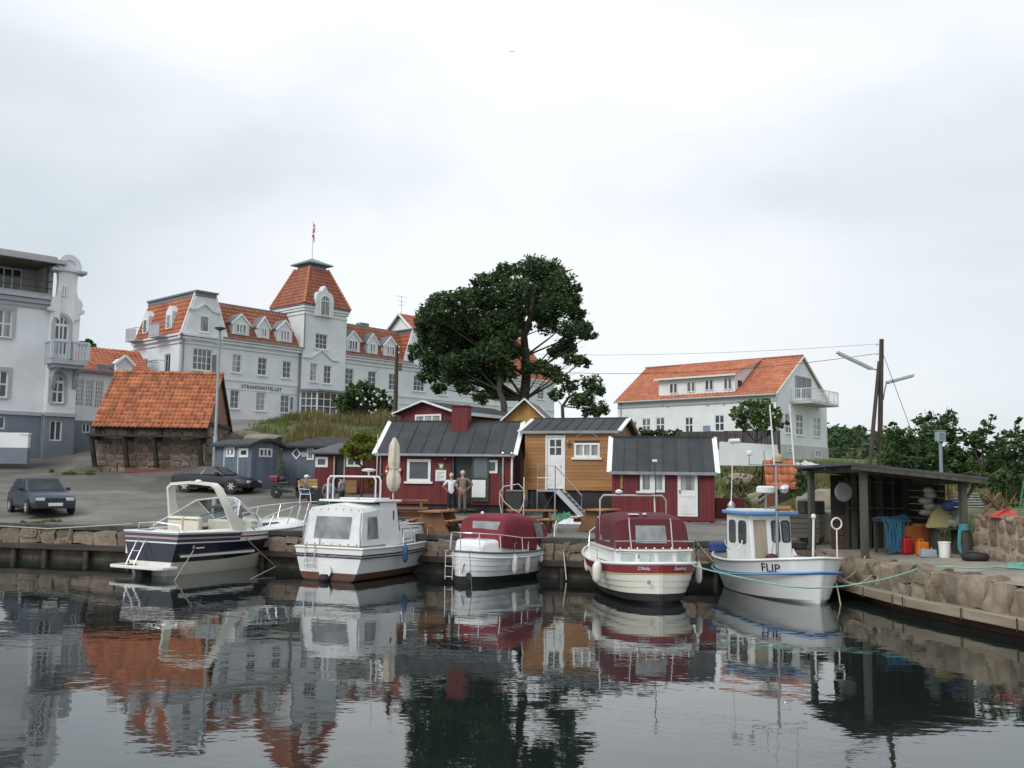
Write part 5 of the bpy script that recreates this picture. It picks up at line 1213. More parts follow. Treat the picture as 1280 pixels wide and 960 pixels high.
# ---------------------------------------------------------------- 1: sports cruiser, stern to the camera
def sports_cruiser():
    T = boat('motorboat', -10.95, 29.6, 61, 'white sports cruiser with navy band, rose stripes and beige radar arch')
    st = catmull([(0, 1.2, 1.30, .32), (1.5, 1.26, 1.27, .32), (3.2, 1.24, 1.24, .38), (4.8, 1.05, 1.26, .5), (6.0, .66, 1.31, .7), (6.9, .03, 1.38, .9)], 5)
    def lev(x):
        t = sstep(1.5, 6.5, x); return [0, .2, lerp(.46, .66, t), lerp(.80, .86, t), lerp(.825, .875, t), lerp(.88, .90, t), lerp(.915, .935, t), .97, 1]
    o, pt = hull(T, st, lev, [CREAM, NAVY, GEL, SLATE, PINK, CRIM], [0, 0, 1, 2, 3, 4, 3, 2], zk=-.35, nose=1.1)
    # forward of the cockpit the upper stripes are crimson on white
    me = o.data
    for p in me.polygons:
        if p.material_index in (3, 4) and p.center.x > 2.6: p.material_index = 5 if p.material_index == 4 else 2
    gunwale(T, st, .03, GEL, nose=1.1)
    fore = [s for s in st if s[0] >= 3.1]
    x0_ = st[0][0]
    nz_ = lambda x: x+1.1*.4*(x/6.9)**3
    MB().grid([[(nz_(q[0]), y*max(.01, q[1]-.02), q[2]+.0+.30*(1-abs(y)**2.4)*sstep(6.9, 5.6, q[0])) for y in (-1, -.75, -.5, -.25, 0, .25, .5, .75, 1)] for q in fore]).build('foredeck', GEL, T, 60)
    # cabin side windows
    for s in (-1, 1): MB().add([(3.75, s*.98, 1.33), (4.9, s*.78, 1.38), (4.75, s*.72, 1.47), (3.85, s*.86, 1.47)], [(0, 1, 2, 3)]).build('cabin_window', NAVY, T)
    # cockpit: floor, coamings, seats
    MB().box(.25, -1.1, .55, 3.3, 1.1, .62).build('cockpit_floor', CREAM, T)
    for s in (-1, 1):
        MB().prism([(.08, s*1.17, 1.285), (3.2, s*1.19, 1.25), (3.2, s*.95, 1.36), (.35, s*.95, 1.34)], None, (0, 0, -.05)).build('coaming', GEL, T, bevel=.02)
        MB().box(.9, s*.94-.03, .8, 3.0, s*.94+.03, 1.30).build('side_upholstery', CRIM, T)
    MB().prism([(.03, -1.17, 1.29), (.45, -1.0, 1.36), (.45, .25, 1.36), (.03, .25, 1.29)], None, (0, 0, -.06)).build('transom_coaming', GEL, T, bevel=.02)
    MB().box(.06, .25, .6, .12, 1.17, 1.27).build('transom_door', GEL, T)
    MB().box(.45, -.95, .62, .95, .2, 1.12).build('rear_bench', BEIGE, T, bevel=.05); MB().box(.42, -.95, 1.08, .56, .2, 1.30).build('bench_back', BEIGE, T, bevel=.04)
    for y in (.52, -.2):
        b = MB().box(1.35, y-.34, 1.1, 1.55, y+.34, 1.72).build('helm_seat', BEIGE, T, bevel=.06); MB().box(1.33, y-.30, 1.62, 1.352, y+.3, 1.64).build('seam', TEAK, b); MB().box(1.4, y-.32, .62, 1.95, y+.32, 1.15).build('seat_base', BEIGE, T, bevel=.05)
    MB().prism([(3.2, -1.0, .9), (3.2, 1.0, .9), (3.2, 1.0, 1.55), (3.2, -1.0, 1.55)], None, (.35, 0, 0)).build('dashboard', BEIGE, T, bevel=.04)
    m = MB(); N = 16; c = Vector((3.05, -.4, 1.62))
    ring = [c+Vector((.08*math.sin(2*math.pi*k/N), .19*math.cos(2*math.pi*k/N), .18*math.sin(2*math.pi*k/N))) for k in range(N)]
    m.tube(ring, .018, 6, closed=True); m.bar(ring[0], ring[8], .03); m.bar(ring[4], ring[12], .03); m.build('steering_wheel', BLACK, T)
    # windscreen
    B = [(.9, 1.10, 1.34), (3.7, 1.0, 1.42), (4.3, .3, 1.6), (4.3, -.3, 1.6), (3.7, -1.0, 1.42), (2.4, -1.10, 1.34)]
    Tp = [(1.0, 1.08, 1.42), (2.6, .90, 2.2), (3.1, .30, 2.3), (3.1, -.30, 2.3), (2.75, -.90, 2.2), (2.45, -1.06, 1.5)]
    gl = mat('clear_acrylic', (.75, .85, .83), None, rough=.03, trans=.92, ior=1.2)
    fm = MB(); fm.tube(Tp, .028, 6); fm.tube(B, .025, 6)
    for i in (1, 2, 3, 4): fm.tube([B[i], Tp[i]], .025, 6)
    f = fm.build('windscreen_frame', WHITE, T, 60)
    for i in range(5): MB().add([B[i], B[i+1], Tp[i+1], Tp[i]], [(0, 1, 2, 3)]).build('windscreen_pane', gl, f)
    MB().tube([(2.4, .5, 1.7), (3.4, -.2, 2.0)], .012, 5).build('wiper', BLACK, f)
    # radar arch
    A = [(2.0, 1.12, 1.3), (1.75, 1.12, 2.1), (1.6, 1.04, 2.62), (1.6, .88, 2.74), (1.6, 0, 2.80), (1.6, -.88, 2.74), (1.65, -1.04, 2.62), (2.0, -1.13, 2.0), (2.5, -1.16, 1.3)]
    m = MB(); n = len(A); w0 = .15
    pr = []
    for i, p in enumerate(A):
        d = (Vector(A[min(i+1, n-1)])-Vector(A[max(i-1, 0)])).normalized(); nn = d.cross(Vector((1, 0, 0))).normalized()
        w = w0+(.16 if i in (0, n-1) else 0); p = Vector(p)
        pr.append([p+Vector((-w, 0, 0))+nn*.045, p+Vector((w, 0, 0))+nn*.045, p+Vector((w, 0, 0))-nn*.045, p+Vector((-w, 0, 0))-nn*.045, p+Vector((-w, 0, 0))+nn*.045])
    m.grid(pr); m.build('radar_arch', CREAM, T, 50)
    MB().lathe([(.10, 0), (.11, .05), (.05, .09)], (1.6, -.2, 2.8), 12).build('arch_light', WHITE, T, 50)
    # swim platform, ladder, outdrive, rails
    MB().xy([(-.62, -1.0), (-.5, -1.15), (.02, -1.2), (.02, 1.2), (-.5, 1.15), (-.62, 1.0)], .22, .31).build('swim_platform', GEL, T, bevel=.02)
    m = MB(); 
    for y in (.55, .2): m.tube([(-.42, y, .32), (-.06, y, 1.0), (.02, y, 1.06), (.1, y, 1.04)], .02, 6)
    m.tube([(-.2, .55, .72), (-.2, .2, .72)], .016, 6); m.build('boarding_ladder', CHROME, T, 60)
    MB().lathe([(.12, 0), (.14, .015), (.1, .02)], (-.3, .4, .315), 14).build('deck_ring', BLACK, T)
    m = MB().prism([(-.45, -.14, .2), (-.02, -.14, .25), (-.02, -.14, -.4), (-.3, -.14, -.5)], None, (0, .28, 0)); m.build('outdrive', BLACK, T, bevel=.04)
    MB().tube([(.02, .58, 1.3), (.02, .58, 1.55), (.3, .2, 1.57), (.3, -.9, 1.5), (.3, -1.0, 1.32)], .018, 6).build('stern_rail', CHROME, T, 60)
    MB().bar((-.015, .13, .98), (-.03, .33, .98), .05).build('stern_fitting', CHROME, T)
    bow = nz_(6.9)
    R_ = [(3.4, -1.0, 1.5), (4.3, -1.0, 1.78), (5.6, -.72, 1.98), (6.7, -.28, 2.08), (bow+.25, -.12, 2.1), (bow+.25, .12, 2.1), (6.7, .28, 2.08), (5.6, .72, 1.98), (4.3, 1.0, 1.78), (3.4, 1.0, 1.5)]
    po = []
    for (x, y, z) in ((4.3, 1.0, 1.78), (5.4, .80, 1.96), (6.2, .48, 2.04), (6.95, .22, 2.1)):
        for s in (-1, 1): po.append(((x, s*y, z), (x-.25, s*(y-.04), 1.33)))
    rail(T, R_, .02, po, 'bow_rail')
    m = MB(); 
    for k in range(9): y = .9-.2*k+.1; m.mat(0).box(.03, 0, 0, .03, 0, 0) if False else None
    # name letters on the quarter (illegible in the picture): a small emblem
    q = pt(st[1], .66, -1); MB().box(.55, -1.225, .80, .62, -1.20, .90).mat(1).box(.68, -1.228, .80, 1.0, -1.20, .84).build('emblem', [PINK, mat('pale_lettering', (.6, .62, .66))], T)
    return T
sports_cruiser()
# ---------------------------------------------------------------- 2: cabin boat under a white tent
def tent_boat():
    T = boat('cabin_boat', -5.32, 28.5, 64, 'white cabin boat with white canvas tent, roof rail and blue fender'); T.scale = (1.06, 1, 1)
    st = catmull([(0, 1.22, .96, .22), (1.6, 1.28, .96, .22), (3.2, 1.22, 1.0, .3), (4.6, .9, 1.06, .5), (5.5, .45, 1.12, .7), (6.1, .02, 1.18, .9)], 4)
    lv = [0, .26, .42, .82, .855, 1]
    hull(T, st, lv, [ANTIF, BOOT, GELO, NAVY, GEL], [0, 1, 2, 3, 4], zk=-.28, nose=.7)
    gunwale(T, st, .035, GEL, nose=.7); gunwale(T, st, .03, NAVY, 'rub_rail', dz=-.26, out=.015, nose=.5); deck(T, st, -.03, GEL, .02)
    # canvas tent over the cockpit
    P = [(.12+(z-1)*.16, y, z) for y, z in ((1.06, 1.0), (1.03, 1.5), (.98, 1.98), (.88, 2.12), (0, 2.24), (-.88, 2.12), (-.98, 1.98), (-1.03, 1.5), (-1.06, 1.0))]
    Q = [(1.2, y, z+(.1 if 1.9 < z else 0)) for x, y, z in P]; Mid = [((a[0]+b[0])/2, a[1]*1.0, (a[2]+b[2])/2-(.03 if a[2] > 2 else 0)) for a, b in zip(P, Q)]
    tn = MB().grid([P, Mid, Q]).add(P, [tuple(range(9))]).build('canvas_tent', CANVAS_W, T, 30)
    def pane(pts, name='tent_window'):
        return MB().add(pts, [tuple(range(len(pts)))]).build(name, VINYL, tn)
    pane([(.12+(z-1)*.16-.012, y, z) for y, z in ((.68, 1.22), (-.6, 1.22), (-.62, 1.86), (.66, 1.86))])
    for s in (-1, 1):
        pane([(.42, s*1.068, 1.22), (.95, s*1.068, 1.22), (.92, s*1.022, 1.86), (.48, s*1.022, 1.86)])
        m = MB().tube([(.11, s*1.03, 1.02), (.105, s*1.015, 1.5), (.2, s*.985, 1.98)], .018, 6); m.build('tent_seam', mat('grey_zip', (.3, .31, .33)), tn)
    m = MB()
    for k in range(7): y = -.9+.3*k; m.sphere((.12, y, 1.06), .018, n=6, m=4); m.sphere((.29, y*.92, 2.04+.05*(1-abs(y))), .018, n=6, m=4)
    m.build('press_studs', BLACK, tn)
    MB().box(.06, -1.08, .95, 1.3, -1.02, 1.03).box(.06, 1.02, .95, 1.3, 1.08, 1.03).box(.04, -1.08, .95, .12, 1.08, 1.03).build('cockpit_coaming', mat('grey_teak', (.33, .28, .22), (.25, .21, .17), 3, .7), T)
    # hard-top cabin
    MB().prism([(1.15, -1.05, .95), (2.15, -1.04, .98), (2.0, -.94, 2.3), (1.15, -.95, 2.26)], None, (0, .03, 0)).build('cabin_side', GEL, T, bevel=.01)
    MB().prism([(1.15, 1.02, .95), (2.15, 1.01, .98), (2.0, .91, 2.3), (1.15, .92, 2.26)], None, (0, .03, 0)).build('cabin_side', GEL, T, bevel=.01)
    MB().prism([(2.15, -1.0, 1.4), (2.15, 1.0, 1.4), (1.98, .9, 2.28), (1.98, -.9, 2.28)], None, (.03, 0, 0)).build('windscreen', WSHIELD, T)
    MB().box(.75, -1.02, 2.28, 2.2, 1.02, 2.35).build('hardtop', GEL, T, bevel=.03)
    for a, b in ((-.7, -.05), (.05, .7)): MB().box(1.35, a, 2.352, 2.0, b, 2.40).build('roof_hatch', GEL, T, bevel=.015)
    MB().tube([(1.8, -1.0, 1.75), (1.82, -.985, 2.02)], .02, 6).build('grab_handle', BLACK, T)
    # low forward cabin
    F0 = [(2.1, 1.0, .98), (2.1, .95, 1.55), (2.1, -.95, 1.55), (2.1, -1.0, .98)]; F1 = [(4.3, .72, 1.05), (4.1, .64, 1.5), (4.1, -.64, 1.5), (4.3, -.72, 1.05)]
    c = MB().grid([F0, F1]).add(F1, [(0, 1, 2, 3)]).build('fore_cabin', GEL, T, 20)
    for s in (-1, 1):
        for a, b in ((.14, .38), (.46, .7)):
            L_ = lambda t, q: tuple(lerp(lerp(F0[0][i], F0[1][i], q), lerp(F1[0][i], F1[1][i], q), t) for i in range(3))
            pts = [L_(a, .22), L_(b, .22), L_(b, .82), L_(a, .82)]; pts = [(x, s*(y+.008), z) for x, y, z in pts]
            MB().add(pts, [(0, 1, 2, 3)]).build('cabin_window', BEIGE, c)
            mb = MB().tube(pts, .014, 5, closed=True); mb.build('window_rim', BLACK, c)
    MB().box(2.15, -.74, 1.545, 4.0, .74, 1.57).build('cabin_top', GEL, c, bevel=.015)
    # roof rail: white goal post
    m = MB()
    for x in (1.0, 1.25): m.tube([(x, .88, 2.3), (x, .88, 2.95), (x, .8, 3.05), (x, -.8, 3.05), (x, -.88, 2.95), (x, -.88, 2.3)], .028, 6)
    m.build('roof_rail', WHITE, T, 60)
    m = MB().tube([(1.5, -.25, 3.05), (1.5, -.25, 3.2)], .03, 6).lathe([(.02, 0), (.2, .02), (.22, .07), (.1, .1)], (1.5, -.25, 3.2), 12); m.build('radar_dome', WHITE, T, 50)
    MB().tube([(1.5, -.55, 3.05), (1.5, -.55, 4.35)], .012, 5).build('whip_antenna', WHITE, T)
    MB().lathe([(.04, 0), (.05, .06), (.02, .1)], (1.5, -.75, 3.06), 8).build('anchor_light', BLACK, T)
    # rails, ladder, stern gear
    R_ = [(2.0, -1.22, 1.0), (2.05, -1.2, 1.35), (3.4, -1.12, 1.4), (4.8, -.78, 1.5), (5.7, -.36, 1.62), (6.3, 0, 1.68), (5.7, .36, 1.62), (4.8, .78, 1.5), (3.4, 1.12, 1.4), (2.05, 1.2, 1.35), (2.0, 1.22, 1.0)]
    rail(T, R_, .016, [((x, s*y, z), (x, s*(y+.03), 1.02)) for x, y, z in ((2.7, 1.17, 1.38), (3.6, 1.07, 1.42), (4.6, .84, 1.5), (5.5, .45, 1.6)) for s in (-1, 1)], 'bow_rail')
    ladder(T, -.01, .62, .38, 1.0, .34); MB().tube([(.1, .42, 1.0), (.1, .42, 1.5)], .015, 5).build('ensign_staff', STEEL, T)
    m = MB().lathe([(.12, -.14), (.16, -.05), (.12, .08)], (-.08, .05, .12), 12); m.box(-.16, -.05, -.3, -.02, .12, .15); m.build('outdrive', RUBBER, T)
    MB().lathe([(.02, 0), (.2, .01), (.22, .05)], (-.03, .05, .30), 14, Matrix.Rotation(-math.pi/2, 3, 'Y')).build('drive_collar', GEL, T)
    MB().box(-.015, .0, .70, .0, .06, .78).build('vent', BLACK, T)
    return T
tent_boat()
# ---------------------------------------------------------------- 3 and 4: clinker double-enders with canopies
def rcanopy(parent, stn, mt, name='canopy', caps=(True, True)):
    """canvas hood lofted from arches: stn=[(x, half width, z base, z top, squareness)]"""
    rows = []
    for x, hw, zb, zt, q in stn:
        row = []
        for k in range(13):
            t = math.pi*k/12; c, s = math.cos(t), math.sin(t)
            row.append((x, hw*math.copysign(abs(c)**q, c), zb+(zt-zb)*abs(s)**q))
        rows.append(row)
    mb = MB().grid(rows)
    if caps[0]: mb.add(rows[0], [tuple(range(13))])
    if caps[1]: mb.add(rows[-1], [tuple(range(13))])
    return mb.build(name, mt, parent, 35), rows
def red_canopy_boat():
    T = boat('cabin_boat', -1.45, 28.1, 58, 'white clinker boat with bright red canopy and white fenders over its side')
    st = catmull([(0, .03, .93, .5), (.35, .55, .90, .45), (1.0, .93, .87, .42), (2.3, 1.1, .86, .40), (3.6, 1.0, .92, .42), (4.6, .66, 1.02, .5), (5.4, .03, 1.16, .6)], 5)
    lv = [0, .28, .45, .58, .70, .82, .9, 1]
    hull(T, st, lv, [ANTIF, GELO, GEL], [0, 0, 1, 1, 1, 2, 2], step=.022, zk=-.36, nose=.35, close=False)
    gunwale(T, st, .03, mat('grey_rubber_rail', (.10, .11, .12)), nose=.35); deck(T, st, -.04, GEL, .02); gunwale(T, st, .02, GEL, 'rub_strake', dz=-.14, out=-.005, nose=.3)
    # coachroof aft
    c, rows = rcanopy(T, [(.42, .46, .86, 1.06, .3), (.58, .56, .86, 1.24, .28), (1.6, .84, .84, 1.28, .25), (2.3, .95, .84, 1.28, .25)], GEL, 'coachroof')
    for s in (-1, 1): MB().tube([(1.15, s*.76, 1.10), (1.7, s*.88, 1.10)], .05, 6).build('portlight', NAVY, c)
    MB().lathe([(.05, 0), (.06, .05), (.03, .06)], (.72, -.15, 1.24), 10).build('vent', CHROME, c); MB().lathe([(.07, 0), (.07, .02)], (.6, .16, 1.05), 10, Matrix.Rotation(-math.pi/2, 3, 'Y')).build('lamp', WHITE, c)
    # red canopy
    h, rows = rcanopy(T, [(1.02, .80, 1.02, 1.28, .3), (1.22, .84, .98, 1.86, .30), (1.6, .90, .94, 1.98, .30), (2.4, .95, .9, 1.97, .32), (3.1, .92, .92, 1.84, .34), (3.6, .86, .96, 1.66, .38)], CANVAS_R)
    MB().add([(1.06, -.52, 1.36), (1.06, .30, 1.36), (1.172, .36, 1.76), (1.172, -.64, 1.76)], [(0, 1, 2, 3)]).build('canopy_window', VINYL, h)
    for s in (-1, 1): MB().add([(2.75, s*.965, 1.25), (3.2, s*.945, 1.25), (3.1, s*.90, 1.68), (2.6, s*.92, 1.7)], [(0, 1, 2, 3)]).build('canopy_window', VINYL, h)
    m = MB()
    for x0, x1 in ((1.5, 2.1), (2.0, 2.5), (2.6, 2.35)): m.tube([(x0, -.96, 1.15), (x1, -.72, 1.80), (x1, -.4, 2.0)], .022, 6)
    m.build('canopy_seam', CANVAS_R, h, 60)
    MB().sphere((1.3, .1, 2.0), .05).build('masthead_light', WHITE, T)
    # windscreen ahead of the hood
    W0 = [(3.6, .82, 1.0), (3.95, .5, 1.05), (3.95, -.5, 1.05), (3.6, -.82, 1.0)]; W1 = [(3.5, .72, 1.62), (3.7, .45, 1.66), (3.7, -.45, 1.66), (3.5, -.72, 1.62)]
    f = MB().tube(W1, .03, 6).tube(W0, .03, 6)
    for a, b in zip(W0, W1): f.tube([a, b], .03, 6)
    f = f.build('windscreen_frame', WHITE, T, 60)
    for i in range(3): MB().add([W0[i], W0[i+1], W1[i+1], W1[i]], [(0, 1, 2, 3)]).build('windscreen_pane', WSHIELD, f)
    rcanopy(T, [(3.6, .8, .9, 1.12, .5), (4.4, .5, .95, 1.2, .5), (4.8, .2, .98, 1.1, .6)], GEL, 'foredeck_cabin')
    # rails
    ring = [(.02, 0, 1.46), (.25, .5, 1.45), (.8, .86, 1.40), (1.8, 1.0, 1.28), (3.0, 1.02, 1.22), (3.9, .9, 1.25)]; full = [(x, -y, z) for x, y, z in ring[::-1]]+ring[1:]
    rail(T, full, .018, [((x, s*y, z), (x, s*(y+.04), .92)) for x, y, z in ring[1:] for s in (-1, 1)]+[(ring[0], (.03, 0, .95))], 'stern_rail')
    rail(T, [(4.1, .8, 1.05), (4.3, .72, 1.55), (5.2, .3, 1.7), (5.55, 0, 1.72), (5.2, -.3, 1.7), (4.3, -.72, 1.55), (4.1, -.8, 1.05)], .02, [((5.0, s*.38, 1.68), (4.95, s*.4, 1.05)) for s in (-1, 1)], 'bow_rail')
    ladder(T, .12, .42, .1, .95, .26); MB().tube([(.3, -.18, .96), (.02, -.12, .5), (-.02, -.1, .3)], .012, 5).build('rudder_line', BLACK, T); MB().lathe([(.09, 0), (.11, .02)], (-.01, -.35, .25), 10, Matrix.Rotation(-math.pi/2, 3, 'Y')).build('exhaust', BLACK, T)
    # tall aerial loop
    m = MB(); m.tube([(3.7, .1, 1.6), (3.7, .1, 3.1)], .015, 6)
    m.build('mast', WHITE, T)
    return T
red_canopy_boat()
def maroon_boat():
    T = boat('cabin_boat', 3.72, 23.9, 97, 'cream clinker boat with maroon canopy and crimson sheer stripe')
    st = catmull([(0, .05, 1.0, .45), (.28, .78, .98, .40), (.9, 1.16, .95, .36), (2.2, 1.34, .93, .34), (3.6, 1.24, 1.0, .38), (4.6, .85, 1.12, .45), (5.5, .03, 1.3, .6)], 5)
    lv = [0, .33, .46, .57, .68, .80, .83, .97, 1]
    hull(T, st, lv, [ANTIF, CREAM, CRIM, GEL, mat('thin_gold', (.45, .33, .12))], [0, 0, 1, 1, 1, 4, 2, 3], step=.022, zk=-.36, nose=.4, close=False)
    gunwale(T, st, .035, GEL, nose=.4); deck(T, st, -.03, CREAM, .02)
    # low aft cabin with four panes
    N = 5; P = [(.62, .92), (.52, .48), (.48, 0), (.52, -.48), (.62, -.92)]
    c = MB().xy([(.75, 1.0)]+P+[(.75, -1.0), (3.6, -1.05), (3.6, 1.05)], .93, 1.26).build('cabin', GEL, T, bevel=.02)
    for i in range(4):
        a, b = Vector((P[i][0], P[i][1], 0)), Vector((P[i+1][0], P[i+1][1], 0)); d = (b-a).normalized(); nrm = Vector((-1, 0, 0))
        q = [a+d*.06+Vector((-.012, 0, .985)), b-d*.06+Vector((-.012, 0, .985)), b-d*.06+Vector((-.012, 0, 1.22)), a+d*.06+Vector((-.012, 0, 1.22))]
        MB().add(q, [(0, 1, 2, 3)]).build('cabin_window', mat('curtained_glass', (.50, .54, .55), (.40, .44, .46), 4, .15), c); MB().tube(q, .018, 5, closed=True).build('window_frame', WHITE, c)
    MB().xy([(.58, 1.0), (.46, .5), (.42, 0), (.46, -.5), (.58, -1.0), (1.0, -1.06), (3.6, -1.08), (3.6, 1.08), (1.0, 1.06)], 1.26, 1.30).build('cabin_roof', GEL, T, bevel=.012)
    # maroon canopy
    h, rows = rcanopy(T, [(.85, 1.0, 1.28, 1.36, .28), (1.02, .97, 1.28, 2.04, .28), (1.3, .96, 1.26, 2.13, .30), (2.2, .98, 1.2, 2.19, .32), (3.3, .96, 1.15, 2.12, .34)], CANVAS_M)
    MB().add([(.855, .42, 1.44), (.855, -.40, 1.44), (.97, -.38, 1.88), (.97, .40, 1.88)], [(0, 1, 2, 3)]).build('canopy_window', VINYL, h)
    for s in (-1, 1): MB().add([(1.4, s*.965, 1.42), (2.6, s*.985, 1.42), (2.5, s*.94, 1.82), (1.45, s*.92, 1.8)], [(0, 1, 2, 3)]).build('canopy_window', VINYL, h)
    for y in (.56, -.54): MB().tube([(.80, y*.98, 1.3), (.99, y, 1.92), (1.04, y*.99, 2.06)], .016, 5).build('canopy_strap', mat('pale_strap', (.55, .5, .45)), h)
    m = MB()
    for k in range(9): m.sphere((.60, -.88+.22*k, 1.33), .025, n=6, m=4)
    m.build('turn_buttons', mat('brass', (.5, .42, .2), None, rough=.3, metal=.8), T)
    MB().tube([(.62, 1.02, 1.3), (.6, 1.02, 1.5), (.52, 0, 1.52), (.6, -1.02, 1.5), (.62, -1.02, 1.3)], .018, 6).build('hand_rail', CHROME, T, 60)
    MB().tube([(2.7, .95, 1.3), (2.7, .95, 2.5), (2.7, .85, 2.62), (2.7, -.8, 2.62), (2.7, -.9, 2.5), (2.7, -.9, 1.3)], .026, 6).build('roll_bar', CHROME, T, 60)
    MB().lathe([(.03, 0), (.1, .03), (.1, .08), (.03, .12)], (2.7, .42, 2.66), 12).build('gps_dome', WHITE, T, 50); MB().box(2.55, -.55, 2.68, 2.85, -.1, 2.74).build('hatch_board', WHITE, T, bevel=.01)
    MB().tube([(2.7, -.62, 2.6), (2.75, -.60, 3.6)], .012, 5).build('whip_antenna', BLACK, T); MB().box(2.69, -.66, 3.55, 2.78, -.54, 3.62).build('anchor_light', WHITE, T)
    MB().tube([(2.7, -.6, 1.9), (2.72, -.58, 2.62)], .022, 6).build('stay', WHITE, T)
    MB().box(1.2, .25, 2.14, 1.45, .48, 2.17).box(1.2, .05, 2.15, 1.3, .13, 2.19).build('deck_light', WHITE, T)
    MB().lathe([(.02, 0), (.055, .01), (.055, .03)], (-.02, .32, .55), 12, Matrix.Rotation(-math.pi/2, 3, 'Y')).build('exhaust', CHROME, T)
    # names on the crimson stripe
    for txt, yc in (('Ofelia', .42), ('Sandvig', -.52)):
        cu = bpy.data.curves.new('name', 'FONT'); cu.body = txt; cu.size = .12; cu.extrude = .003; cu.shear = .3; cu.align_x = 'CENTER'
        t_ = bpy.data.objects.new('t', cu); COL.objects.link(t_); bpy.context.view_layer.update()
        me = bpy.data.meshes.new_from_object(t_.evaluated_get(bpy.context.evaluated_depsgraph_get())); bpy.data.objects.remove(t_)
        for v in me.vertices:
            x, y, z = v.co; yy = yc-x
            # follow the rounded stern at this height
            best = min(st, key=lambda s: abs(s[1]-abs(yy)-.1)); b0 = [s for s in st if s[0] < 1.0]
            xx = np.interp(abs(yy), [s[1]*.93 for s in b0], [s[0] for s in b0]); v.co = (xx-.045-z, yy, .835+y)
        me.materials.clear(); me.materials.append(mat('pale_lettering', (.6, .62, .66))); link(bpy.data.objects.new('name_lettering', me), T)
    rail(T, [(4.2, .95, 1.1), (4.3, .9, 1.55), (5.2, .4, 1.75), (5.75, 0, 1.8), (5.2, -.4, 1.75), (4.3, -.9, 1.55), (4.2, -.95, 1.1)], .018, (), 'bow_rail')
    W0 = [(3.4, .9, 1.25), (3.9, .5, 1.3), (3.9, -.5, 1.3), (3.4, -.9, 1.25)]; W1 = [(3.3, .85, 2.0), (3.6, .5, 2.05), (3.6, -.5, 2.05), (3.3, -.85, 2.0)]
    f = MB().tube(W1, .03, 6); [f.tube([a, b], .03, 6) for a, b in zip(W0, W1)]; f = f.build('windscreen_frame', WHITE, T, 60)
    for i in range(3): MB().add([W0[i], W0[i+1], W1[i+1], W1[i]], [(0, 1, 2, 3)]).build('windscreen_pane', WSHIELD, f)
    for s in (-1, 1): MB().box(3.3, s*.78-.05, .95, 3.5, s*.78+.05, 1.3).build('cabin_side_post', WHITE, T)
    return T
maroon_boat()
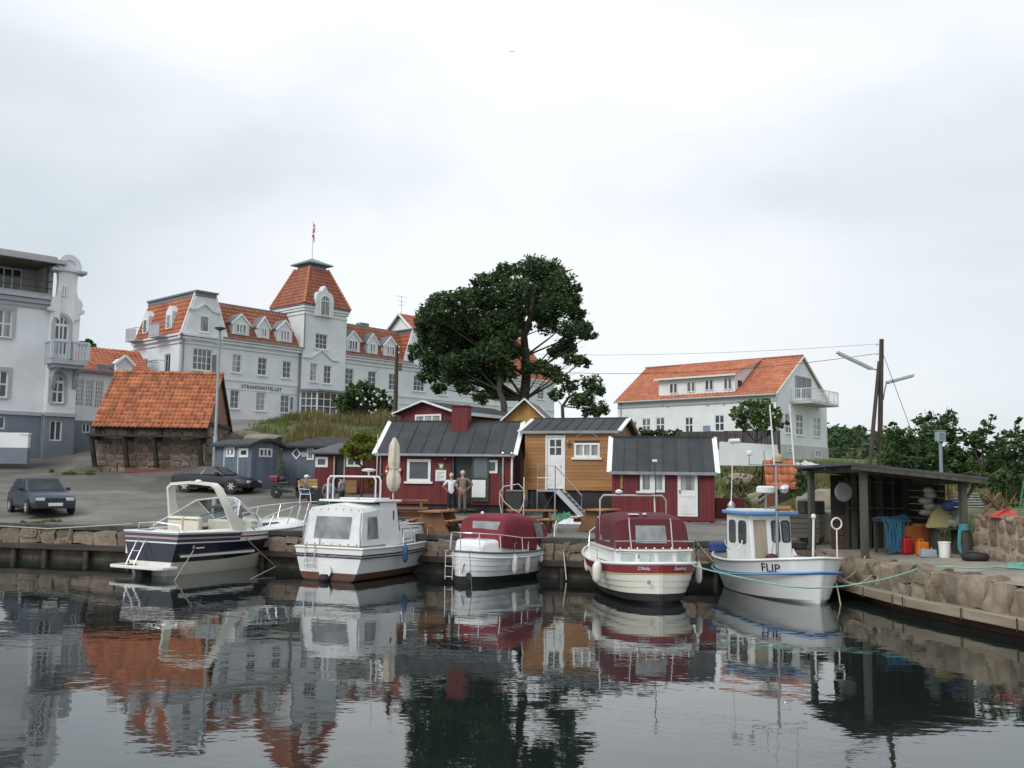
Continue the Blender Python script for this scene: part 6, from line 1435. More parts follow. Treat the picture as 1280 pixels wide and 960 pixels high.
# ---------------------------------------------------------------- 5: small fishing boat, bow to the camera
def fishing_boat():
    T = boat('fishing_boat', 6.78, 28.95, -77, 'small white fishing boat with sky-blue rub rail and wheelhouse')
    st = catmull([(0, .35, 1.0, .42), (.25, .85, .98, .36), (.9, 1.2, .92, .32), (2.0, 1.36, .90, .30), (3.2, 1.28, .98, .32), (4.1, .88, 1.08, .38), (4.45, .5, 1.12, .42), (4.62, .04, 1.15, .5)], 5)
    lv = [0, .3, .72, .76, 1]
    hull(T, st, lv, [GELO, BLUEP, GEL], [0, 0, 1, 2], zk=-.36, nose=.25)
    gunwale(T, st, .035, GEL, nose=.25); gunwale(T, st, .03, BLUEP, 'rub_rail', dz=-.36, out=.01, nose=.1); deck(T, st, -.32, mat('grey_deck', (.36, .37, .37), (.3, .31, .3), 3, .7), .06)
    # wheelhouse: front towards the bow
    x0, x1, hw, zb, zt = .7, 2.05, .68, .6, 2.12
    body = MB().add([(x0, -hw, zb), (x1+.12, -hw*.9, zb), (x1+.12, hw*.9, zb), (x0, hw, zb), (x0, -hw, zt), (x1-.05, -hw*.92, zt), (x1-.05, hw*.92, zt), (x0, hw, zt)], [(0, 3, 2, 1), (4, 5, 6, 7), (0, 1, 5, 4), (1, 2, 6, 5), (2, 3, 7, 6), (3, 0, 4, 7)]).build('wheelhouse', GEL, T, bevel=.03)
    def onf(y, z): t = (z-zb)/(zt-zb); return (lerp(x1+.12, x1-.05, t)+.008, y, z)
    def rnd(y0, z0, y1, z1, f):
        r = min(y1-y0, z1-z0)*.25; P = []
        for cx, cz, a in ((y1-r, z1-r, 0), (y0+r, z1-r, 90), (y0+r, z0+r, 180), (y1-r, z0+r, 270)):
            for k in range(4): t = R(a+30*k); P.append(f(cx+r*math.cos(t), cz+r*math.sin(t)))
        return P
    for a, b in ((.05, .26), (.36, .57)):
        P = rnd(a-.02, 1.38, b, 1.95, onf); MB().add(P, [tuple(range(len(P)))]).build('wheelhouse_window', GLASS, body); MB().tube(P, .02, 5, closed=True).build('window_seal', RUBBER, body)
    m = MB(); m.add([onf(-.52, .66), onf(-.13, .66), onf(-.13, 1.98), onf(-.52, 1.98)], [(0, 1, 2, 3)]); m.build('door', mat('tan_plywood', (.36, .31, .23), (.28, .24, .18), 2, .7, stretch=(3, 3, .4)), body)
    for s in (-1, 1):
        ons = lambda x, z: (x, s*(hw+.004)*lerp(1, .93, (x-x0)/(x1-x0))+s*.004, z)
        for a, b in ((.85, 1.25), (1.4, 1.85)):
            P = rnd(a, 1.3, b, 1.95, ons); MB().add(P, [tuple(range(len(P)))]).build('wheelhouse_window', GLASS, body)
    MB().box(x0-.12, -hw-.1, zt, x1+.16, hw+.1, zt+.1).build('wheelhouse_roof', BLUEP, T, bevel=.03)
    MB().box(x0+.0, -hw, zt+.1, x1, hw, zt+.14).build('roof_top', GELO, T)
    m = MB().prism([(x1+.1, .55, .62), (x1+.75, .62, .62), (x1+.1, .6, 1.2)], None, (0, .03, 0)); m.build('spray_board', GEL, T)
    # mast with spreader, lamps, radar reflector and aerials
    mx_, my = 2.5, -.05
    m = MB().tube([(mx_, my, .6), (mx_, my, 3.55)], [.05, .035], 8); m.tube([(mx_-.02, my-.8, 3.5), (mx_-.02, my+.85, 3.5)], .02, 6)
    m.tube([(mx_, my-.8, 3.5), (mx_, my-.8, 3.75)], .015, 5); m.tube([(mx_, my-.35, 3.5), (mx_, my-.35, 3.9)], .015, 5); m.build('mast', STEEL, T, 60)
    for y, z1 in ((-.05, 5.15), (.55, 5.2)): MB().tube([(mx_, my+y, 3.5), (mx_-.1, my+y-.06, z1)], .022, 6).build('whip_antenna', WHITE, T)
    MB().lathe([(.05, 0), (.09, .02), (.09, .10), (.04, .13)], (mx_, my-.8, 3.75), 10).build('lamp', WHITE, T, 50)
    MB().lathe([(.22, 0), (.26, .03), (.26, .16), (.2, .2)], (1.6, .1, 2.72), 16).build('radar_dome', WHITE, T, 50); MB().bar((1.6, .1, 2.2), (1.6, .1, 2.75), .05).bar((1.6, -.1, 2.5), (1.6, .2, 2.72), .04).build('radar_bracket', STEEL, T)
    MB().sphere((mx_+.1, my+.2, 2.85), .12, .16, .12).build('deck_lamp', CHROME, T, 50); MB().box(mx_-.05, my-.2, 2.3, mx_+.1, my+.35, 2.36).build('mast_step', STEEL, T)
    MB().box(mx_-.06, my+.05, 2.24, mx_+.06, my+.4, 2.38).build('orange_float_box', mat('orange_plastic', (.60, .20, .02), (.52, .17, .02), 3, .5), T)
    MB().lathe([(.10, 0), (.12, .1), (.03, .22)], (.75, -.55, 2.26), 10).build('horn', STEEL, T, 50); MB().tube([(.75, -.55, 2.4), (.8, -.5, 4.2)], .015, 5).build('whip_antenna', WHITE, T); MB().tube([(.8, -.62, 4.2), (.8, -.3, 4.22)], .07, 8).build('lamp', WHITE, T)
    # posts, hoops, fenders
    MB().tube([(3.0, .72, .75), (3.05, .74, 2.08)], .032, 6).sphere((3.05, .74, 2.12), .07).build('net_post', WHITE, T)
    m = MB(); c = Vector((1.9, -1.05, 1.42)); P = [c+Vector((0, .26*math.cos(t), .26*math.sin(t))) for t in [math.pi+math.pi*k/10 for k in range(11)]]; m.tube(P, .018, 6); m.tube([(1.9, -1.05, .75), (1.9, -1.05, 1.16)], .018, 6); m.build('line_crutch', WHITE, T, 60)
    m = MB(); P = [Vector((3.5, 1.15, 1.95))+Vector((0, .15*math.cos(2*math.pi*k/14), .15*math.sin(2*math.pi*k/14))) for k in range(14)]; m.tube(P, .022, 6, closed=True); m.tube([(3.5, 1.15, .8), (3.5, 1.15, 1.8)], .02, 6); m.build('line_hauler', WHITE, T, 60)
    MB().sphere((2.55, -.25, .98), .15, .18, .12).build('maroon_buoy', CANVAS_M, T, 50); MB().box(.1, -1.0, .95, .35, -.5, 1.25).build('blue_seat', mat('deep_blue', (.03, .07, .22), (.02, .05, .16), 3, .6), T, bevel=.06)
    m = MB().tube([(2.6, .3, .9), (3.6, .55, 1.1)], .018, 6).tube([(2.4, .5, 1.02), (3.4, .7, 1.02)], .02, 6); m.build('boat_hook', STEEL, T)
    cl = MB().tube([(2.2, .2, 1.9), (2.25, -.02, 1.4), (2.3, -.15, .9)], .012, 5); cl.build('teal_line', mat('teal_rope', (.06, .25, .26)), T)
    # lettering on the starboard bow
    cu = bpy.data.curves.new('n', 'FONT'); cu.body = 'FLIP'; cu.size = .30; cu.extrude = .004; cu.shear = .15
    t_ = bpy.data.objects.new('t', cu); COL.objects.link(t_); bpy.context.view_layer.update()
    me = bpy.data.meshes.new_from_object(t_.evaluated_get(bpy.context.evaluated_depsgraph_get())); bpy.data.objects.remove(t_)
    xs = [s[0] for s in st]; bs = [s[1] for s in st]; zs_ = [s[2] for s in st]; ps = [s[3] for s in st]
    for v in me.vertices:
        x, y, z = v.co; X = FLX+x*.98; zz = .74+y*1.0
        b, zsh, p = np.interp(X, xs, bs), np.interp(X, xs, zs_), np.interp(X, xs, ps); vv = (zz+.36)/(zsh+.36); yy = b*vv**p
        v.co = (X+.25*(vv-.6)*(X/4.62)**3, -(yy+.015+z), zz)
    me.materials.clear(); me.materials.append(mat('dark_lettering', (.03, .04, .07))); link(bpy.data.objects.new('name_lettering', me), T)
    return T
FLX = 3.55
fishing_boat()
# ================================================================ open shed with its gear, on the right-hand quay
SHEDW = mat('weathered_post', (.085, .085, .070), (.05, .05, .042), 2, .85, .5, 12, stretch=(3, 3, .3))
def fisher_shed():
    fr = Frame(9.5, 26.0, 1.02, R(5.9)); T = fempty('open_shed', fr, 'open-fronted timber shed with dark flat roof on the stone quay', 'shed')
    def P(px, py): d = gz(px, py, 1.05); return fr.loc(d)
    W_, D = 2.85, 3.15
    posts = [(.0, .0, 2.45), (W_, .05, 2.18), (-.18, 3.0, 2.36), (1.15, 3.05, 2.34), (1.95, 3.0, 2.25), (W_-.05, 3.05, 2.15), (W_+.45, 2.6, 2.1)]
    for i, (x, y, h) in enumerate(posts): MB().box(x-.085, y-.085, -.05, x+.085, y+.085, h).build('post', SHEDW, T, bevel=.01)
    RF = mat('shed_roofing', (.075, .078, .085), (.05, .052, .058), 2, .75, .4)
    zl, zr = 2.52, 2.22
    slab(T, [(-.5, -.35, zl+.04), (W_+.52, -.35, zr-.01), (W_+.52, D+.3, zr), (-.5, D+.3, zl-.02)], .07, RF, 'roof')
    for y in (-.3, 1.4, D): MB().bar((-.45, y, zl-.07), (W_+.48, y, zr-.11), .08, .16).build('rafter', SHEDW, T)
    for x, z in ((-.1, 2.37), (W_, 2.08)): MB().bar((x, -.25, z), (x, D+.2, z-.03), .1, .12).build('beam', SHEDW, T)
    MB().bar((W_+.05, .05, 1.55), (W_+.4, .05, 2.05), .06).build('brace', SHEDW, T)
    # rear wall: separate boards, right side boards low
    bw = mat('shed_boards', (.045, .04, .034), (.025, .022, .019), 2, .9, .5, 12, objrand=.3, stretch=(.3, 3, 3))
    for k in range(11):
        z = .06+k*.195; MB().box(.55, 3.13, z, W_+.1, 3.16, z+.188).build('board', bw, T); MB().box(W_+.02, 1.0, z, W_+.05, 3.1, z+.188).build('board', bw, T) if k > 3 else None; MB().box(2.2, 1.25, 1.02, W_+.02, 1.8, 1.07).build('net_shelf', SHEDW, T) if k == 0 else None
    MB().box(.5, 3.165, .02, W_+.15, 3.18, 2.25).build('dark_backing', DARKW, T)  # dark sheet added behind the boards to close gaps and darken the interior
    rb = mat('rear_brown_boards', (.10, .06, .04), (.07, .042, .03), 2, .9, .4)
    for k in range(5): MB().box(.5, 3.09, .05+.2*k, 1.5, 3.125, .23+.2*k).build('board', rb, T)
    for x in (.9, 1.6, 2.35): MB().box(x, 3.0, 0, x+.09, 3.08, 2.2).build('stud', SHEDW, T)
    MB().box(.9, 2.6, 1.25, 2.8, 3.08, 1.29).build('shelf', SHEDW, T); MB().box(.4, 2.3, 2.02, 2.2, 2.4, 2.06).build('hanging_pole', SHEDW, T)
    def put(o, x, y, z, rz=0):
        w = fr.wld(x, y, z); o.location = w; o.rotation_euler.z = fr.a+rz; return o
    def px(u, v, z=1.06): l = fr.loc(gz(u, v, z)); return l.x, l.y
    top = 0.05
    # white dish on the rear left
    m = MB().lathe([(.26, 0), (.28, .03), (.22, .06)], (0, 0, 0), 18, Matrix.Rotation(math.pi/2, 3, 'X')); o = put(m.build('round_dish', mat('dull_white_plastic', (.30, .31, .30), (.24, .25, .24), 4, .6)), .45, 2.2, 1.75); tag(o, 'dull white round dish hanging at the back left of the shed', 'dish')
    # workbench rack with blue rope over it
    bx, by = px(1114, 691); by -= .45
    T2 = empty('rope_rack', fr.wld(bx, by+.3, top), fr.a, 'dark timber rack draped with blue rope in the shed', 'rack')
    for x in (-.35, .3):
        for y in (-.25, .35): MB().box(x-.04, y-.04, 0, x+.04, y+.04, .92).build('leg', SHEDW, T2)
    MB().box(-.42, -.3, .88, .4, .4, .95).build('top', SHEDW, T2)
    rope = mat('blue_rope', (.03, .14, .24), (.05, .19, .30), 14, .8, .6, 60)
    m = MB()
    for k in range(11):
        x = -.42+.045*k+random.uniform(-.02, .02); low = random.uniform(.08, .3)
        pts = [(x+.03*math.sin(k), .3, .96), (x, -.1, 1.0+.01*(k % 3)), (x, -.33, .93)]
        for j in range(1, 7): t = j/6; pts.append((x+.05*math.sin(k+t*2), -.37-.03*math.sin(t*3), .93-(.93-low)*t))
        pts += [(x+.05, -.36, low-.04), (x+.1, -.34, low)]
        for j in range(1, 6): t = j/5; pts.append((x+.1, -.33, low+(.93-low)*t))
        m.tube(pts, .022, 5)
    for k in range(8): m.tube([(.0+.04*k, .3, .97), (.03+.045*k, 0, 1.0+.012*k), (.0+.05*k, -.25, .97)], .022, 5)
    o = put(m.build('blue_rope', rope, None, 60), bx, by+.3, top); tag(o, 'thick blue rope in long hanging coils over the rack', 'rope')
    o = MB().sphere((0, 0, .28), .14, .14, .17).mat(1).sphere((0, 0, .55), .11, .11, .13).mat(2).tube([(0, 0, .66), (.02, 0, .82)], .02).build('buoy', [CANVAS_M, mat('buoy_red', (.42, .06, .05)), rope], None, 50)
    x, y = px(1098, 684); put(o, x, y+.1, 0.05); tag(o, 'red and white net buoys hanging beside the blue rope', 'buoy')
    # orange crates and cans
    rust = mat('rust_red_box', (.26, .07, .025), (.20, .055, .02), 3, .7, objrand=.15); org = mat('orange_box', (.36, .10, .025), (.30, .08, .02), 3, .7)
    x, y = 2.22, 1.1
    T3 = empty('orange_chest', fr.wld(x, y+.35, top), fr.a+.1, 'large rust-orange wooden chest with plank lid in the shed', 'chest')
    MB().box(-.48, -.28, 0, .48, .35, .78).build('body', org, T3, bevel=.01); MB().box(.02, -.30, .03, .46, -.282, .74).build('front_panel', rust, T3); MB().box(-.2, -.26, .78, .35, .3, .84).build('plank_lid', OLDWOOD, T3)
    x, y = px(1126, 689); o = put(MB().box(-.2, -.1, 0, .2, .2, .46).build('rust_box', rust, None, bevel=.015), x, y+.25, top); tag(o, 'small rust-red box behind the red fuel can', 'box')
    def can(nm, mt, x, y, w, d, h, label):
        T_ = empty(nm, fr.wld(x, y, top), fr.a, label, 'fuel can'); MB().box(-w/2, -d/2, 0, w/2, d/2, h).build('body', mt, T_, bevel=.035)
        MB().tube([(-w*.3, 0, h-.01), (-w*.3, 0, h+.06), (w*.12, 0, h+.06), (w*.12, 0, h-.01)], .022, 6).build('handle', mt, T_); MB().lathe([(.04, 0), (.04, .05)], (w*.33, 0, h-.01), 10).build('cap', BLACK, T_)
    x, y = px(1134, 693); can('fuel_can', mat('red_plastic', (.40, .015, .02), (.34, .013, .018), 3, .4), x, y, .27, .18, .44, 'red plastic fuel can standing in the shed')
    x, y = px(1153, 694.5); can('fuel_can', mat('orange_can', (.62, .17, .015), (.55, .15, .015), 3, .4), x, y, .31, .2, .37, 'orange plastic can behind the grey battery')
    x, y = px(1160, 696.5); T4 = empty('battery', fr.wld(x, y, top), fr.a-.2, 'grey battery box with terminals in front of the orange can', 'battery')
    MB().box(-.2, -.12, 0, .2, .12, .2).build('case', mat('grey_case', (.33, .36, .42), (.28, .31, .36), 3, .5), T4, bevel=.012)
    for q in (-.1, .1): MB().lathe([(.025, 0), (.02, .05)], (q, 0, .2), 8).build('terminal', STEEL, T4)
    x, y = px(1181, 698); T5 = empty('bucket', fr.wld(x, y, top), fr.a, 'white plastic bucket on the quay under the bench', 'bucket')
    MB().lathe([(.13, 0), (.155, .40), (.165, .40), (.165, .43), (.15, .43), (.12, .03)], (0, 0, 0), 20).build('body', mat('white_plastic', (.75, .76, .77), (.68, .69, .7), 3, .45), T5, 40); MB().tube([(-.16, 0, .4), (-.1, -.1, .3), (.1, -.1, .3), (.16, 0, .4)], .006, 5).build('handle', STEEL, T5)
    x, y = px(1219, 702); m = MB().lathe([(.19, 0), (.29, .02), (.33, .08), (.33, .14), (.29, .2), (.19, .22), (.21, .11)], (0, 0, 0), 24); o = put(m.build('tyre', RUBBER, None, 50), x, y, 0.05); tag(o, 'black rubber tyre lying flat at the foot of the shed post', 'tyre')
    # bench with folded nets and tarps at the right
    x, y = 2.8, .35
    T6 = empty('bench', fr.wld(x, y+.5, top), fr.a, 'rough timber bench with a pale roll of netting', 'bench')
    MB().box(-.38, -.2, .70, .4, .3, .76).build('top', SHEDW, T6)
    for q in (-.3, .33): MB().box(q-.04, -.1, 0, q+.04, .25, .7).build('leg', SHEDW, T6)
    pale = mat('pale_netting', (.33, .34, .24), (.24, .25, .17), 6, .9, .6, 30)
    o = put(MB().tube([(-.3, 0, 0), (.3, .12, 0)], .13, 14).build('net_roll', pale), x+.25, y+.4, .93); tag(o, 'rolled pale netting lying on the shed bench', 'netting')
    ym = mat('yellow_tarp', (.38, .32, .12), (.30, .29, .17), 3, .8)
    o = put(MB().add([(-.5, 0, 0), (.25, 0, 0), (.30, .05, .30), (.0, .12, .62), (-.25, .1, .4)], [(0, 1, 2, 3, 4)]).prism([(-.5, 0, 0), (.25, 0, 0), (.30, .05, .30), (.0, .12, .62), (-.25, .1, .4)], None, (0, .12, .02)).build('tarpaulin', ym, None, bevel=.02), fr.uz(1178, 656, .8)[0], .72, .80); tag(o, 'crumpled yellow and grey tarpaulin propped on the bench', 'tarpaulin')
    o = put(MB().bar((0, 0, 0), (.28, .1, .75), .34, .05).build('fish_box_lid', mat('grey_lid', (.30, .31, .33), (.24, .25, .27), 3, .6)), x+.1, y+.45, .82); tag(o, 'grey plastic fish box lid leaning on the bench', 'lid')
    wsk = mat('white_net', (.42, .46, .40), (.32, .36, .31), 5, .85, .5, 20)
    m = MB()
    for k, (a, b) in enumerate(((0, 0), (.12, .18), (-.05, .34), (.1, .5), (.05, .64))): m.sphere((a, 0, b), .27-.03*k, .22, .11, 10, 6)
    x, z_ = fr.uz(1160, 641, 1.5); o = put(m.build('net_bundle', wsk, None, 60), x, 1.5, z_); tag(o, 'stack of folded white nets at the back of the shed', 'net')
    for i, (u, v, c) in enumerate(((1186, 618, (.45, .20, .02)), (1182, 632, (.5, .28, .03)), (1198, 628, (.55, .07, .02)), (1190, 640, (.4, .18, .03)))):
        l = fr.uz(u, v, .9); m = MB().lathe([(.015, .16), (.05, .1), (.075, 0), (.05, -.1), (.02, -.14)], (0, 0, 0), 10); o = put(m.build('net_float', mat('float_%d' % i, c, None, rough=.5), None, 50), l[0], .9, l[1]); tag(o, ['orange net float hung highest inside the shed', 'yellow-orange net float hung under the shed roof', 'bright red-orange net float beside the shed post', 'small orange net float hung lowest in the shed'][i], 'float')
        MB().tube([(0, 0, .15), (0, 0, 2.05-l[1])], .006, 4).build('cord', BLACK, o)
    tq = mat('turquoise_rope', (.06, .24, .30), (.08, .30, .36), 12, .8)
    m = MB()
    for k in range(5): m.tube([Vector((W_, .05, .78+.035*k))+Vector((.12*math.cos(t), .12*math.sin(t), 0)) for t in [2*math.pi*j/10 for j in range(10)]], .018, 5, closed=True)
    for k in range(4): m.tube([(W_-.13-.02*k, -.03, .8), (W_-.17-.02*k, -.04, .45), (W_-.13-.03*k, -.04, .12+.04*k)], .018, 5)
    o = put(m.build('turquoise_rope', tq, None, 60), 0, 0, 0); tag(o, 'turquoise rope wound round the shed post', 'rope')
    o = put(MB().sphere((0, 0, 0), .2, .18, .16).sphere((.15, 0, .02), .14, .14, .12).build('blue_bundle', mat('dark_blue_cloth', (.02, .035, .12), (.03, .05, .16), 4, .8), None, 50), W_-.15, .5, 1.42); tag(o, 'dark blue oilskin bundle tied inside the shed post', 'bundle')
    # gear right of the shed: stacked poles and anchor on the wall
    m = MB(); 
    for k in range(6): m.tube([(W_-.1, .35+.04*k, 1.38+.075*k), (W_+.85, .45+.05*k, 1.40+.07*k)], .022, 6)
    o = put(m.build('pole_stack', STEEL), 0, 0, 0); tag(o, 'stack of grey poles sticking out at the shed side', 'poles')
    # left of shed: box and slab stand
    x, y = px(1052, 684)
    T7 = empty('wooden_box', fr.wld(-.55, 4.2, top+.1), fr.a, 'weathered grey wooden fish crate behind the shed corner', 'crate')
    gw = mat('grey_planks', (.15, .14, .12), (.10, .095, .08), 2, .9, .4, 12, objrand=.2, stretch=(.3, 3, 3))
    for k in range(5): MB().box(0, 0, .15+.15*k, 1.15, .03, .285+.15*k).build('plank', gw, T7)
    MB().box(0, .03, .15, 1.15, .8, .88).build('body', gw, T7)
    for q in (.05, 1.02): MB().box(q, .0, 0, q+.08, .7, .15).build('leg', gw, T7)
    o = put(MB().box(0, 0, 0, .7, .5, .42).build('black_tub', BLACK, None, bevel=.03), .1, 4.25, .98+.05); tag(o, 'black plastic tub on the grey wooden crate', 'tub')
    return fr
SFR = fisher_shed()
# red plastic cloth, anchor and green net frame on the retaining wall
def wall_top_gear():
    p = at(1238, 641, 25.5); T = empty('rusty_anchor', (p.x, 25.4, 2.2), R(20), 'rusty iron anchor standing on top of the stone wall', 'anchor')
    ru = mat('rusty_iron', (.13, .06, .035), (.2, .10, .055), 4, .85)
    MB().bar((-.35, 0, .05), (.3, 0, .62), .05).build('shank', ru, T); MB().bar((-.2, .0, .55), (.35, 0, .1), .05).build('stock', ru, T)
    MB().tube([(.05, -.1, .0), (.2, 0, .05), (.42, 0, .35), (.4, .05, .5)], .03, 6).build('fluke', ru, T)
    p = at(1258, 643, 24.8); o = MB().add([(-.42, -.2, 0), (.4, -.25, 0), (.45, .3, .02), (-.35, .35, .02), (0, 0, .24), (.2, .1, .2)], [(0, 1, 5, 4), (1, 2, 5), (2, 3, 4, 5), (3, 0, 4), (0, 3, 2, 1)]).build('red_sheet', mat('red_sheet', (.45, .05, .04), (.36, .04, .035), 3, .6)); o.location = (p.x, 24.8, 2.2); tag(o, 'crumpled red plastic sheet on the stone wall', 'sheet')
    a = at(1272, 645, 24.3); m = MB().tube([(0, 0, 0), (.25, .1, .95)], .02, 6).tube([(.28, 0, 0), (.35, .1, .95)], .02, 6)
    for k in range(5): t = (k+.5)/5; m.tube([(.25*t, .1*t, .95*t), (.28+.07*t, .1*t, .95*t)], .012, 5)
    o = m.build('green_net_rack', mat('green_frame', (.03, .16, .10), (.025, .12, .08), 4, .6)); o.location = (a.x, 24.3, 2.18); tag(o, 'green net frame leaning up from the top of the stone wall', 'net rack')
    # green rope heaped on the apron
    tq = mat('sea_green_rope', (.12, .33, .27), (.16, .40, .33), 12, .8)
    c = gz(1276, 709, 1.12); m = MB()
    for k in range(5): m.tube([c+Vector(((.30-.02*k)*math.cos(t)+.05*math.sin(3*t+k), (.28-.02*k)*math.sin(t)+.04*math.cos(2*t+k), .02+.018*k)) for t in [2*math.pi*j/18 for j in range(18)]], .014, 5, closed=True)
    o = m.build('rope_coil', tq, None, 60); tag(o, 'sea-green rope coil heaped at the foot of the stone wall', 'rope')
wall_top_gear()
# ---------------------------------------------------------------- fenders and mooring lines
def sag(a, b, d, n=14):
    a, b = Vector(a), Vector(b); return [a.lerp(b, k/n)-Vector((0, 0, d*4*(k/n)*(1-k/n))) for k in range(n+1)]
FENW = mat('white_fender', (.70, .69, .65), (.60, .59, .55), 4, .5)
def fender(px, py, Y, h, r, mt, label, group=None, tilt=0.):
    p = at(px, py, Y); T = empty('fender', p, 0, label, 'fender', group); T.rotation_euler = (0, tilt, 0)
    MB().lathe([(.02, -h/2), (r*.6, -h/2+.03), (r, -h/2+.12), (r, h/2-.12), (r*.6, h/2-.03), (.025, h/2), (.025, h/2+.05)], (0, 0, 0), 14).build('body', mt, T, 50)
    MB().tube([(0, 0, h/2+.04), (0, .04, h/2+.32)], .01, 5).build('cord', mat('grey_cord', (.2, .2, .2)), T)
fender(643.3, 705, 28.75, .58, .085, FENW, 'white fender on the red-canopied boat, next to its cabin portlight', 'white fenders along the red-canopied boat')
fender(659, 705, 29.3, .56, .085, FENW, 'white fender on the red-canopied boat, under the canopy side window', 'white fenders along the red-canopied boat')
fender(674.5, 693, 30.0, .5, .09, FENW, 'slanting white fender below the bow rail of the red-canopied boat', 'bow fenders of the red-canopied boat', -.25)
fender(681, 693, 30.6, .5, .09, FENW, 'upright white fender outermost on the bow of the red-canopied boat', 'bow fenders of the red-canopied boat', -.1)
fender(733.5, 702, 27.0, .5, .07, FENW, 'slim white fender on the port side of the maroon-canopied boat')
fender(746.5, 715, 24.85, .56, .12, FENW, 'fat greyish fender at the port quarter of the maroon-canopied boat')
fender(873.5, 716.5, 25.2, .52, .085, FENW, 'white fender between the maroon-canopied boat and the fishing boat')
fender(506.5, 692, 29.45, .55, .085, mat('blue_fender', (.03, .09, .24), (.025, .075, .2), 4, .5), 'dark blue fender on the side of the white cabin boat')
ROPEG = mat('mint_rope', (.16, .36, .28), (.22, .44, .35), 14, .85); ROPEB = mat('tan_rope', (.30, .25, .17), (.38, .32, .22), 14, .9); ROPED = mat('dark_rope', (.05, .05, .05), (.09, .085, .08), 14, .9); ROPEW = mat('off_white_rope', (.45, .44, .40), (.38, .37, .33), 14, .9)
def line(pts, r, m, label):
    o = MB().tube(pts, r, 5).build('mooring_line', m, None, 60); tag(o, label, 'rope'); return o
q0 = at(846, 700, 24.1)
line(sag(at(845, 693, 24.6), at(868, 707, 24.2), .02)+sag(at(869, 708, 24.1), at(985, 733, 22.0), .03)+sag(at(1000, 735, 21.8), Vector((9.42, 22.6, 1.04)), .12)[1:], .018, ROPEG, 'mint green line running from the maroon-canopied boat across to the quay')
line([Vector((9.42, 22.6, 1.06)), Vector((9.9, 22.9, 1.1)), Vector((10.6, 22.3, 1.12)), Vector((11.4, 22.6, 1.13)), Vector((11.9, 22.0, 1.13)), Vector((12.1, 21.3, 1.13))], .018, ROPEG, 'mint green rope end lying over the concrete apron')
line(sag((9.48, 25.9, 1.1), at(1042, 722, 25.2), .25), .02, ROPEB, 'tan mooring line from the shed post to the fishing boat bow')
line(sag(at(1045, 716, 25.2), (9.15, 24.6, .72), .25), .022, ROPEB, 'second tan line slung from the bow to the quay boulders')
line(sag(at(1043, 720, 25.1), at(1052, 762, 24.3), -.05)+[at(1049, 748, 24.5)], .016, ROPEB, 'frayed tan rope ends hanging at the fishing boat bow')
line(sag(at(870, 676, 29.2), at(893, 703, 28.6), .03), .015, ROPEB, 'tan line from the back quay to the fishing boat stern')
line(sag(at(866, 689, 28), at(875, 680, 29.2), .03), .013, ROPED, 'dark line from the maroon-canopied boat to the back quay')
line(sag(at(703, 676, 30.3), at(708, 725, 29.2), .0), .018, ROPEW, 'pale knotted line hanging from the back quay beside the red-canopied boat')
line(sag(at(684, 690, 30.4), at(704, 700, 30.1), .05), .013, ROPEW, 'pale bow line of the red-canopied boat')
line(sag(at(799, 693, 24.2), gz(786, 742, .0), .0), .012, ROPED, 'dark stern line dropping into the water from the maroon-canopied boat')
line(sag(at(814, 693, 24.0), gz(804, 754, .0), .0), .012, ROPEW, 'pale stern line dropping into the water from the maroon-canopied boat')
line(sag(at(587, 690, 28.0), gz(590, 742, 0), .0), .010, ROPED, 'dark stern line of the red-canopied clinker boat')
line(sag(at(300, 664, 29.2), at(345, 708, 31), .04)+[gz(313, 724, 0.)], .014, ROPEB, 'tan line looping from the sports cruiser side into the water')
line(sag(at(242, 688, 28.9), gz(218, 726, 0), .0), .016, ROPEB, 'tan stern line from the sports cruiser into the water')
line(sag(at(532, 690, 32), at(543, 672, 33.5), .05), .015, mat('teal_rope', (.06, .25, .26)), 'teal bow line of the white cabin boat')
line([at(-8, 657, 35.0), at(60, 661, 34.4), at(130, 657, 33.5), at(165, 655, 33.0)], .02, ROPEW, 'off-white line stretched along the stone quay wall')
# ================================================================ vegetation
def leafmat(name, a, b, tr=.25):
    m = mat(name, a, b, .9, .6, island=.35, spec=.25); n, l = m.node_tree.nodes, m.node_tree.links
    p = n['Principled BSDF']; t = n.new('ShaderNodeBsdfTranslucent'); mx_ = n.new('ShaderNodeMixShader'); mx_.inputs[0].default_value = tr
    src = p.inputs['Base Color'].links[0].from_socket; l.new(src, t.inputs[0]); l.new(p.outputs[0], mx_.inputs[1]); l.new(t.outputs[0], mx_.inputs[2])
    l.new(mx_.outputs[0], n['Material Output'].inputs[0]); return m
def leaf_cloud(C, Rd, per, size, rng, flat=.75, up=.3):
    """leaf quads gathered in small sprays inside balls C with radii Rd"""
    V = []
    for c, r, n in zip(C, Rd, per):
        ns = max(3, n//14)                                   # sprays
        d = rng.normal(size=(ns, 3)); d /= np.linalg.norm(d, axis=1)[:, None]; d[:, 2] *= flat
        sc = c+d*(r*rng.uniform(.25, 1.0, ns)**.6)[:, None]
        idx = rng.randint(0, ns, n); pos = sc[idx]+rng.normal(size=(n, 3))*r*.13
        a = rng.normal(size=(n, 3)); a[:, 2] *= .5; a /= np.linalg.norm(a, axis=1)[:, None]
        b = np.cross(a, rng.normal(size=(n, 3))); b /= np.linalg.norm(b, axis=1)[:, None]
        s = (size*rng.uniform(.6, 1.4, n))[:, None]
        V.append(np.stack([pos-a*s, pos+b*s*.5, pos+a*s, pos-b*s*.5], 1))
    V = np.concatenate(V).reshape(-1, 3); return V, np.arange(len(V)).reshape(-1, 4)
BARK = mat('dark_bark', (.045, .036, .028), (.085, .07, .055), 6, .9, .7, 20)
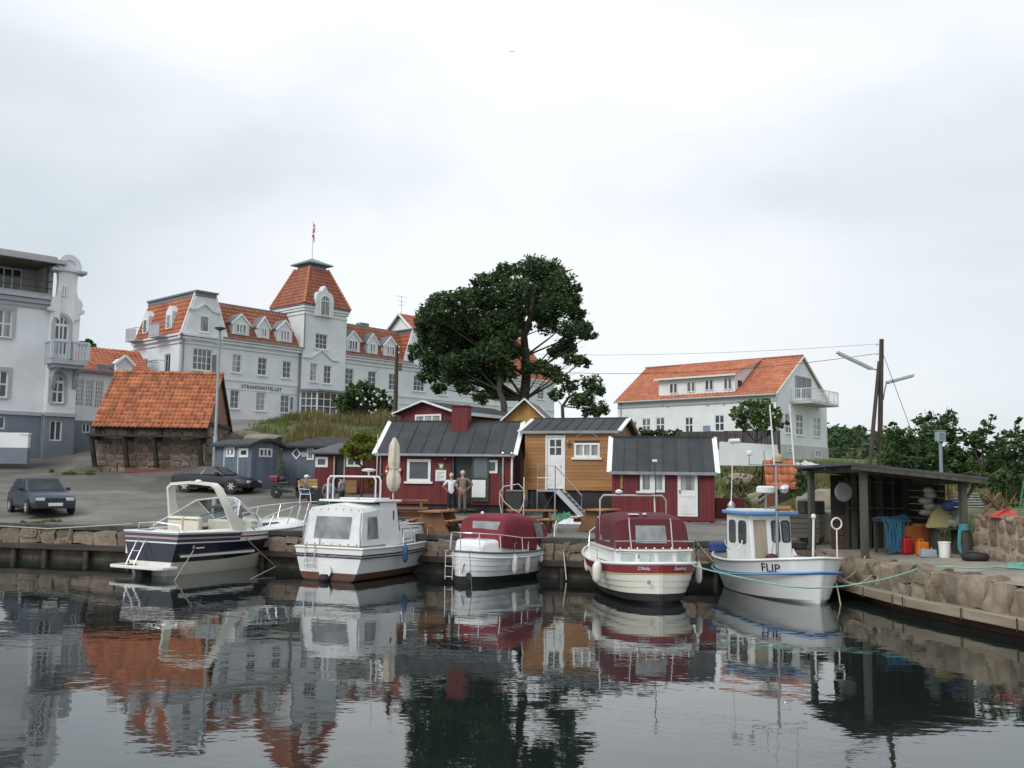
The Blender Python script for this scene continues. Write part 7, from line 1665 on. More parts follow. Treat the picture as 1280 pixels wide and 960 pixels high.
def tree(name, label, cat, base, trunkpts, clumps, Y, depth, leaf, size, dens, group=None, trunk_r=.3, branches=True, px2m=None, seed=1, stems=1, crown='crown'):
    """clumps=[(px,py,r px)] read off the picture; each gets its own depth inside the crown"""
    rng = np.random.RandomState(seed); base = Vector(base)
    T = empty(name, base, 0, label, cat, group); k = Y/FPX
    C, Rd = [], []
    for px, py, r in clumps:
        dy = rng.uniform(-1, 1)*depth; p = at(px, py, Y+dy); C.append(np.array(p-base)); Rd.append(r*k*1.05)
    # fill the inside a little so that the crown is a volume
    V, Q = leaf_cloud(C, Rd, [max(20, int(2.3*dens*(r*k)**2)) for _, _, r in clumps], size, rng)
    npmesh(crown, V, Q, leaf, T)
    mb = MB(); tp = [Vector(p)-base for p in trunkpts]
    mb.tube(tp, [lerp(trunk_r, trunk_r*.45, i/max(1, len(tp)-1)) for i in range(len(tp))], 9)
    if branches:
        for c, r in zip(C, Rd):
            c = Vector(c); s = min(tp[1:], key=lambda q: (q-c).length+2.5*max(0, q.z-c.z+.55*math.hypot(c.x-q.x, c.y-q.y))) if len(tp) > 1 else tp[0]
            mid = s.lerp(c, .5)+Vector((rng.normal()*.1*r, rng.normal()*.1*r, -.03*(c-s).length)); L = (c-s).length
            mb.tube([s, mid, c, c+(c-mid)*.08], [min(trunk_r*.34, .025+.012*L), .02+.006*L, .018, .01], 5)
            for _ in range(3):
                e = c+Vector(rng.normal(size=3))*r*.55; mb.tube([mid.lerp(c, .6), (mid+e)/2+Vector((0, 0, .05)), e], [.02, .014, .007], 4)
    mb.build('trunk', BARK, T, 60); return T
Z = lambda l, x0, y0, s: [(x0+x/s, y0+y/s, r/s) for x, y, r in l]
LDARK = leafmat('ash_leaf', (.038, .074, .028), (.072, .125, .048)); LMID = leafmat('shrub_leaf', (.048, .088, .026), (.09, .145, .045)); LYEL = leafmat('yellow_green_leaf', (.15, .195, .024), (.23, .26, .04), .4); LSM = leafmat('robinia_leaf', (.06, .11, .028), (.11, .17, .055), .3)
big = Z([(750, 150, 85), (830, 160, 75), (890, 220, 75), (910, 300, 70), (620, 150, 55), (570, 200, 65), (490, 205, 50), (470, 285, 75), (380, 300, 70), (290, 310, 65), (240, 370, 70), (200, 420, 50), (240, 480, 75), (330, 410, 80), (430, 400, 85), (560, 310, 90), (660, 260, 85), (760, 270, 95), (850, 330, 85), (820, 420, 60), (960, 240, 30), (960, 370, 55), (990, 440, 55), (930, 450, 55), (920, 530, 55), (860, 560, 45), (1020, 480, 40), (940, 600, 45), (990, 610, 40), (180, 545, 50), (150, 580, 35), (250, 590, 70), (350, 540, 85), (460, 520, 85), (570, 470, 80), (560, 560, 75), (220, 680, 50), (270, 740, 38), (360, 670, 70), (400, 740, 42), (480, 640, 75), (550, 750, 55), (490, 790, 40), (600, 650, 65), (650, 560, 50), (650, 400, 60), (710, 340, 60), (790, 640, 45), (720, 640, 40), (840, 660, 45), (600, 400, 70), (520, 420, 80), (700, 440, 40), (620, 470, 60), (780, 360, 60), (300, 480, 70), (420, 480, 70), (300, 650, 60)], 480, 300, 4)
bt = at(648, 525, 57)
tree('ash_tree', 'big dark green ash tree in front of the hotel', 'tree', (bt.x, 57, 5.2), [(bt.x, 57, 4.8), at(655, 500, 57), at(658, 470, 57), at(657, 445, 57.2), at(655, 420, 57), at(664, 395, 56.6), at(668, 360, 56.5)], big, 57, 2.6, LDARK, .105, 900, trunk_r=.34, seed=3)
b2 = at(632, 525, 55.5)
tree('ash_tree', 'leaning second stem of the big dark ash, left of it', 'tree', (b2.x, 55.5, 5), [(b2.x, 55.5, 4.6), at(630, 505, 55.5), at(624, 488, 55.5), at(625, 465, 55.6), at(612, 440, 55.7)], Z([(430, 600, 60), (520, 690, 50), (330, 620, 60), (610, 540, 50), (500, 560, 60)], 480, 300, 4), 55.7, 1.5, LDARK, .105, 800, trunk_r=.22, seed=5)
b3 = at(706, 522, 55)
tree('small_tree', 'thin airy tree beside the yellow cabin gable', 'tree', (b3.x, 55, 4.6), [(b3.x, 55, 4.2), at(703, 508, 55), at(712, 495, 55), at(728, 492, 55)], Z([(880, 690, 45), (930, 730, 45), (1040, 720, 55), (1080, 760, 35), (1010, 790, 50), (1080, 840, 45), (970, 800, 50), (1030, 860, 45), (860, 770, 40)], 480, 300, 4), 55, 1.2, LDARK, .10, 760, trunk_r=.12, seed=8)
# elder bush with white blossom in front of the hotel
p = at(452, 522, 69)
elder = [(430, 497, 9), (440, 488, 10), (452, 483, 9), (462, 488, 10), (474, 492, 9), (483, 500, 8), (428, 508, 9), (440, 503, 12), (455, 500, 13), (470, 505, 12), (484, 512, 8), (433, 516, 8), (448, 514, 11), (463, 515, 11), (476, 517, 9), (420, 500, 5)]
eb = tree('elder_bush', 'rounded green bush dotted with white blossom below the hotel bay', 'bush', (p.x, 69, 7.0), [(p.x, 69, 6.6), at(452, 512, 69), at(454, 500, 69)], elder, 69, 1.3, LMID, .12, 520, trunk_r=.1, seed=11)
rng = np.random.RandomState(4); m = MB()
for k in range(26): q = at(rng.uniform(446, 488), rng.uniform(486, 518), 67.6+rng.uniform(-.3, .3))-eb.location; m.sphere(q, 0.09*rng.uniform(.6, 1.2), n=6, m=4)
m.build('blossom', mat('white_blossom', (.6, .62, .55)), eb)['kind'] = 'stuff'
p = at(452, 590, 46.6)
tree('laburnum_bush', 'yellow-green leafy shrub leaning over the red shed', 'bush', (p.x, 46.6, g(p.x, 46.6)), [(p.x, 46.6, g(p.x, 46.6)-.1), at(455, 585, 46.6), at(453, 570, 46.6), at(452, 558, 46.6)], [(430, 563, 6), (438, 557, 8), (446, 550, 9), (458, 548, 9), (468, 551, 7), (440, 566, 7), (450, 562, 10), (462, 560, 9), (470, 562, 5), (446, 573, 5), (455, 572, 6), (464, 571, 5), (434, 569, 4), (462, 605, 5), (460, 596, 4)], 46.6, .8, LYEL, .08, 1500, trunk_r=.06, seed=13)
p = at(947, 575, 55)
tree('robinia_tree', 'small round-headed tree beside the white house fence', 'tree', (p.x, 55, g(p.x, 55)), [(p.x, 55, g(p.x, 55)-.1), at(946, 566, 55), at(945, 553, 55), at(946, 540, 55)], [(922, 515, 9), (932, 507, 9), (944, 504, 9), (957, 506, 9), (968, 512, 8), (976, 520, 7), (924, 526, 9), (938, 520, 12), (952, 518, 13), (966, 526, 10), (931, 534, 7), (946, 533, 10), (960, 536, 8), (974, 532, 6), (916, 520, 5), (982, 528, 4)], 55, 1.2, LSM, .10, 620, trunk_r=.08, seed=17)
p = at(822, 547, 62)
tree('hedge', 'clipped dark hedge rising behind the small red hut roof', 'hedge', (p.x, 62, g(p.x, 62)), [(p.x, 62, g(p.x, 62)-.1), at(822, 545, 62)], [(800+6*k, 541+(k % 2), 6.5) for k in range(9)]+[(800+6*k, 551, 7) for k in range(9)], 62, .6, LMID, .1, 700, trunk_r=.08, branches=False, seed=19)
# trees on the bank at the right
def bank_tree(i, px, py_base, Y, clumps, leaf, label, size=.09, dens=700, seed=0):
    b = at(px, py_base, Y); zb = gr(b.x, min(Y, 31)) if Y < 31 else max(g(b.x, Y), 2.2)
    tree('bank_bush', label, 'bush', (b.x, Y, zb), [(b.x, Y, zb-.2), at(px, (py_base+clumps[0][1])/2, Y), at(clumps[0][0], clumps[0][1], Y)], clumps, Y, 1.1, leaf, size, dens, trunk_r=.09, seed=30+seed, group='bushes on the bank behind the shed')
bank_tree(0, 1125, 600, 41, [(1125, 555, 16), (1112, 545, 10), (1118, 532, 6), (1130, 540, 12), (1140, 560, 16), (1115, 572, 14), (1130, 580, 16), (1108, 590, 12), (1145, 590, 16), (1120, 600, 12)], LMID, 'mid green bush behind the double-lamp pole foot', seed=0)
bank_tree(1, 1170, 600, 38, [(1170, 540, 18), (1155, 528, 11), (1166, 521, 8), (1185, 520, 10), (1180, 533, 14), (1195, 545, 14), (1150, 548, 16), (1165, 565, 18), (1190, 570, 18), (1150, 585, 16), (1175, 590, 16), (1200, 590, 14), (1140, 575, 12), (1160, 608, 14), (1190, 612, 14)], LDARK, 'tall dark green bush behind the box lamp post', seed=1)
bank_tree(2, 1228, 610, 36, [(1228, 560, 16), (1222, 545, 11), (1236, 535, 8), (1240, 522, 5), (1230, 530, 5), (1215, 555, 12), (1245, 555, 14), (1210, 575, 14), (1230, 580, 18), (1250, 575, 16), (1215, 600, 16), (1240, 605, 16), (1220, 622, 12), (1245, 628, 12)], LMID, 'loose green bush with upright shoots right of the shed roof', seed=2)
bank_tree(3, 1268, 620, 33, [(1268, 560, 18), (1262, 540, 10), (1270, 527, 6), (1282, 545, 12), (1255, 575, 16), (1280, 580, 18), (1262, 600, 18), (1285, 610, 18), (1250, 610, 14), (1270, 625, 16), (1290, 560, 14), (1295, 590, 16)], LDARK, 'dense bush growing above the rusty anchor on the wall', seed=3)
bank_tree(4, 1240, 635, 29.0, [(1225, 622, 7), (1238, 630, 9), (1252, 632, 8), (1265, 634, 8), (1278, 632, 10), (1218, 632, 6)], LSM, 'low pale shrub right behind the stone wall coping', .06, 900, 4)
bank_tree(5, 1003, 640, 39.5, [(1003, 600, 12), (998, 585, 7), (1010, 590, 9), (1000, 618, 13), (1012, 615, 12), (1002, 635, 12), (1015, 630, 10), (995, 640, 8)], LDARK, 'dark ivy-like bush beside the brick smokehouse', .07, 800, 5)
bank_tree(6, 925, 640, 43, [(915, 605, 9), (925, 598, 8), (935, 610, 9), (912, 620, 9), (905, 592, 6), (930, 625, 8), (945, 592, 7), (950, 605, 8)], LSM, 'scrubby bush on the slope behind the small red hut', .07, 520, 6)
t_ = at(108, 440, 110)
tree('far_tree', 'dark treetop showing above the annex roof', 'tree', (t_.x, 110, 9), [(t_.x, 110, 8), at(108, 445, 110)], [(104, 431, 5), (110, 429, 5), (116, 433, 4), (100, 435, 4), (110, 438, 8), (118, 440, 6)], 110, 1, LDARK, .25, 300, branches=False, seed=41)
# grass and tall herbs: blades too many to count
def grass(name, label, n, xr, yr, hmin, hmax, m, seed, mask=None):
    rng = np.random.RandomState(seed); P = []
    while len(P) < n:
        x, y = rng.uniform(*xr), rng.uniform(*yr)
        if mask is not None and rng.rand() > mask(x, y): continue
        P.append((x, y, (g(x, y) if not (x > 12.9 and y < 31) else gr(x, y)-.1)-.02))
    P = np.array(P); h = rng.uniform(hmin, hmax, n)*(.6+.7*np.array([abs(mnoise.noise((a*.8, b*.8, 5))) for a, b, _ in P]))
    a = rng.uniform(0, 2*np.pi, n); d = np.stack([np.cos(a), np.sin(a), 0*a], 1); w = (.012+.02*rng.rand(n))[:, None]*np.clip(h/.3, .8, 2)[:, None]; lean = rng.normal(size=(n, 3))*.3*h[:, None]; lean[:, 2] = h
    V = np.stack([P-d*w, P+d*w, P+lean], 1).reshape(-1, 3); o = npmesh(name, V, np.arange(3*n).reshape(-1, 3), m); tag(o, label, 'grass', kind='stuff'); return o
GR1 = leafmat('grass_blade', (.07, .105, .025), (.15, .16, .05), .3); GR2 = leafmat('dry_grass_blade', (.24, .19, .09), (.16, .15, .06), .3)
grass('meadow_grass', 'green grass covering the bank below the hotel', 26000, (-18, 3), (53, 73), .18, .5, GR1, 1, grassm)
grass('dry_grass', 'tall straw-coloured grass on the bank below the hotel', 15000, (-15.5, -2), (53.5, 67), .4, 1.0, GR2, 2, lambda x, y: sstep(.0, .25, mnoise.noise((x*.3, y*.3, 9))+.12+.15*sstep(-12, -8, x)))
grass('slope_grass', 'mixed grass on the slope behind the shed and white house', 30000, (8, 34), (30.2, 66), .12, .45, GR1, 3, grassm)
grass('slope_dry_grass', 'dry grass tufts on the slope behind the shed', 9000, (8, 30), (30.2, 52), .25, .7, GR2, 4, lambda x, y: grassm(x, y)*sstep(0, .3, mnoise.noise((x*.4, y*.4, 2))))
grass('kerb_weeds', 'green weeds along the kerb and the shed walls', 700, (-18.0, -16.4), (35.2, 36.1), .04, .2, GR1, 5, lambda x, y: sstep(.05, .35, mnoise.noise((x*1.5, y*2, 3))))
grass('wall_weeds', 'weeds at the foot of the stone house and sheds', 1400, (-26, -22.8), (53.4, 54.8), .06, .3, GR1, 6, lambda x, y: sstep(.05, .3, mnoise.noise((x*1.2, y*1.5, 7))))
# wooded hill far right
def far_hill():
    rng = np.random.RandomState(9); V = []; nx, ny = 60, 24
    f = lambda x, y: 3+11.5*math.exp(-((x-84)/24)**2)*sstep(170, 250, y)
    for j in range(ny):
        for i in range(nx): x, y = 40+i*3.4, 170+j*7; V.append((x, y, f(x, y)+1.2*mnoise.noise((x*.05, y*.05, 1))))
    I = np.arange(len(V)).reshape(ny, nx); Q = np.stack([I[:-1, :-1], I[:-1, 1:], I[1:, 1:], I[1:, :-1]], -1).reshape(-1, 4)
    o = npmesh('hill', np.array(V), Q, mat('heath', (.035, .05, .02), (.09, .085, .05), .08, .95)); smooth(o.data); tag(o, kind='structure')
    C, Rd = [], []
    for k in range(4200):
        x, y = rng.uniform(45, 235), rng.uniform(195, 300)
        if y < 212 and rng.rand() < .5: continue
        C.append(np.array((x, y, f(x, y)+rng.uniform(.5, 2.6)))); Rd.append(rng.uniform(1.4, 2.8))
    Vv, Qq = leaf_cloud(C, Rd, [26]*len(C), .55, rng); tag(npmesh('far_wood', Vv, Qq, LDARK), 'distant dark wood covering the hill behind the white house', 'wood', kind='stuff')
far_hill()
# rocks on the slope
def rocks():
    ms = [stone_mesh(200+i, rockmat('slope_rock', (.17, .145, .12), (.29, .25, .205), dirt=(.08, .085, .05), dscale=1.2, dthr=.55), .35, 3) for i in range(5)]
    for px, py, Y, w, h, lab in ((1036, 632, 32.4, 1.35, .95, 'big rounded pinkish boulder seen through the shed'), (1018, 640, 32.6, 1.2, 1.0, 'smaller boulder left of the big rounded one by the shed'), (1062, 625, 33, 1.4, 1.0, 'grey rock at the back corner of the shed'), (942, 634, 44, 1.9, 1.1, 'dark rock outcrop behind the fishing boat wheelhouse'), (915, 645, 42, 1.3, .8, 'low mossy rock beside the red locker'), (330, 548, 56, 2.0, .5, 'flat rock ledge in the grass behind the blue shed'), (312, 545, 57, 1.3, .45, 'small rock ledge showing above the blue shed roof'), (1065, 588, 60, 2.6, .6, 'rocky ledge in the field beside the white house'), (925, 600, 46, 1.1, .6, 'grey rock half hidden in the scrub on the slope')):
        p = at(px, py, Y); o = bpy.data.objects.new('boulder', random.choice(ms)); o.location = (p.x, Y, p.z); o.scale = (w, w*.8, h*1.15); o.rotation_euler.z = random.uniform(0, 6); link(o); tag(o, lab, 'rock')
    for i, (px, py, Y, sx, sz) in enumerate(((1030, 660, 31.0, 1.5, 1.1),)):
        p = at(px, py, Y); o = MB().box(-.8, -.35, 0, .8, .35, 1.05).build('stone_block', mat('pale_granite', (.36, .33, .28), (.28, .25, .21), 3, .85, .5), None, bevel=.08); o.location = (p.x, Y, 1.1); tag(o, 'pale squared granite block behind the shed post', 'stone')
rocks()
# ================================================================ vehicles
def wheel(T, x, y, r, s, w=.17):
    M_ = Matrix.Rotation(math.pi/2, 3, 'X')
    t = MB().lathe([(r*.62, -w/2), (r*.93, -w/2), (r, -w/2+.03), (r, w/2-.03), (r*.93, w/2), (r*.62, w/2)], (x, y, r), 20, M_).build('tyre', RUBBER, T, 40)
    m = MB().lathe([(.02, -w/2+.01), (r*.64, -w/2+.02), (r*.66, w/2-.02), (.02, w/2-.01)], (x, y, r), 18, M_)
    o = m.build('rim', mat('alloy_rim', (.55, .55, .56), (.48, .48, .49), 4, .3, metal=.7), T, 30)
    m = MB()
    for k in range(6): a = 2*math.pi*k/6; m.bar((x+.1*r*math.cos(a), y+s*(w/2), r+.1*r*math.sin(a)), (x+.6*r*math.cos(a), y+s*(w/2), r+.6*r*math.sin(a)), .05, .02, (0, 1, 0))
    m.build('spokes', mat('alloy_spoke', (.7, .7, .7), None, rough=.3, metal=.5), o)
def car(name, label, loc, head, st, gh, wb, r, paint, lamps, plate=None, strip=None):
    """st=[(x, z bottom, z top, half width)], gh=glasshouse: belt & roof corner lists"""
    T = empty(name, loc, R(head), label, 'car')
    rows = []
    for x, zb, zt, w in st:
        rows.append([(x, -w*.9, zb), (x, -w, zb+.12), (x, -w*1.01, (zb+zt)/2), (x, -w*.96, zt-.06), (x, -w*.86, zt), (x, 0, zt+.025), (x, w*.86, zt), (x, w*.96, zt-.06), (x, w*1.01, (zb+zt)/2), (x, w, zb+.12), (x, w*.9, zb)])
    mb = MB().grid(rows); n = len(rows[0]); mb.add(rows[0], [tuple(range(n))]); mb.add(rows[-1], [tuple(range(n))]); mb.build('body', paint, T, 32)
    (bx0, bx1, bw, bz), (rx0, rx1, rw, rz) = gh
    B = [(bx0, -bw, bz), (bx1, -bw, bz), (bx1, bw, bz), (bx0, bw, bz)]; Q = [(rx0, -rw, rz), (rx1, -rw, rz), (rx1, rw, rz), (rx0, rw, rz)]
    MB().add(B+Q, [(0, 3, 2, 1), (4, 5, 6, 7), (0, 1, 5, 4), (1, 2, 6, 5), (2, 3, 7, 6), (3, 0, 4, 7)]).build('cabin', paint, T, bevel=.05)
    def facepane(a, b, c, d, nm, u0=.07, u1=.93, v0=.08, v1=.9):
        a, b, c, d = map(Vector, (a, b, c, d)); nrm = (b-a).cross(d-a).normalized()
        P = lambda u, v: a.lerp(b, u).lerp(d.lerp(c, u), v)
        ctr = Vector(((bx0+bx1)/2, 0, (bz+rz)/2)); nrm = nrm if (a-ctr).dot(nrm) > 0 else -nrm
        MB().add([P(u0, v0)+nrm*.012, P(u1, v0)+nrm*.012, P(u1, v1)+nrm*.012, P(u0, v1)+nrm*.012], [(0, 1, 2, 3)]).build(nm, CARGLASS, T)
    facepane(B[1], B[2], Q[2], Q[1], 'windscreen'); facepane(B[3], B[0], Q[0], Q[3], 'rear_window')
    for s, (i, j) in ((-1, (0, 1)), (1, (3, 2))):
        facepane(B[i], B[j], Q[j], Q[i], 'side_window', .06, .46); facepane(B[i], B[j], Q[j], Q[i], 'side_window', .52, .93)
        MB().box(bx1-.45, s*(bw+.02), bz+.02, bx1-.28, s*(bw+.18), bz+.15).build('mirror', BLACK, T, bevel=.02)
        for x in wb:
            wheel(T, x, s*(st[len(st)//2][3]-.045), r, s)
            m = MB().lathe([(r*1.18, -.006), (r*1.18, .006), (.05, .006)], (x, s*(st[len(st)//2][3]+.014), r*1.03), 20, Matrix.Rotation(math.pi/2, 3, 'X')); m.build('wheel_arch', BLACK, T)
        MB().box(wb[0]+.4, s*st[len(st)//2][3]*1.005-.012, .30 if strip is None else strip, wb[1]-.4, s*st[len(st)//2][3]*1.005+.015, .36 if strip is None else strip+.05).build('side_strip', BLACK, T)
    xf, xr = st[-1][0], st[0][0]
    for s in (-1, 1):
        MB().box(xf-.06, s*lamps[0]-.15*1, lamps[1], xf+.015, s*lamps[0]+.15, lamps[1]+.12).build('headlight', mat('lamp_glass', (.62, .64, .64), (.5, .52, .52), 8, .1), T, bevel=.02)
        MB().box(xr-.015, s*.55-.14, lamps[1]+.02, xr+.06, s*.55+.14, lamps[1]+.15).build('tail_light', mat('tail_red', (.25, .01, .01), None, rough=.2), T)
    MB().box(xf-.04, -st[-1][3]*.98, .24, xf+.05, st[-1][3]*.98, .46).build('bumper', mat('bumper_black', (.02, .021, .025), None, rough=.5), T, bevel=.03)
    MB().box(xf-.02, -.38, lamps[1]+.01, xf+.02, .38, lamps[1]+.09).build('grille', BLACK, T)
    if plate: MB().box(xf+.05, -.26, plate, xf+.06, .26, plate+.12).build('number_plate', mat('plate_white', (.7, .7, .7)), T)
    return T
CARGLASS = mat('car_glass', (.03, .038, .042), (.06, .07, .072), 1.2, .25, spec=.12)
BLUECAR = mat('dark_petrol_paint', (.018, .030, .052), (.022, .036, .06), 2, .35, coat=.2); DKCAR = mat('blue_black_paint', (.010, .011, .020), (.014, .015, .026), 2, .35, coat=.2)
c1 = at(43, 641, 37.4)
car('parked_car', 'small dark blue hatchback parked near the quay edge', (c1.x-.35, 38.6, g(c1.x-.35, 38.6)+.0), -49, [(-1.95, .32, .78, .72), (-1.8, .22, .9, .80), (-.6, .2, .92, .83), (.55, .2, .90, .83), (1.3, .2, .82, .82), (1.78, .24, .72, .78), (1.9, .3, .62, .72)], ((-1.75, .72, .78, .88), (-1.25, .02, .62, 1.40)), (-1.2, 1.2), .28, BLUECAR, (.52, .53), .34)
c2 = at(272, 610, 48.6)
car('parked_car', 'low dark coupe with alloy wheels parked before the blue shed', (c2.x, 48.4, g(c2.x, 48.4)), -13, [(-2.1, .38, .80, .70), (-1.95, .25, .90, .80), (-.9, .2, .88, .84), (.6, .2, .84, .84), (1.4, .2, .74, .82), (1.95, .24, .62, .76), (2.1, .3, .52, .70)], ((-1.75, .85, .77, .84), (-.62, .12, .58, 1.27)), (-1.25, 1.28), .30, DKCAR, (.55, .47), None, .42)
def moped():
    p = at(361, 614, 46.2); T = empty('moped', (p.x, 46.2, g(p.x, 46.2)), R(-6), 'dark moped with red top box parked beside the grey shed', 'moped')
    for x in (-.6, .62):
        w = MB().lathe([(.22, -.04), (.28, -.03), (.30, 0), (.28, .03), (.22, .04)], (x, 0, .3), 18, Matrix.Rotation(math.pi/2, 3, 'X')).build('tyre', RUBBER, T, 40)
        m = MB()
        for k in range(8): a = math.pi*k/4; m.bar((x, 0, .3), (x+.23*math.cos(a), 0, .3+.23*math.sin(a)), .012)
        m.lathe([(.05, -.05), (.05, .05)], (x, 0, .3), 8, Matrix.Rotation(math.pi/2, 3, 'X')); m.build('spoked_rim', STEEL, w)
    bl = mat('moped_black', (.02, .018, .022), None, rough=.35)
    MB().prism([(-.55, -.1, .55), (.05, -.1, .42), (.2, -.1, .36), (.2, -.1, .3), (-.3, -.1, .28), (-.6, -.1, .4)], None, (0, .2, 0)).build('frame', bl, T, bevel=.03)
    MB().box(-.55, -.12, .68, .0, .12, .80).build('seat', BLACK, T, bevel=.05); MB().bar((.62, 0, .32), (.42, 0, .98), .06).build('fork', STEEL, T); MB().prism([(.34, -.16, .4), (.42, -.16, .4), (.36, -.16, .9), (.28, -.16, .85)], None, (0, .32, 0)).build('leg_shield', bl, T, bevel=.02)
    MB().tube([(.36, -.3, 1.02), (.42, 0, 1.0), (.36, .3, 1.02)], .018, 6).build('handlebar', BLACK, T); MB().sphere((.46, 0, .96), .1).build('headlight', BLACK, T); MB().box(-.95, -.2, .78, -.5, .2, 1.08).build('top_box', mat('dark_red_box', (.16, .015, .025), None, rough=.4), T, bevel=.05)
    MB().prism([(-.85, -.07, .58), (-.35, -.07, .52), (-.35, -.07, .6), (-.85, -.07, .66)], None, (0, .14, 0)).build('mudguard', bl, T); MB().tube([(-.1, .14, .3), (-.75, .16, .32)], .04, 6).build('exhaust', CHROME, T)
    MB().sphere((-.35, 0, .92), .2, .15, .14).build('folded_jacket', mat('black_jacket', (.02, .02, .025)), T)
moped()
# ================================================================ people
SKIN = mat('skin', (.42, .24, .17), (.37, .20, .14), 8, .6)
def person(label, loc, rz, J, E, paint, hair=None, cap=None, sc=1.):
    """J: joint -> (x,y,z,r); E: edges; paint: list of (material, joints set) by nearest joint"""
    me = bpy.data.meshes.new('person'); names = list(J); ix = {n: i for i, n in enumerate(names)}
    me.from_pydata([J[n][:3] for n in names], [(ix[a], ix[b]) for a, b in E], [])
    bm = bmesh.new(); bm.from_mesh(me); ly = bm.verts.layers.skin.verify(); bm.verts.ensure_lookup_table()
    for n in names: v = bm.verts[ix[n]]; r = J[n][3]; v[ly].radius = r if isinstance(r, tuple) else (r, r); v[ly].use_root = n == 'pelvis'
    bm.to_mesh(me); bm.free()
    o = bpy.data.objects.new('tmp', me); COL.objects.link(o); o.modifiers.new('s', 'SKIN').use_smooth_shade = True; sb = o.modifiers.new('b', 'SUBSURF'); sb.levels = sb.render_levels = 2
    bpy.context.view_layer.update(); m2 = bpy.data.meshes.new_from_object(o.evaluated_get(bpy.context.evaluated_depsgraph_get())); bpy.data.objects.remove(o)
    m2.materials.clear(); lut = {}
    for k, (mm, js) in enumerate(paint):
        m2.materials.append(mm)
        for j in js.split(): lut[j] = k
    P = [(Vector(J[n][:3]), lut.get(n, 0)) for n in names]
    for a, b in E:                                     # midpoints sharpen the hems
        P.append((Vector(J[a][:3]).lerp(Vector(J[b][:3]), .35), lut.get(a, 0)))
    for p in m2.polygons: p.material_index = min(P, key=lambda q: (q[0]-p.center).length_squared)[1]; p.use_smooth = True
    T = bpy.data.objects.new('person', m2); T.location = loc; T.rotation_euler.z = rz; T.scale = (sc,)*3; link(T); tag(T, label, 'person')
    h = Vector(J['head'][:3])
    if hair: MB().sphere(h+Vector((0, -.012, .035)), .094, .108, .105, 12, 8).build('hair', hair, T, 60)
    if cap: MB().sphere(h+Vector((0, 0, .06)), .10, .115, .085, 12, 8).box(h.x-.07, h.y+.06, h.z+.06, h.x+.07, h.y+.2, h.z+.075).build('cap', cap, T, 60)
    return T
def pose(elL, haL, elR, haR, bend=0., kneel=None, seat=False):
    J = {'pelvis': (0, 0, .93, .13), 'waist': (0, bend*.15, 1.08, .125), 'chest': (0, bend*.3, 1.28, (.15, .115)), 'neck': (0, bend*.5, 1.46, .055), 'head': (0, bend*.75+.01, 1.60, .085), 'crown': (0, bend*.8, 1.69, .06), 'nose': (0, bend*.75+.11, 1.585, .018)}
    E = [('pelvis', 'waist'), ('waist', 'chest'), ('chest', 'neck'), ('neck', 'head'), ('head', 'crown'), ('head', 'nose')]
    for s, n, el, ha in ((-1, 'l', elL, haL), (1, 'r', elR, haR)):
        if seat: J['hip'+n] = (s*.09, .05, .9, .09); J['knee'+n] = (s*.13, .47, .90, .07); J['ank'+n] = (s*.14, .48, .48, .05); J['toe'+n] = (s*.15, .64, .45, .035)
        else: J['hip'+n] = (s*.09, 0, .86, .095); J['knee'+n] = (s*.10, .015, .48, .068); J['ank'+n] = (s*.105, -.02, .09, .052); J['toe'+n] = (s*.125, .14, .04, .038)
        J['sh'+n] = (s*.17, bend*.36, 1.40, .065); J['el'+n] = el+(.047,); J['wr'+n] = ha+(.032,)
        d = (Vector(ha)-Vector(el)).normalized(); sd = d.cross(Vector((0, 0, 1))); sd = sd.normalized() if sd.length > .01 else Vector((1, 0, 0))
        pm = Vector(ha)+d*.07; J['palm'+n] = tuple(pm)+(.03,)
        E += [('pelvis', 'hip'+n), ('hip'+n, 'knee'+n), ('knee'+n, 'ank'+n), ('ank'+n, 'toe'+n), ('chest', 'sh'+n), ('sh'+n, 'el'+n), ('el'+n, 'wr'+n), ('wr'+n, 'palm'+n)]
        for k in range(4): f = pm+d*(.085-.012*abs(k-1.4))+sd*(.026*(k-1.5)); J['f%d%s' % (k, n)] = tuple(f)+(.009,); E.append(('palm'+n, 'f%d%s' % (k, n)))
        J['th'+n] = tuple(Vector(ha)+d*.05+sd*.06)+(.01,); E.append(('wr'+n, 'th'+n))
    return J, E
def cl(n, a, b=None): return mat(n, a, b, 6, .85)
HANDS = ' '.join('wr%s palm%s th%s f0%s f1%s f2%s f3%s' % ((n,)*7) for n in 'lr')
FEET = 'ankl ankr toel toer'
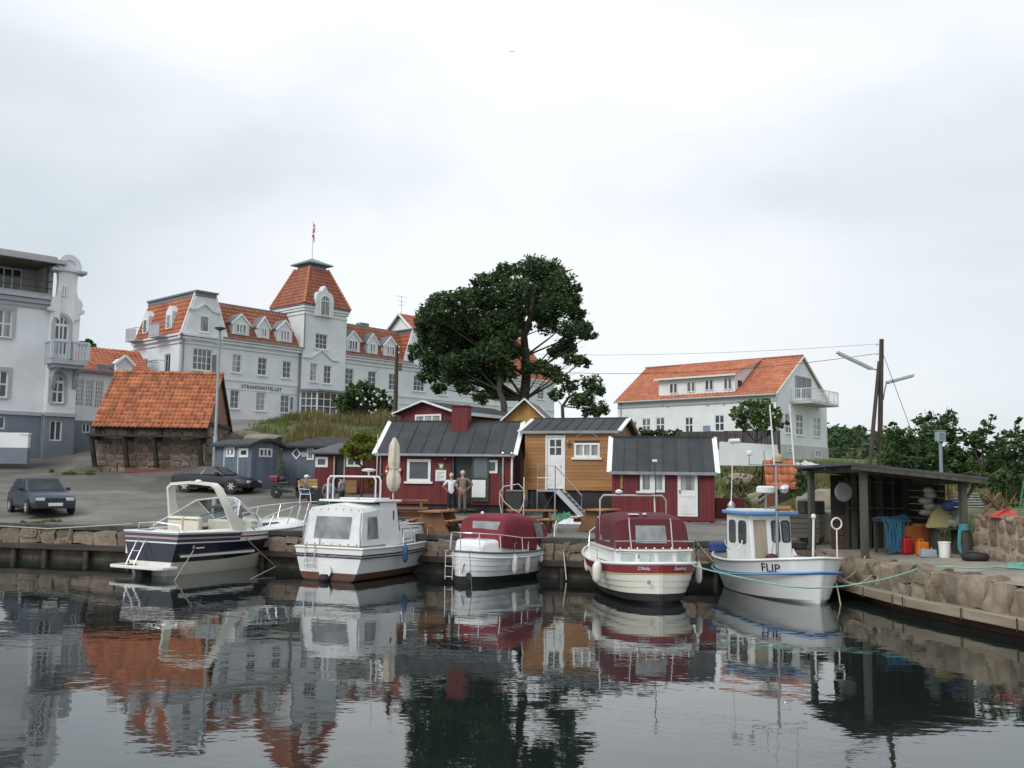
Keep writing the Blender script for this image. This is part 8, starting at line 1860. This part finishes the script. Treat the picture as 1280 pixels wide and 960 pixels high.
def people():
    gh = cl('grey_hair', (.45, .44, .42)); wh = cl('pale_hair', (.5, .46, .4))
    # man, hand on hip, seen from behind at the hut door
    p = at(576, 646, 39.3); z = g(p.x, 39.3)
    J, E = pose((-.30, -.10, 1.16), (-.13, -.13, .98), (.40, -.02, 1.18), (.19, .02, 1.0))
    person('man in grey-brown shirt and khaki trousers standing before the hut door', (p.x+.05, 39.3, z), 0, J, E, [(cl('taupe_shirt', (.20, .165, .14), (.16, .13, .11)), 'waist chest shl shr ell elr'), (cl('khaki', (.15, .13, .09), (.12, .10, .07)), 'pelvis hipl hipr kneel kneer'), (SKIN, 'neck head crown nose '+HANDS), (cl('brown_shoes', (.05, .04, .03)), FEET)], gh, sc=1.03)
    p = at(563.5, 645, 39.8)
    J, E = pose((-.36, .02, 1.14), (-.16, .08, .98), (.26, .0, 1.12), (.22, .12, .92))
    person('woman in white top and dark trousers standing beside the man', (p.x, 39.75, g(p.x, 39.75)), .1, J, E, [(cl('white_top', (.72, .74, .78)), 'waist pelvis chest shl shr'), (cl('dark_trousers', (.02, .02, .025)), 'hipl hipr kneel kneer'), (SKIN, 'neck head crown nose ell elr ankl ankr '+HANDS), (cl('tan_shoes', (.2, .15, .1)), 'toel toer')], wh, sc=.96)
    # seated man with white cap, looking right
    p = at(381, 617, 44.6); z = g(p.x, 44.6)
    J, E = pose((-.24, .14, 1.14), (-.1, .42, 1.06), (.24, .14, 1.14), (.1, .42, 1.06), .06, seat=True)
    person('seated man in blue jeans, grey shirt and white cap', (p.x, 44.6, z-.43), R(-78), J, E, [(cl('grey_shirt', (.16, .18, .18), (.12, .14, .14)), 'waist chest shl shr ell elr'), (cl('blue_jeans', (.05, .085, .17), (.04, .07, .14)), 'pelvis hipl hipr kneel kneer ankl ankr'), (SKIN, 'neck head crown nose '+HANDS), (cl('pale_shoes', (.5, .5, .5)), 'toel toer')], None, cl('white_cap', (.75, .76, .76)))
    T = empty('plastic_chair', (p.x, 44.6, z), R(-78), 'white plastic garden chair under the seated man', 'chair'); wp = mat('white_plastic', (.75, .76, .77))
    MB().box(-.24, -.2, .40, .24, .28, .44).build('seat', wp, T, bevel=.015); MB().prism([(-.23, -.22, .42), (.23, -.22, .42), (.2, -.32, .86), (-.2, -.32, .86)], None, (0, .03, 0)).build('backrest', wp, T, bevel=.015)
    for x in (-.21, .21):
        for y in (-.2, .25): MB().bar((x, y, .42), (x*1.15, y*1.15, 0), .045).build('leg', wp, T)
        MB().tube([(x*1.1, .24, .42), (x*1.12, .2, .64), (x*1.1, -.24, .66)], .02, 6).build('armrest', wp, T)
    # man in checked shirt, from behind; lower body
    ck = mat('checked_shirt', (.10, .11, .14), (.34, .34, .35), 26, .85, detail=0, lo=.48, hi=.52)
    p = at(411, 622, 43.8)
    J, E = pose((-.28, .04, 1.15), (-.24, .16, .93), (.28, .04, 1.15), (.24, .16, .93), .05)
    person('man in dark checked shirt and grey trousers, back turned', (p.x, 43.8, g(p.x, 43.8)-.45), R(12), J, E, [(ck, 'waist chest shl shr ell elr'), (cl('grey_trousers', (.13, .12, .13)), 'pelvis hipl hipr kneel kneer'), (SKIN, 'neck head crown nose '+HANDS), (cl('brown_shoes', (.05, .04, .03)), FEET)], cl('thin_hair', (.33, .24, .19)))
    p = at(426, 622, 44.4)
    J, E = pose((-.26, .02, 1.14), (-.2, .2, 1.0), (.26, .06, 1.14), (.16, .26, 1.04), .08)
    person('person in pale grey top standing by the red shed doorway', (p.x+.05, 44.4, g(p.x, 44.4)-.4), R(70), J, E, [(cl('pale_top', (.34, .37, .38), (.26, .29, .3)), 'waist chest shl shr ell elr'), (cl('dark_green_trousers', (.03, .045, .035)), 'pelvis hipl hipr kneel kneer'), (SKIN, 'neck head crown nose '+HANDS), (cl('pale_shoes', (.5, .5, .5)), FEET)], cl('dark_hair', (.03, .025, .02)))
    # their table, crate, green box, panel
    p = at(395, 617, 44.8); z = g(p.x, 44.8); T = empty('black_table', (p.x, 44.8, z), 0, 'small black table between the seated men', 'table'); MB().box(-.35, -.35, .66, .35, .35, .70).build('top', BLACK, T)
    for x in (-.3, .3):
        for y in (-.3, .3): MB().box(x-.03, y-.03, 0, x+.03, y+.03, .66).build('leg', BLACK, T)
    MB().box(-.28, -.3, .05, .28, .3, .6).build('drape', mat('dark_cloth', (.018, .018, .02)), T)
    o = MB().box(-.12, -.09, 0, .12, .09, .07).build('white_dish', WHITE, None, bevel=.02); o.location = (p.x-.05, 44.75, z+.7); tag(o, 'small white dish on the black table', 'dish')
    p = at(387, 602, 46.8); o = MB().box(-.45, -.2, 0, .42, .2, .62).box(-.45, -.22, .5, .42, -.2, .6).build('yellow_crate', mat('yellow_wood', (.42, .27, .10), (.34, .2, .07), 3, .7), None, bevel=.02); o.location = (p.x, 46.8, g(p.x, 46.8)+.25); tag(o, 'yellow wooden box behind the seated man with the cap', 'box')
    p = at(402, 620, 44.2); o = MB().box(-.16, -.12, 0, .16, .12, .22).build('green_box', mat('green_plastic', (.02, .14, .07), (.02, .11, .05), 4, .5), None, bevel=.02); o.location = (p.x, 44.2, g(p.x, 44.2)); tag(o, 'green plastic box on the tarmac by the black table', 'box')
    p = at(437, 609, 47.6); o = MB().box(-.3, -.02, 0, .3, .03, .62).box(-.3, -.04, 0, -.24, -.02, .62).box(.24, -.04, 0, .3, -.02, .62).build('plywood_panel', OLDWOOD); o.location = (p.x, 47.9, g(p.x, 47.9)+.1); tag(o, 'brown plywood panel leaning on the red shed', 'panel')
people()
# ================================================================ picnic tables, parasol, bins
PINE = mat('oiled_pine', (.37, .165, .065), (.27, .115, .045), 2, .65, .3, 10, objrand=.18, stretch=(.4, 3, 3)); PINED = mat('oiled_pine_dark', (.20, .10, .05), (.13, .065, .035), 2, .75, .3, 10, objrand=.15)
def picnic(loc, rz, label):
    T = empty('picnic_table', loc, rz, label, 'picnic table', 'picnic tables along the quay')
    for k in range(5): MB().box(-.8, -.40+.16*k, .70, .8, -.40+.16*k+.15, .745).build('plank', PINE, T)
    for s in (-1, 1):
        for k in range(2): y = s*(.62+.15*k); MB().box(-.8, y-.065, .42, .8, y+.065, .46).build('bench_plank', PINE, T)
        x = s*.55; MB().yz([(-.8, .3), (.8, .3), (.8, .42), (.45, .42), (.36, .70), (-.36, .70), (-.45, .42), (-.8, .42)], x-.04, x+.04).build('end_frame', PINED, T)
        MB().yz([(-.66, 0), (.66, 0), (.5, .298), (-.5, .298)], x-.04, x+.04).build('leg', PINED, T)
    MB().box(-.55, -.03, .1, .55, .03, .3).build('stretcher', PINED, T)
    return T
def tz(x, y): return (x, y, g(x, y))
for px, py, Y, rz, lab in ((547, 668, 32.4, 72, 'picnic table with umbrella hole between the white cabin boat and the couple'), (508, 648, 36.4, 4, 'dark picnic table beside the closed parasol'), (664, 668, 33.0, 14, 'picnic table in front of the green bins behind the red-canopied boat'), (752, 668, 33.4, 62, 'picnic table at the foot of the steel stairs')):
    p = at(px, py, Y); picnic(tz(p.x, Y), R(rz), lab)
p = at(491, 640, 35.6); z = g(p.x, 35.6); T = empty('parasol', (p.x, 35.6, z), 0, 'closed cream parasol tied round its pole before the red hut', 'parasol')
zt = at(492.5, 547, 35.6).z-z; zb = at(491, 614, 35.6).z-z
MB().tube([(0, 0, 0), (0, 0, zt)], .03, 8).build('pole', mat('pale_pole', (.55, .52, .46)), T); MB().box(-.35, -.35, 0, .35, .35, .08).build('base', CONC, T)
cv = mat('cream_canvas', (.62, .58, .47), (.52, .48, .38), 3, .85, .4, 8); rows = []
for i in range(15):
    t = i/14; zz = lerp(zt, zb, t); r = [.04, .10, .155, .17, .175, .18, .185, .185, .15, .16, .22, .235, .225, .19, .10][i]
    rows.append([(r*(1+.22*math.cos(4*a+t))*math.cos(a), r*(1+.22*math.cos(4*a+t))*math.sin(a), zz) for a in [2*math.pi*k/24 for k in range(25)]])
MB().grid(rows).build('canopy', cv, T, 60); MB().tube([(.17*math.cos(a), .17*math.sin(a), lerp(zt, zb, .57)) for a in [2*math.pi*k/12 for k in range(12)]], .02, 5, closed=True).build('tie', cv, T)
def bin_(px, Y, w, h, label):
    p = at(px, 640, Y); T = empty('waste_bin', tz(p.x, Y), 0, label, 'bin'); gm = mat('dark_green_plastic', (.025, .035, .03), (.035, .048, .04), 3, .6)
    MB().add([(-w*.42, -.25, 0), (w*.42, -.25, 0), (w*.42, .25, 0), (-w*.42, .25, 0), (-w/2, -.3, h), (w/2, -.3, h), (w/2, .3, h), (-w/2, .3, h)], [(0, 3, 2, 1), (4, 5, 6, 7), (0, 1, 5, 4), (1, 2, 6, 5), (2, 3, 7, 6), (3, 0, 4, 7)]).build('body', gm, T, bevel=.02); MB().box(-w/2-.03, -.33, h, w/2+.03, .32, h+.07).build('lid', mat('grey_lid2', (.16, .17, .17)), T, bevel=.03)
bin_(643, 39.2, .62, .95, 'dark green waste bin beside the white downpipe')
p = at(661, 640, 39.6); o = MB().tube([(-.12, 0, 0), (-.12, 0, .95), (.12, 0, .95), (.12, 0, 0)], .025, 6).tube([(-.12, 0, .5), (.12, 0, .5)], .02, 6).box(-.16, -.1, .0, .16, .1, .05).build('hand_truck', mat('dark_steel', (.06, .07, .08)), None, 60); o.location = tz(p.x, 39.6); tag(o, 'dark steel hand truck next to the green bin', 'hand truck')
def heap(px, py, Y, w, h, m, nm, label, cat, seed):
    rng = np.random.RandomState(seed); p = at(px, py, Y); N = 16; rows = []
    for i in range(N): rows.append([((u/(N-1)-.5)*w, (i/(N-1)-.5)*w*.6, max(0, h*(1-((u/(N-1)-.5)*2)**2)*(1-((i/(N-1)-.5)*2)**2)*(.65+.9*mnoise.noise((u*.55+seed, i*.55, seed))))) for u in range(N)])
    o = MB().grid(rows).build(nm, m, None, 60); o.location = (p.x, Y, g(p.x, Y)+.01); tag(o, label, cat)
heap(703, 652, 36.0, 1.5, .42, mat('green_tarp', (.03, .12, .05), (.05, .17, .08), 4, .6), 'green_net_heap', 'heap of green netting at the foot of the ochre hut', 'netting', 3)
heap(718, 654, 35.4, 1.25, .34, mat('white_sheet', (.62, .64, .68), (.45, .5, .58), 5, .7), 'white_net_heap', 'crumpled white plastic sheet beside the steel stairs', 'sheet', 8)
m = MB().tube([at(x, y, 31.2) for x, y in ((627, 642), (624.5, 628), (625, 615), (630, 608), (640, 606.5), (648, 605), (654, 611), (656, 620), (654, 630), (649, 641), (640, 636), (630, 627), (625.5, 617))], .02, 6); tag(m.build('wire_hoop', mat('pale_wire', (.48, .46, .42)), None, 60), 'big pale wire hoop standing behind the red canopy', 'hoop')
# ================================================================ poles, lamps, wires
POLEW = mat('brown_pole', (.045, .034, .028), (.08, .06, .048), 3, .85, .4, 12, stretch=(3, 3, .3)); GALV = mat('grey_lamp_post', (.25, .28, .31), (.21, .235, .26), 3, .5)
def lamp_left():
    b = at(267, 582, 51.5); t = at(273.5, 411, 51.5); x = (b.x+t.x)/2+.05; z = g(x, 51.5); T = empty('street_lamp', (x, 51.5, z), 0, 'slim grey street lamp in front of the stone house gable', 'street lamp')
    MB().tube([(0, 0, -.1), (0, 0, 2.6), (0, 0, 2.62), (0, 0, t.z-z)], [.11, .11, .075, .065], 10).build('post', GALV, T, 60); MB().lathe([(.08, -.1), (.28, 0), (.3, .06), (.1, .12)], (0, 0, t.z-z), 14).build('lamp_head', mat('lamp_dark', (.10, .11, .12)), T, 50)
lamp_left()
b = at(494, 520, 60); T = empty('utility_pole', (b.x, 60, g(b.x, 60)), 0, 'dark wooden pole rising before the hotel, left of the ash tree', 'pole'); zt = at(495, 432, 60).z-g(b.x, 60)
MB().tube([(0, 0, -.2), (0, 0, zt)], [.16, .11], 9).build('post', POLEW, T, 60)
for dz in (.15, .5): MB().lathe([(.05, 0), (.06, .08), (.03, .13)], (.14, 0, zt-dz), 8).build('insulator', WHITE, T)
MB().box(.1, -.1, zt-1.6, .35, .1, zt-1.1).build('junction_box', mat('rust_box', (.14, .06, .05)), T)
P2 = Vector((b.x, 60, g(b.x, 60)+zt))
def double_lamp():
    Y = 44.; b = at(1099, 600, Y); z = g(b.x, Y); T = empty('lamp_pole', (b.x, Y, z), 0, 'tall wooden pole with brace and two long tube lamps behind the shed', 'street lamp')
    L = lambda px, py, dy=0.: at(px, py, Y+dy)-Vector((b.x, Y, z))
    MB().tube([(0, 0, -.3), L(1102, 424)], [.12, .10], 10).build('post', POLEW, T, 60); MB().tube([L(1085.5, 600, -.6), L(1099, 452)], [.10, .08], 9).build('brace', POLEW, T, 60)
    tb = mat('lamp_tube_grey', (.34, .37, .39), (.42, .45, .47), 6, .3)
    for a, m_, c in ((L(1100, 466), L(1090, 461), L(1046, 440)), (L(1104, 500), L(1108, 478), L(1142, 469))):
        MB().tube([a, a.lerp(m_, .5)+Vector((0, 0, .05)), m_], .03, 6).build('lamp_arm', GALV, T, 60)
        hd = MB().bar(m_, c, .22, .13).build('lamp_head', tb, T, bevel=.03); MB().bar(m_.lerp(c, .06)-Vector((0, 0, .07)), m_.lerp(c, .94)-Vector((0, 0, .07)), .16, .06).build('lamp_cover', mat('frosted_cover', (.5, .54, .55), None, rough=.2), hd)
    for py in (430, 442): q = L(1096, py); MB().lathe([(.05, -.06), (.07, 0), (.04, .1)], q, 8).tube([q, q+Vector((.2, 0, 0))], .02, 5).build('insulator', WHITE, T)
    MB().tube([L(1100, 480), L(1100, 503)], .05, 6).build('fuse_box', GALV, T)
    def wire(nm, a, b_, d, lab, r=.012): o = MB().tube(sag(a, b_, d, 24), r, 4).build(nm, BLACK); tag(o, lab, 'wire')
    wire('overhead_wire', at(1096, 430, Y), P2+Vector((.1, 0, -.1)), .5, 'upper wire strung from the lamp pole to the wooden pole by the ash', .007); wire('overhead_wire', at(1096, 442, Y), P2+Vector((.1, 0, -.5)), 1.1, 'lower wire strung from the lamp pole to the wooden pole by the ash', .012)
    wire('guy_wire', at(1104, 443, Y), at(1138, 535, Y-.5), 0, 'thin guy wire slanting down from the lamp pole into the bushes', .014)
    wire('service_wire', P2+Vector((0, 0, -.3)), at(430, 492, 77), .3, 'service wire from the wooden pole to the hotel wall', .012)
double_lamp()
b = at(1177, 600, 33.5); z = g(b.x, 33.5) if 33.5 > 31 else 3; T = empty('lamp_post', (b.x, 33.5, z-.3), 0, 'grey post with square box lantern among the bushes', 'street lamp'); zt = at(1177, 552, 33.5).z-z+.3
MB().tube([(0, 0, 0), (0, 0, zt)], .065, 8).build('post', GALV, T, 60); MB().box(-.14, -.14, zt, .14, .14, zt+.36).build('lantern', mat('lantern_grey', (.30, .34, .35)), T, bevel=.02); MB().box(-.10, -.148, zt+.06, .10, -.141, zt+.3).build('lens', mat('teal_lens', (.10, .20, .22), None, rough=.1), T); MB().box(-.16, -.16, zt+.36, .16, .16, zt+.39).build('lantern_cap', GALV, T)
# ================================================================ smokehouse, fence, low walls, gull
def smokehouse():
    p = at(963, 650, 41.5); z = g(p.x, 41.5)-.1; fr = Frame(p.x-.1, 41.5, z, R(-6)); T = fempty('smokehouse', fr, 'tiny brick smokehouse with steep orange tile roof and tarred door', 'smokehouse')
    bk = mat('smokehouse_brick', (.20, .085, .055), (.14, .06, .042), 7, .9, .5, 25); w = 1.25; ze = fr.uz(978, 611)[1]; zr = fr.uz(975, 576, .8)[1]; D = 1.6
    MB().box(0, 0, -.3, w, D, ze).build('wall', bk, T)
    for x in (0, w-.1): MB().yz([(0, ze), (D, ze), (D/2, zr-.05)], x, x+.1).build('gable', bk, T)
    for y0 in (-.12, D+.12):
        slab(T, [(-.06, y0, ze-.05), (w+.06, y0, ze-.05), (w+.06, D/2, zr), (-.06, D/2, zr)], .05, DARKW, 'roof_boards'); tiles(T, (-.06, y0, ze-.05), (w+.06, y0, ze-.05), (w+.06, D/2, zr), (-.06, D/2, zr), TILE_OLD, .23, .33, .05)
    d = MB().box(.42, -.05, ze-1.25, 1.0, -.003, ze-.12).build('door', DARKW, T); MB().box(.46, -.07, ze-.5, .7, -.051, ze-.46).box(.46, -.07, ze-1.0, .7, -.051, ze-.96).build('hinge', mat('rust_iron', (.05, .025, .018)), d)
    MB().lathe([(.24, 0), (.24, .15), (.2, .3), (.08, .36)], (w*.45, D/2, zr-.05), 14).build('chimney_pot', mat('buff_clay', (.45, .38, .27), (.36, .3, .2), 3, .8), T, 50)
smokehouse()
def fence():
    a, b = at(846, 557, 61), at(974, 557, 58); d = b-a; L = Vector((d.x, d.y)).length; rz = math.atan2(d.y, d.x); z0 = min(g(a.x, 61), g(b.x, 58))-.1
    T = empty('board_fence', (a.x, 61, z0), rz, 'dark vertical-board fence in front of the white house', 'fence'); h0 = at(846, 540, 61).z-z0; h1 = at(974, 537.5, 58).z-z0; fm = mat('fence_boards', (.075, .07, .068), (.05, .047, .046), 2, .85, .4, 12, objrand=.2, stretch=(3, 3, .3)); n = 42
    for k in range(n): x = L*k/n; h = lerp(h0, h1, k/n); MB().box(x, 0, max(0, h-1.15), x+L/n-.012, .03, h+random.uniform(-.01, .02)).build('board', fm, T)
    for k in range(0, n+1, 7): x = L*k/n; MB().box(x-.05, .03, -.3, x+.05, .13, lerp(h0, h1, k/n)).build('post', fm, T)
    for f in (.25, .95): MB().bar((0, .06, h0-f), (L, .06, h1-f), .05, .09).build('rail', fm, T)
    a, b = at(900, 566, 54), at(972, 568, 54.6); o = MB().prism([(0, 0, 0), (b.x-a.x, .6, 0), (b.x-a.x, .6, at(972, 556, 54.6).z-a.z+.7), (0, 0, at(900, 552, 54).z-a.z+.7)], None, (0, .25, 0)).build('garden_wall', RENDER_W); o.location = (a.x, 54, a.z-.7); tag(o, 'low white garden wall below the board fence', 'wall')
    p = at(1003, 575, 57); heap(1002, 577, 57, 3.6, .4, mat('white_sheet', (.62, .64, .68)), 'white_tarp', 'white tarpaulin spread on the grass by the white house corner', 'tarpaulin', 12)
    a = at(-6, 560, 50); o = MB().box(-3, 0, 0, 0, .3, at(30, 541, 55).z-at(30, 560, 55).z).build('ramp_wall', RENDER_W, None, bevel=.02); e = at(34.5, 560, 55); o.location = (e.x, 55, e.z); MB().box(-3, .0, -.9, 0, .3, -.002).build('base', PLINTH, o); MB().box(-.45, -.04, .75, .04, .34, .86).build('pier_cap', WHITE, o); tag(o, 'white parapet of the ramp before the corner hotel', 'wall')
fence()
p = at(640.5, 65, 60); T = MB().add([(-.02, -.22, 0), (.02, .22, 0), (0, 0, -.05), (-.42, .05, .16), (-.40, -.06, .16), (.36, .05, .22), (.36, -.06, .22), (0, 0, .06)], [(0, 1, 2), (0, 7, 1), (7, 3, 4), (2, 4, 3), (7, 6, 5), (2, 5, 6), (7, 4, 2, 6), (7, 5, 2, 3)]).build('gull', mat('gull_grey', (.12, .12, .13))); T.location = p; T.scale = (.45,)*3; tag(T, 'small gull gliding high in the overcast sky', 'bird')
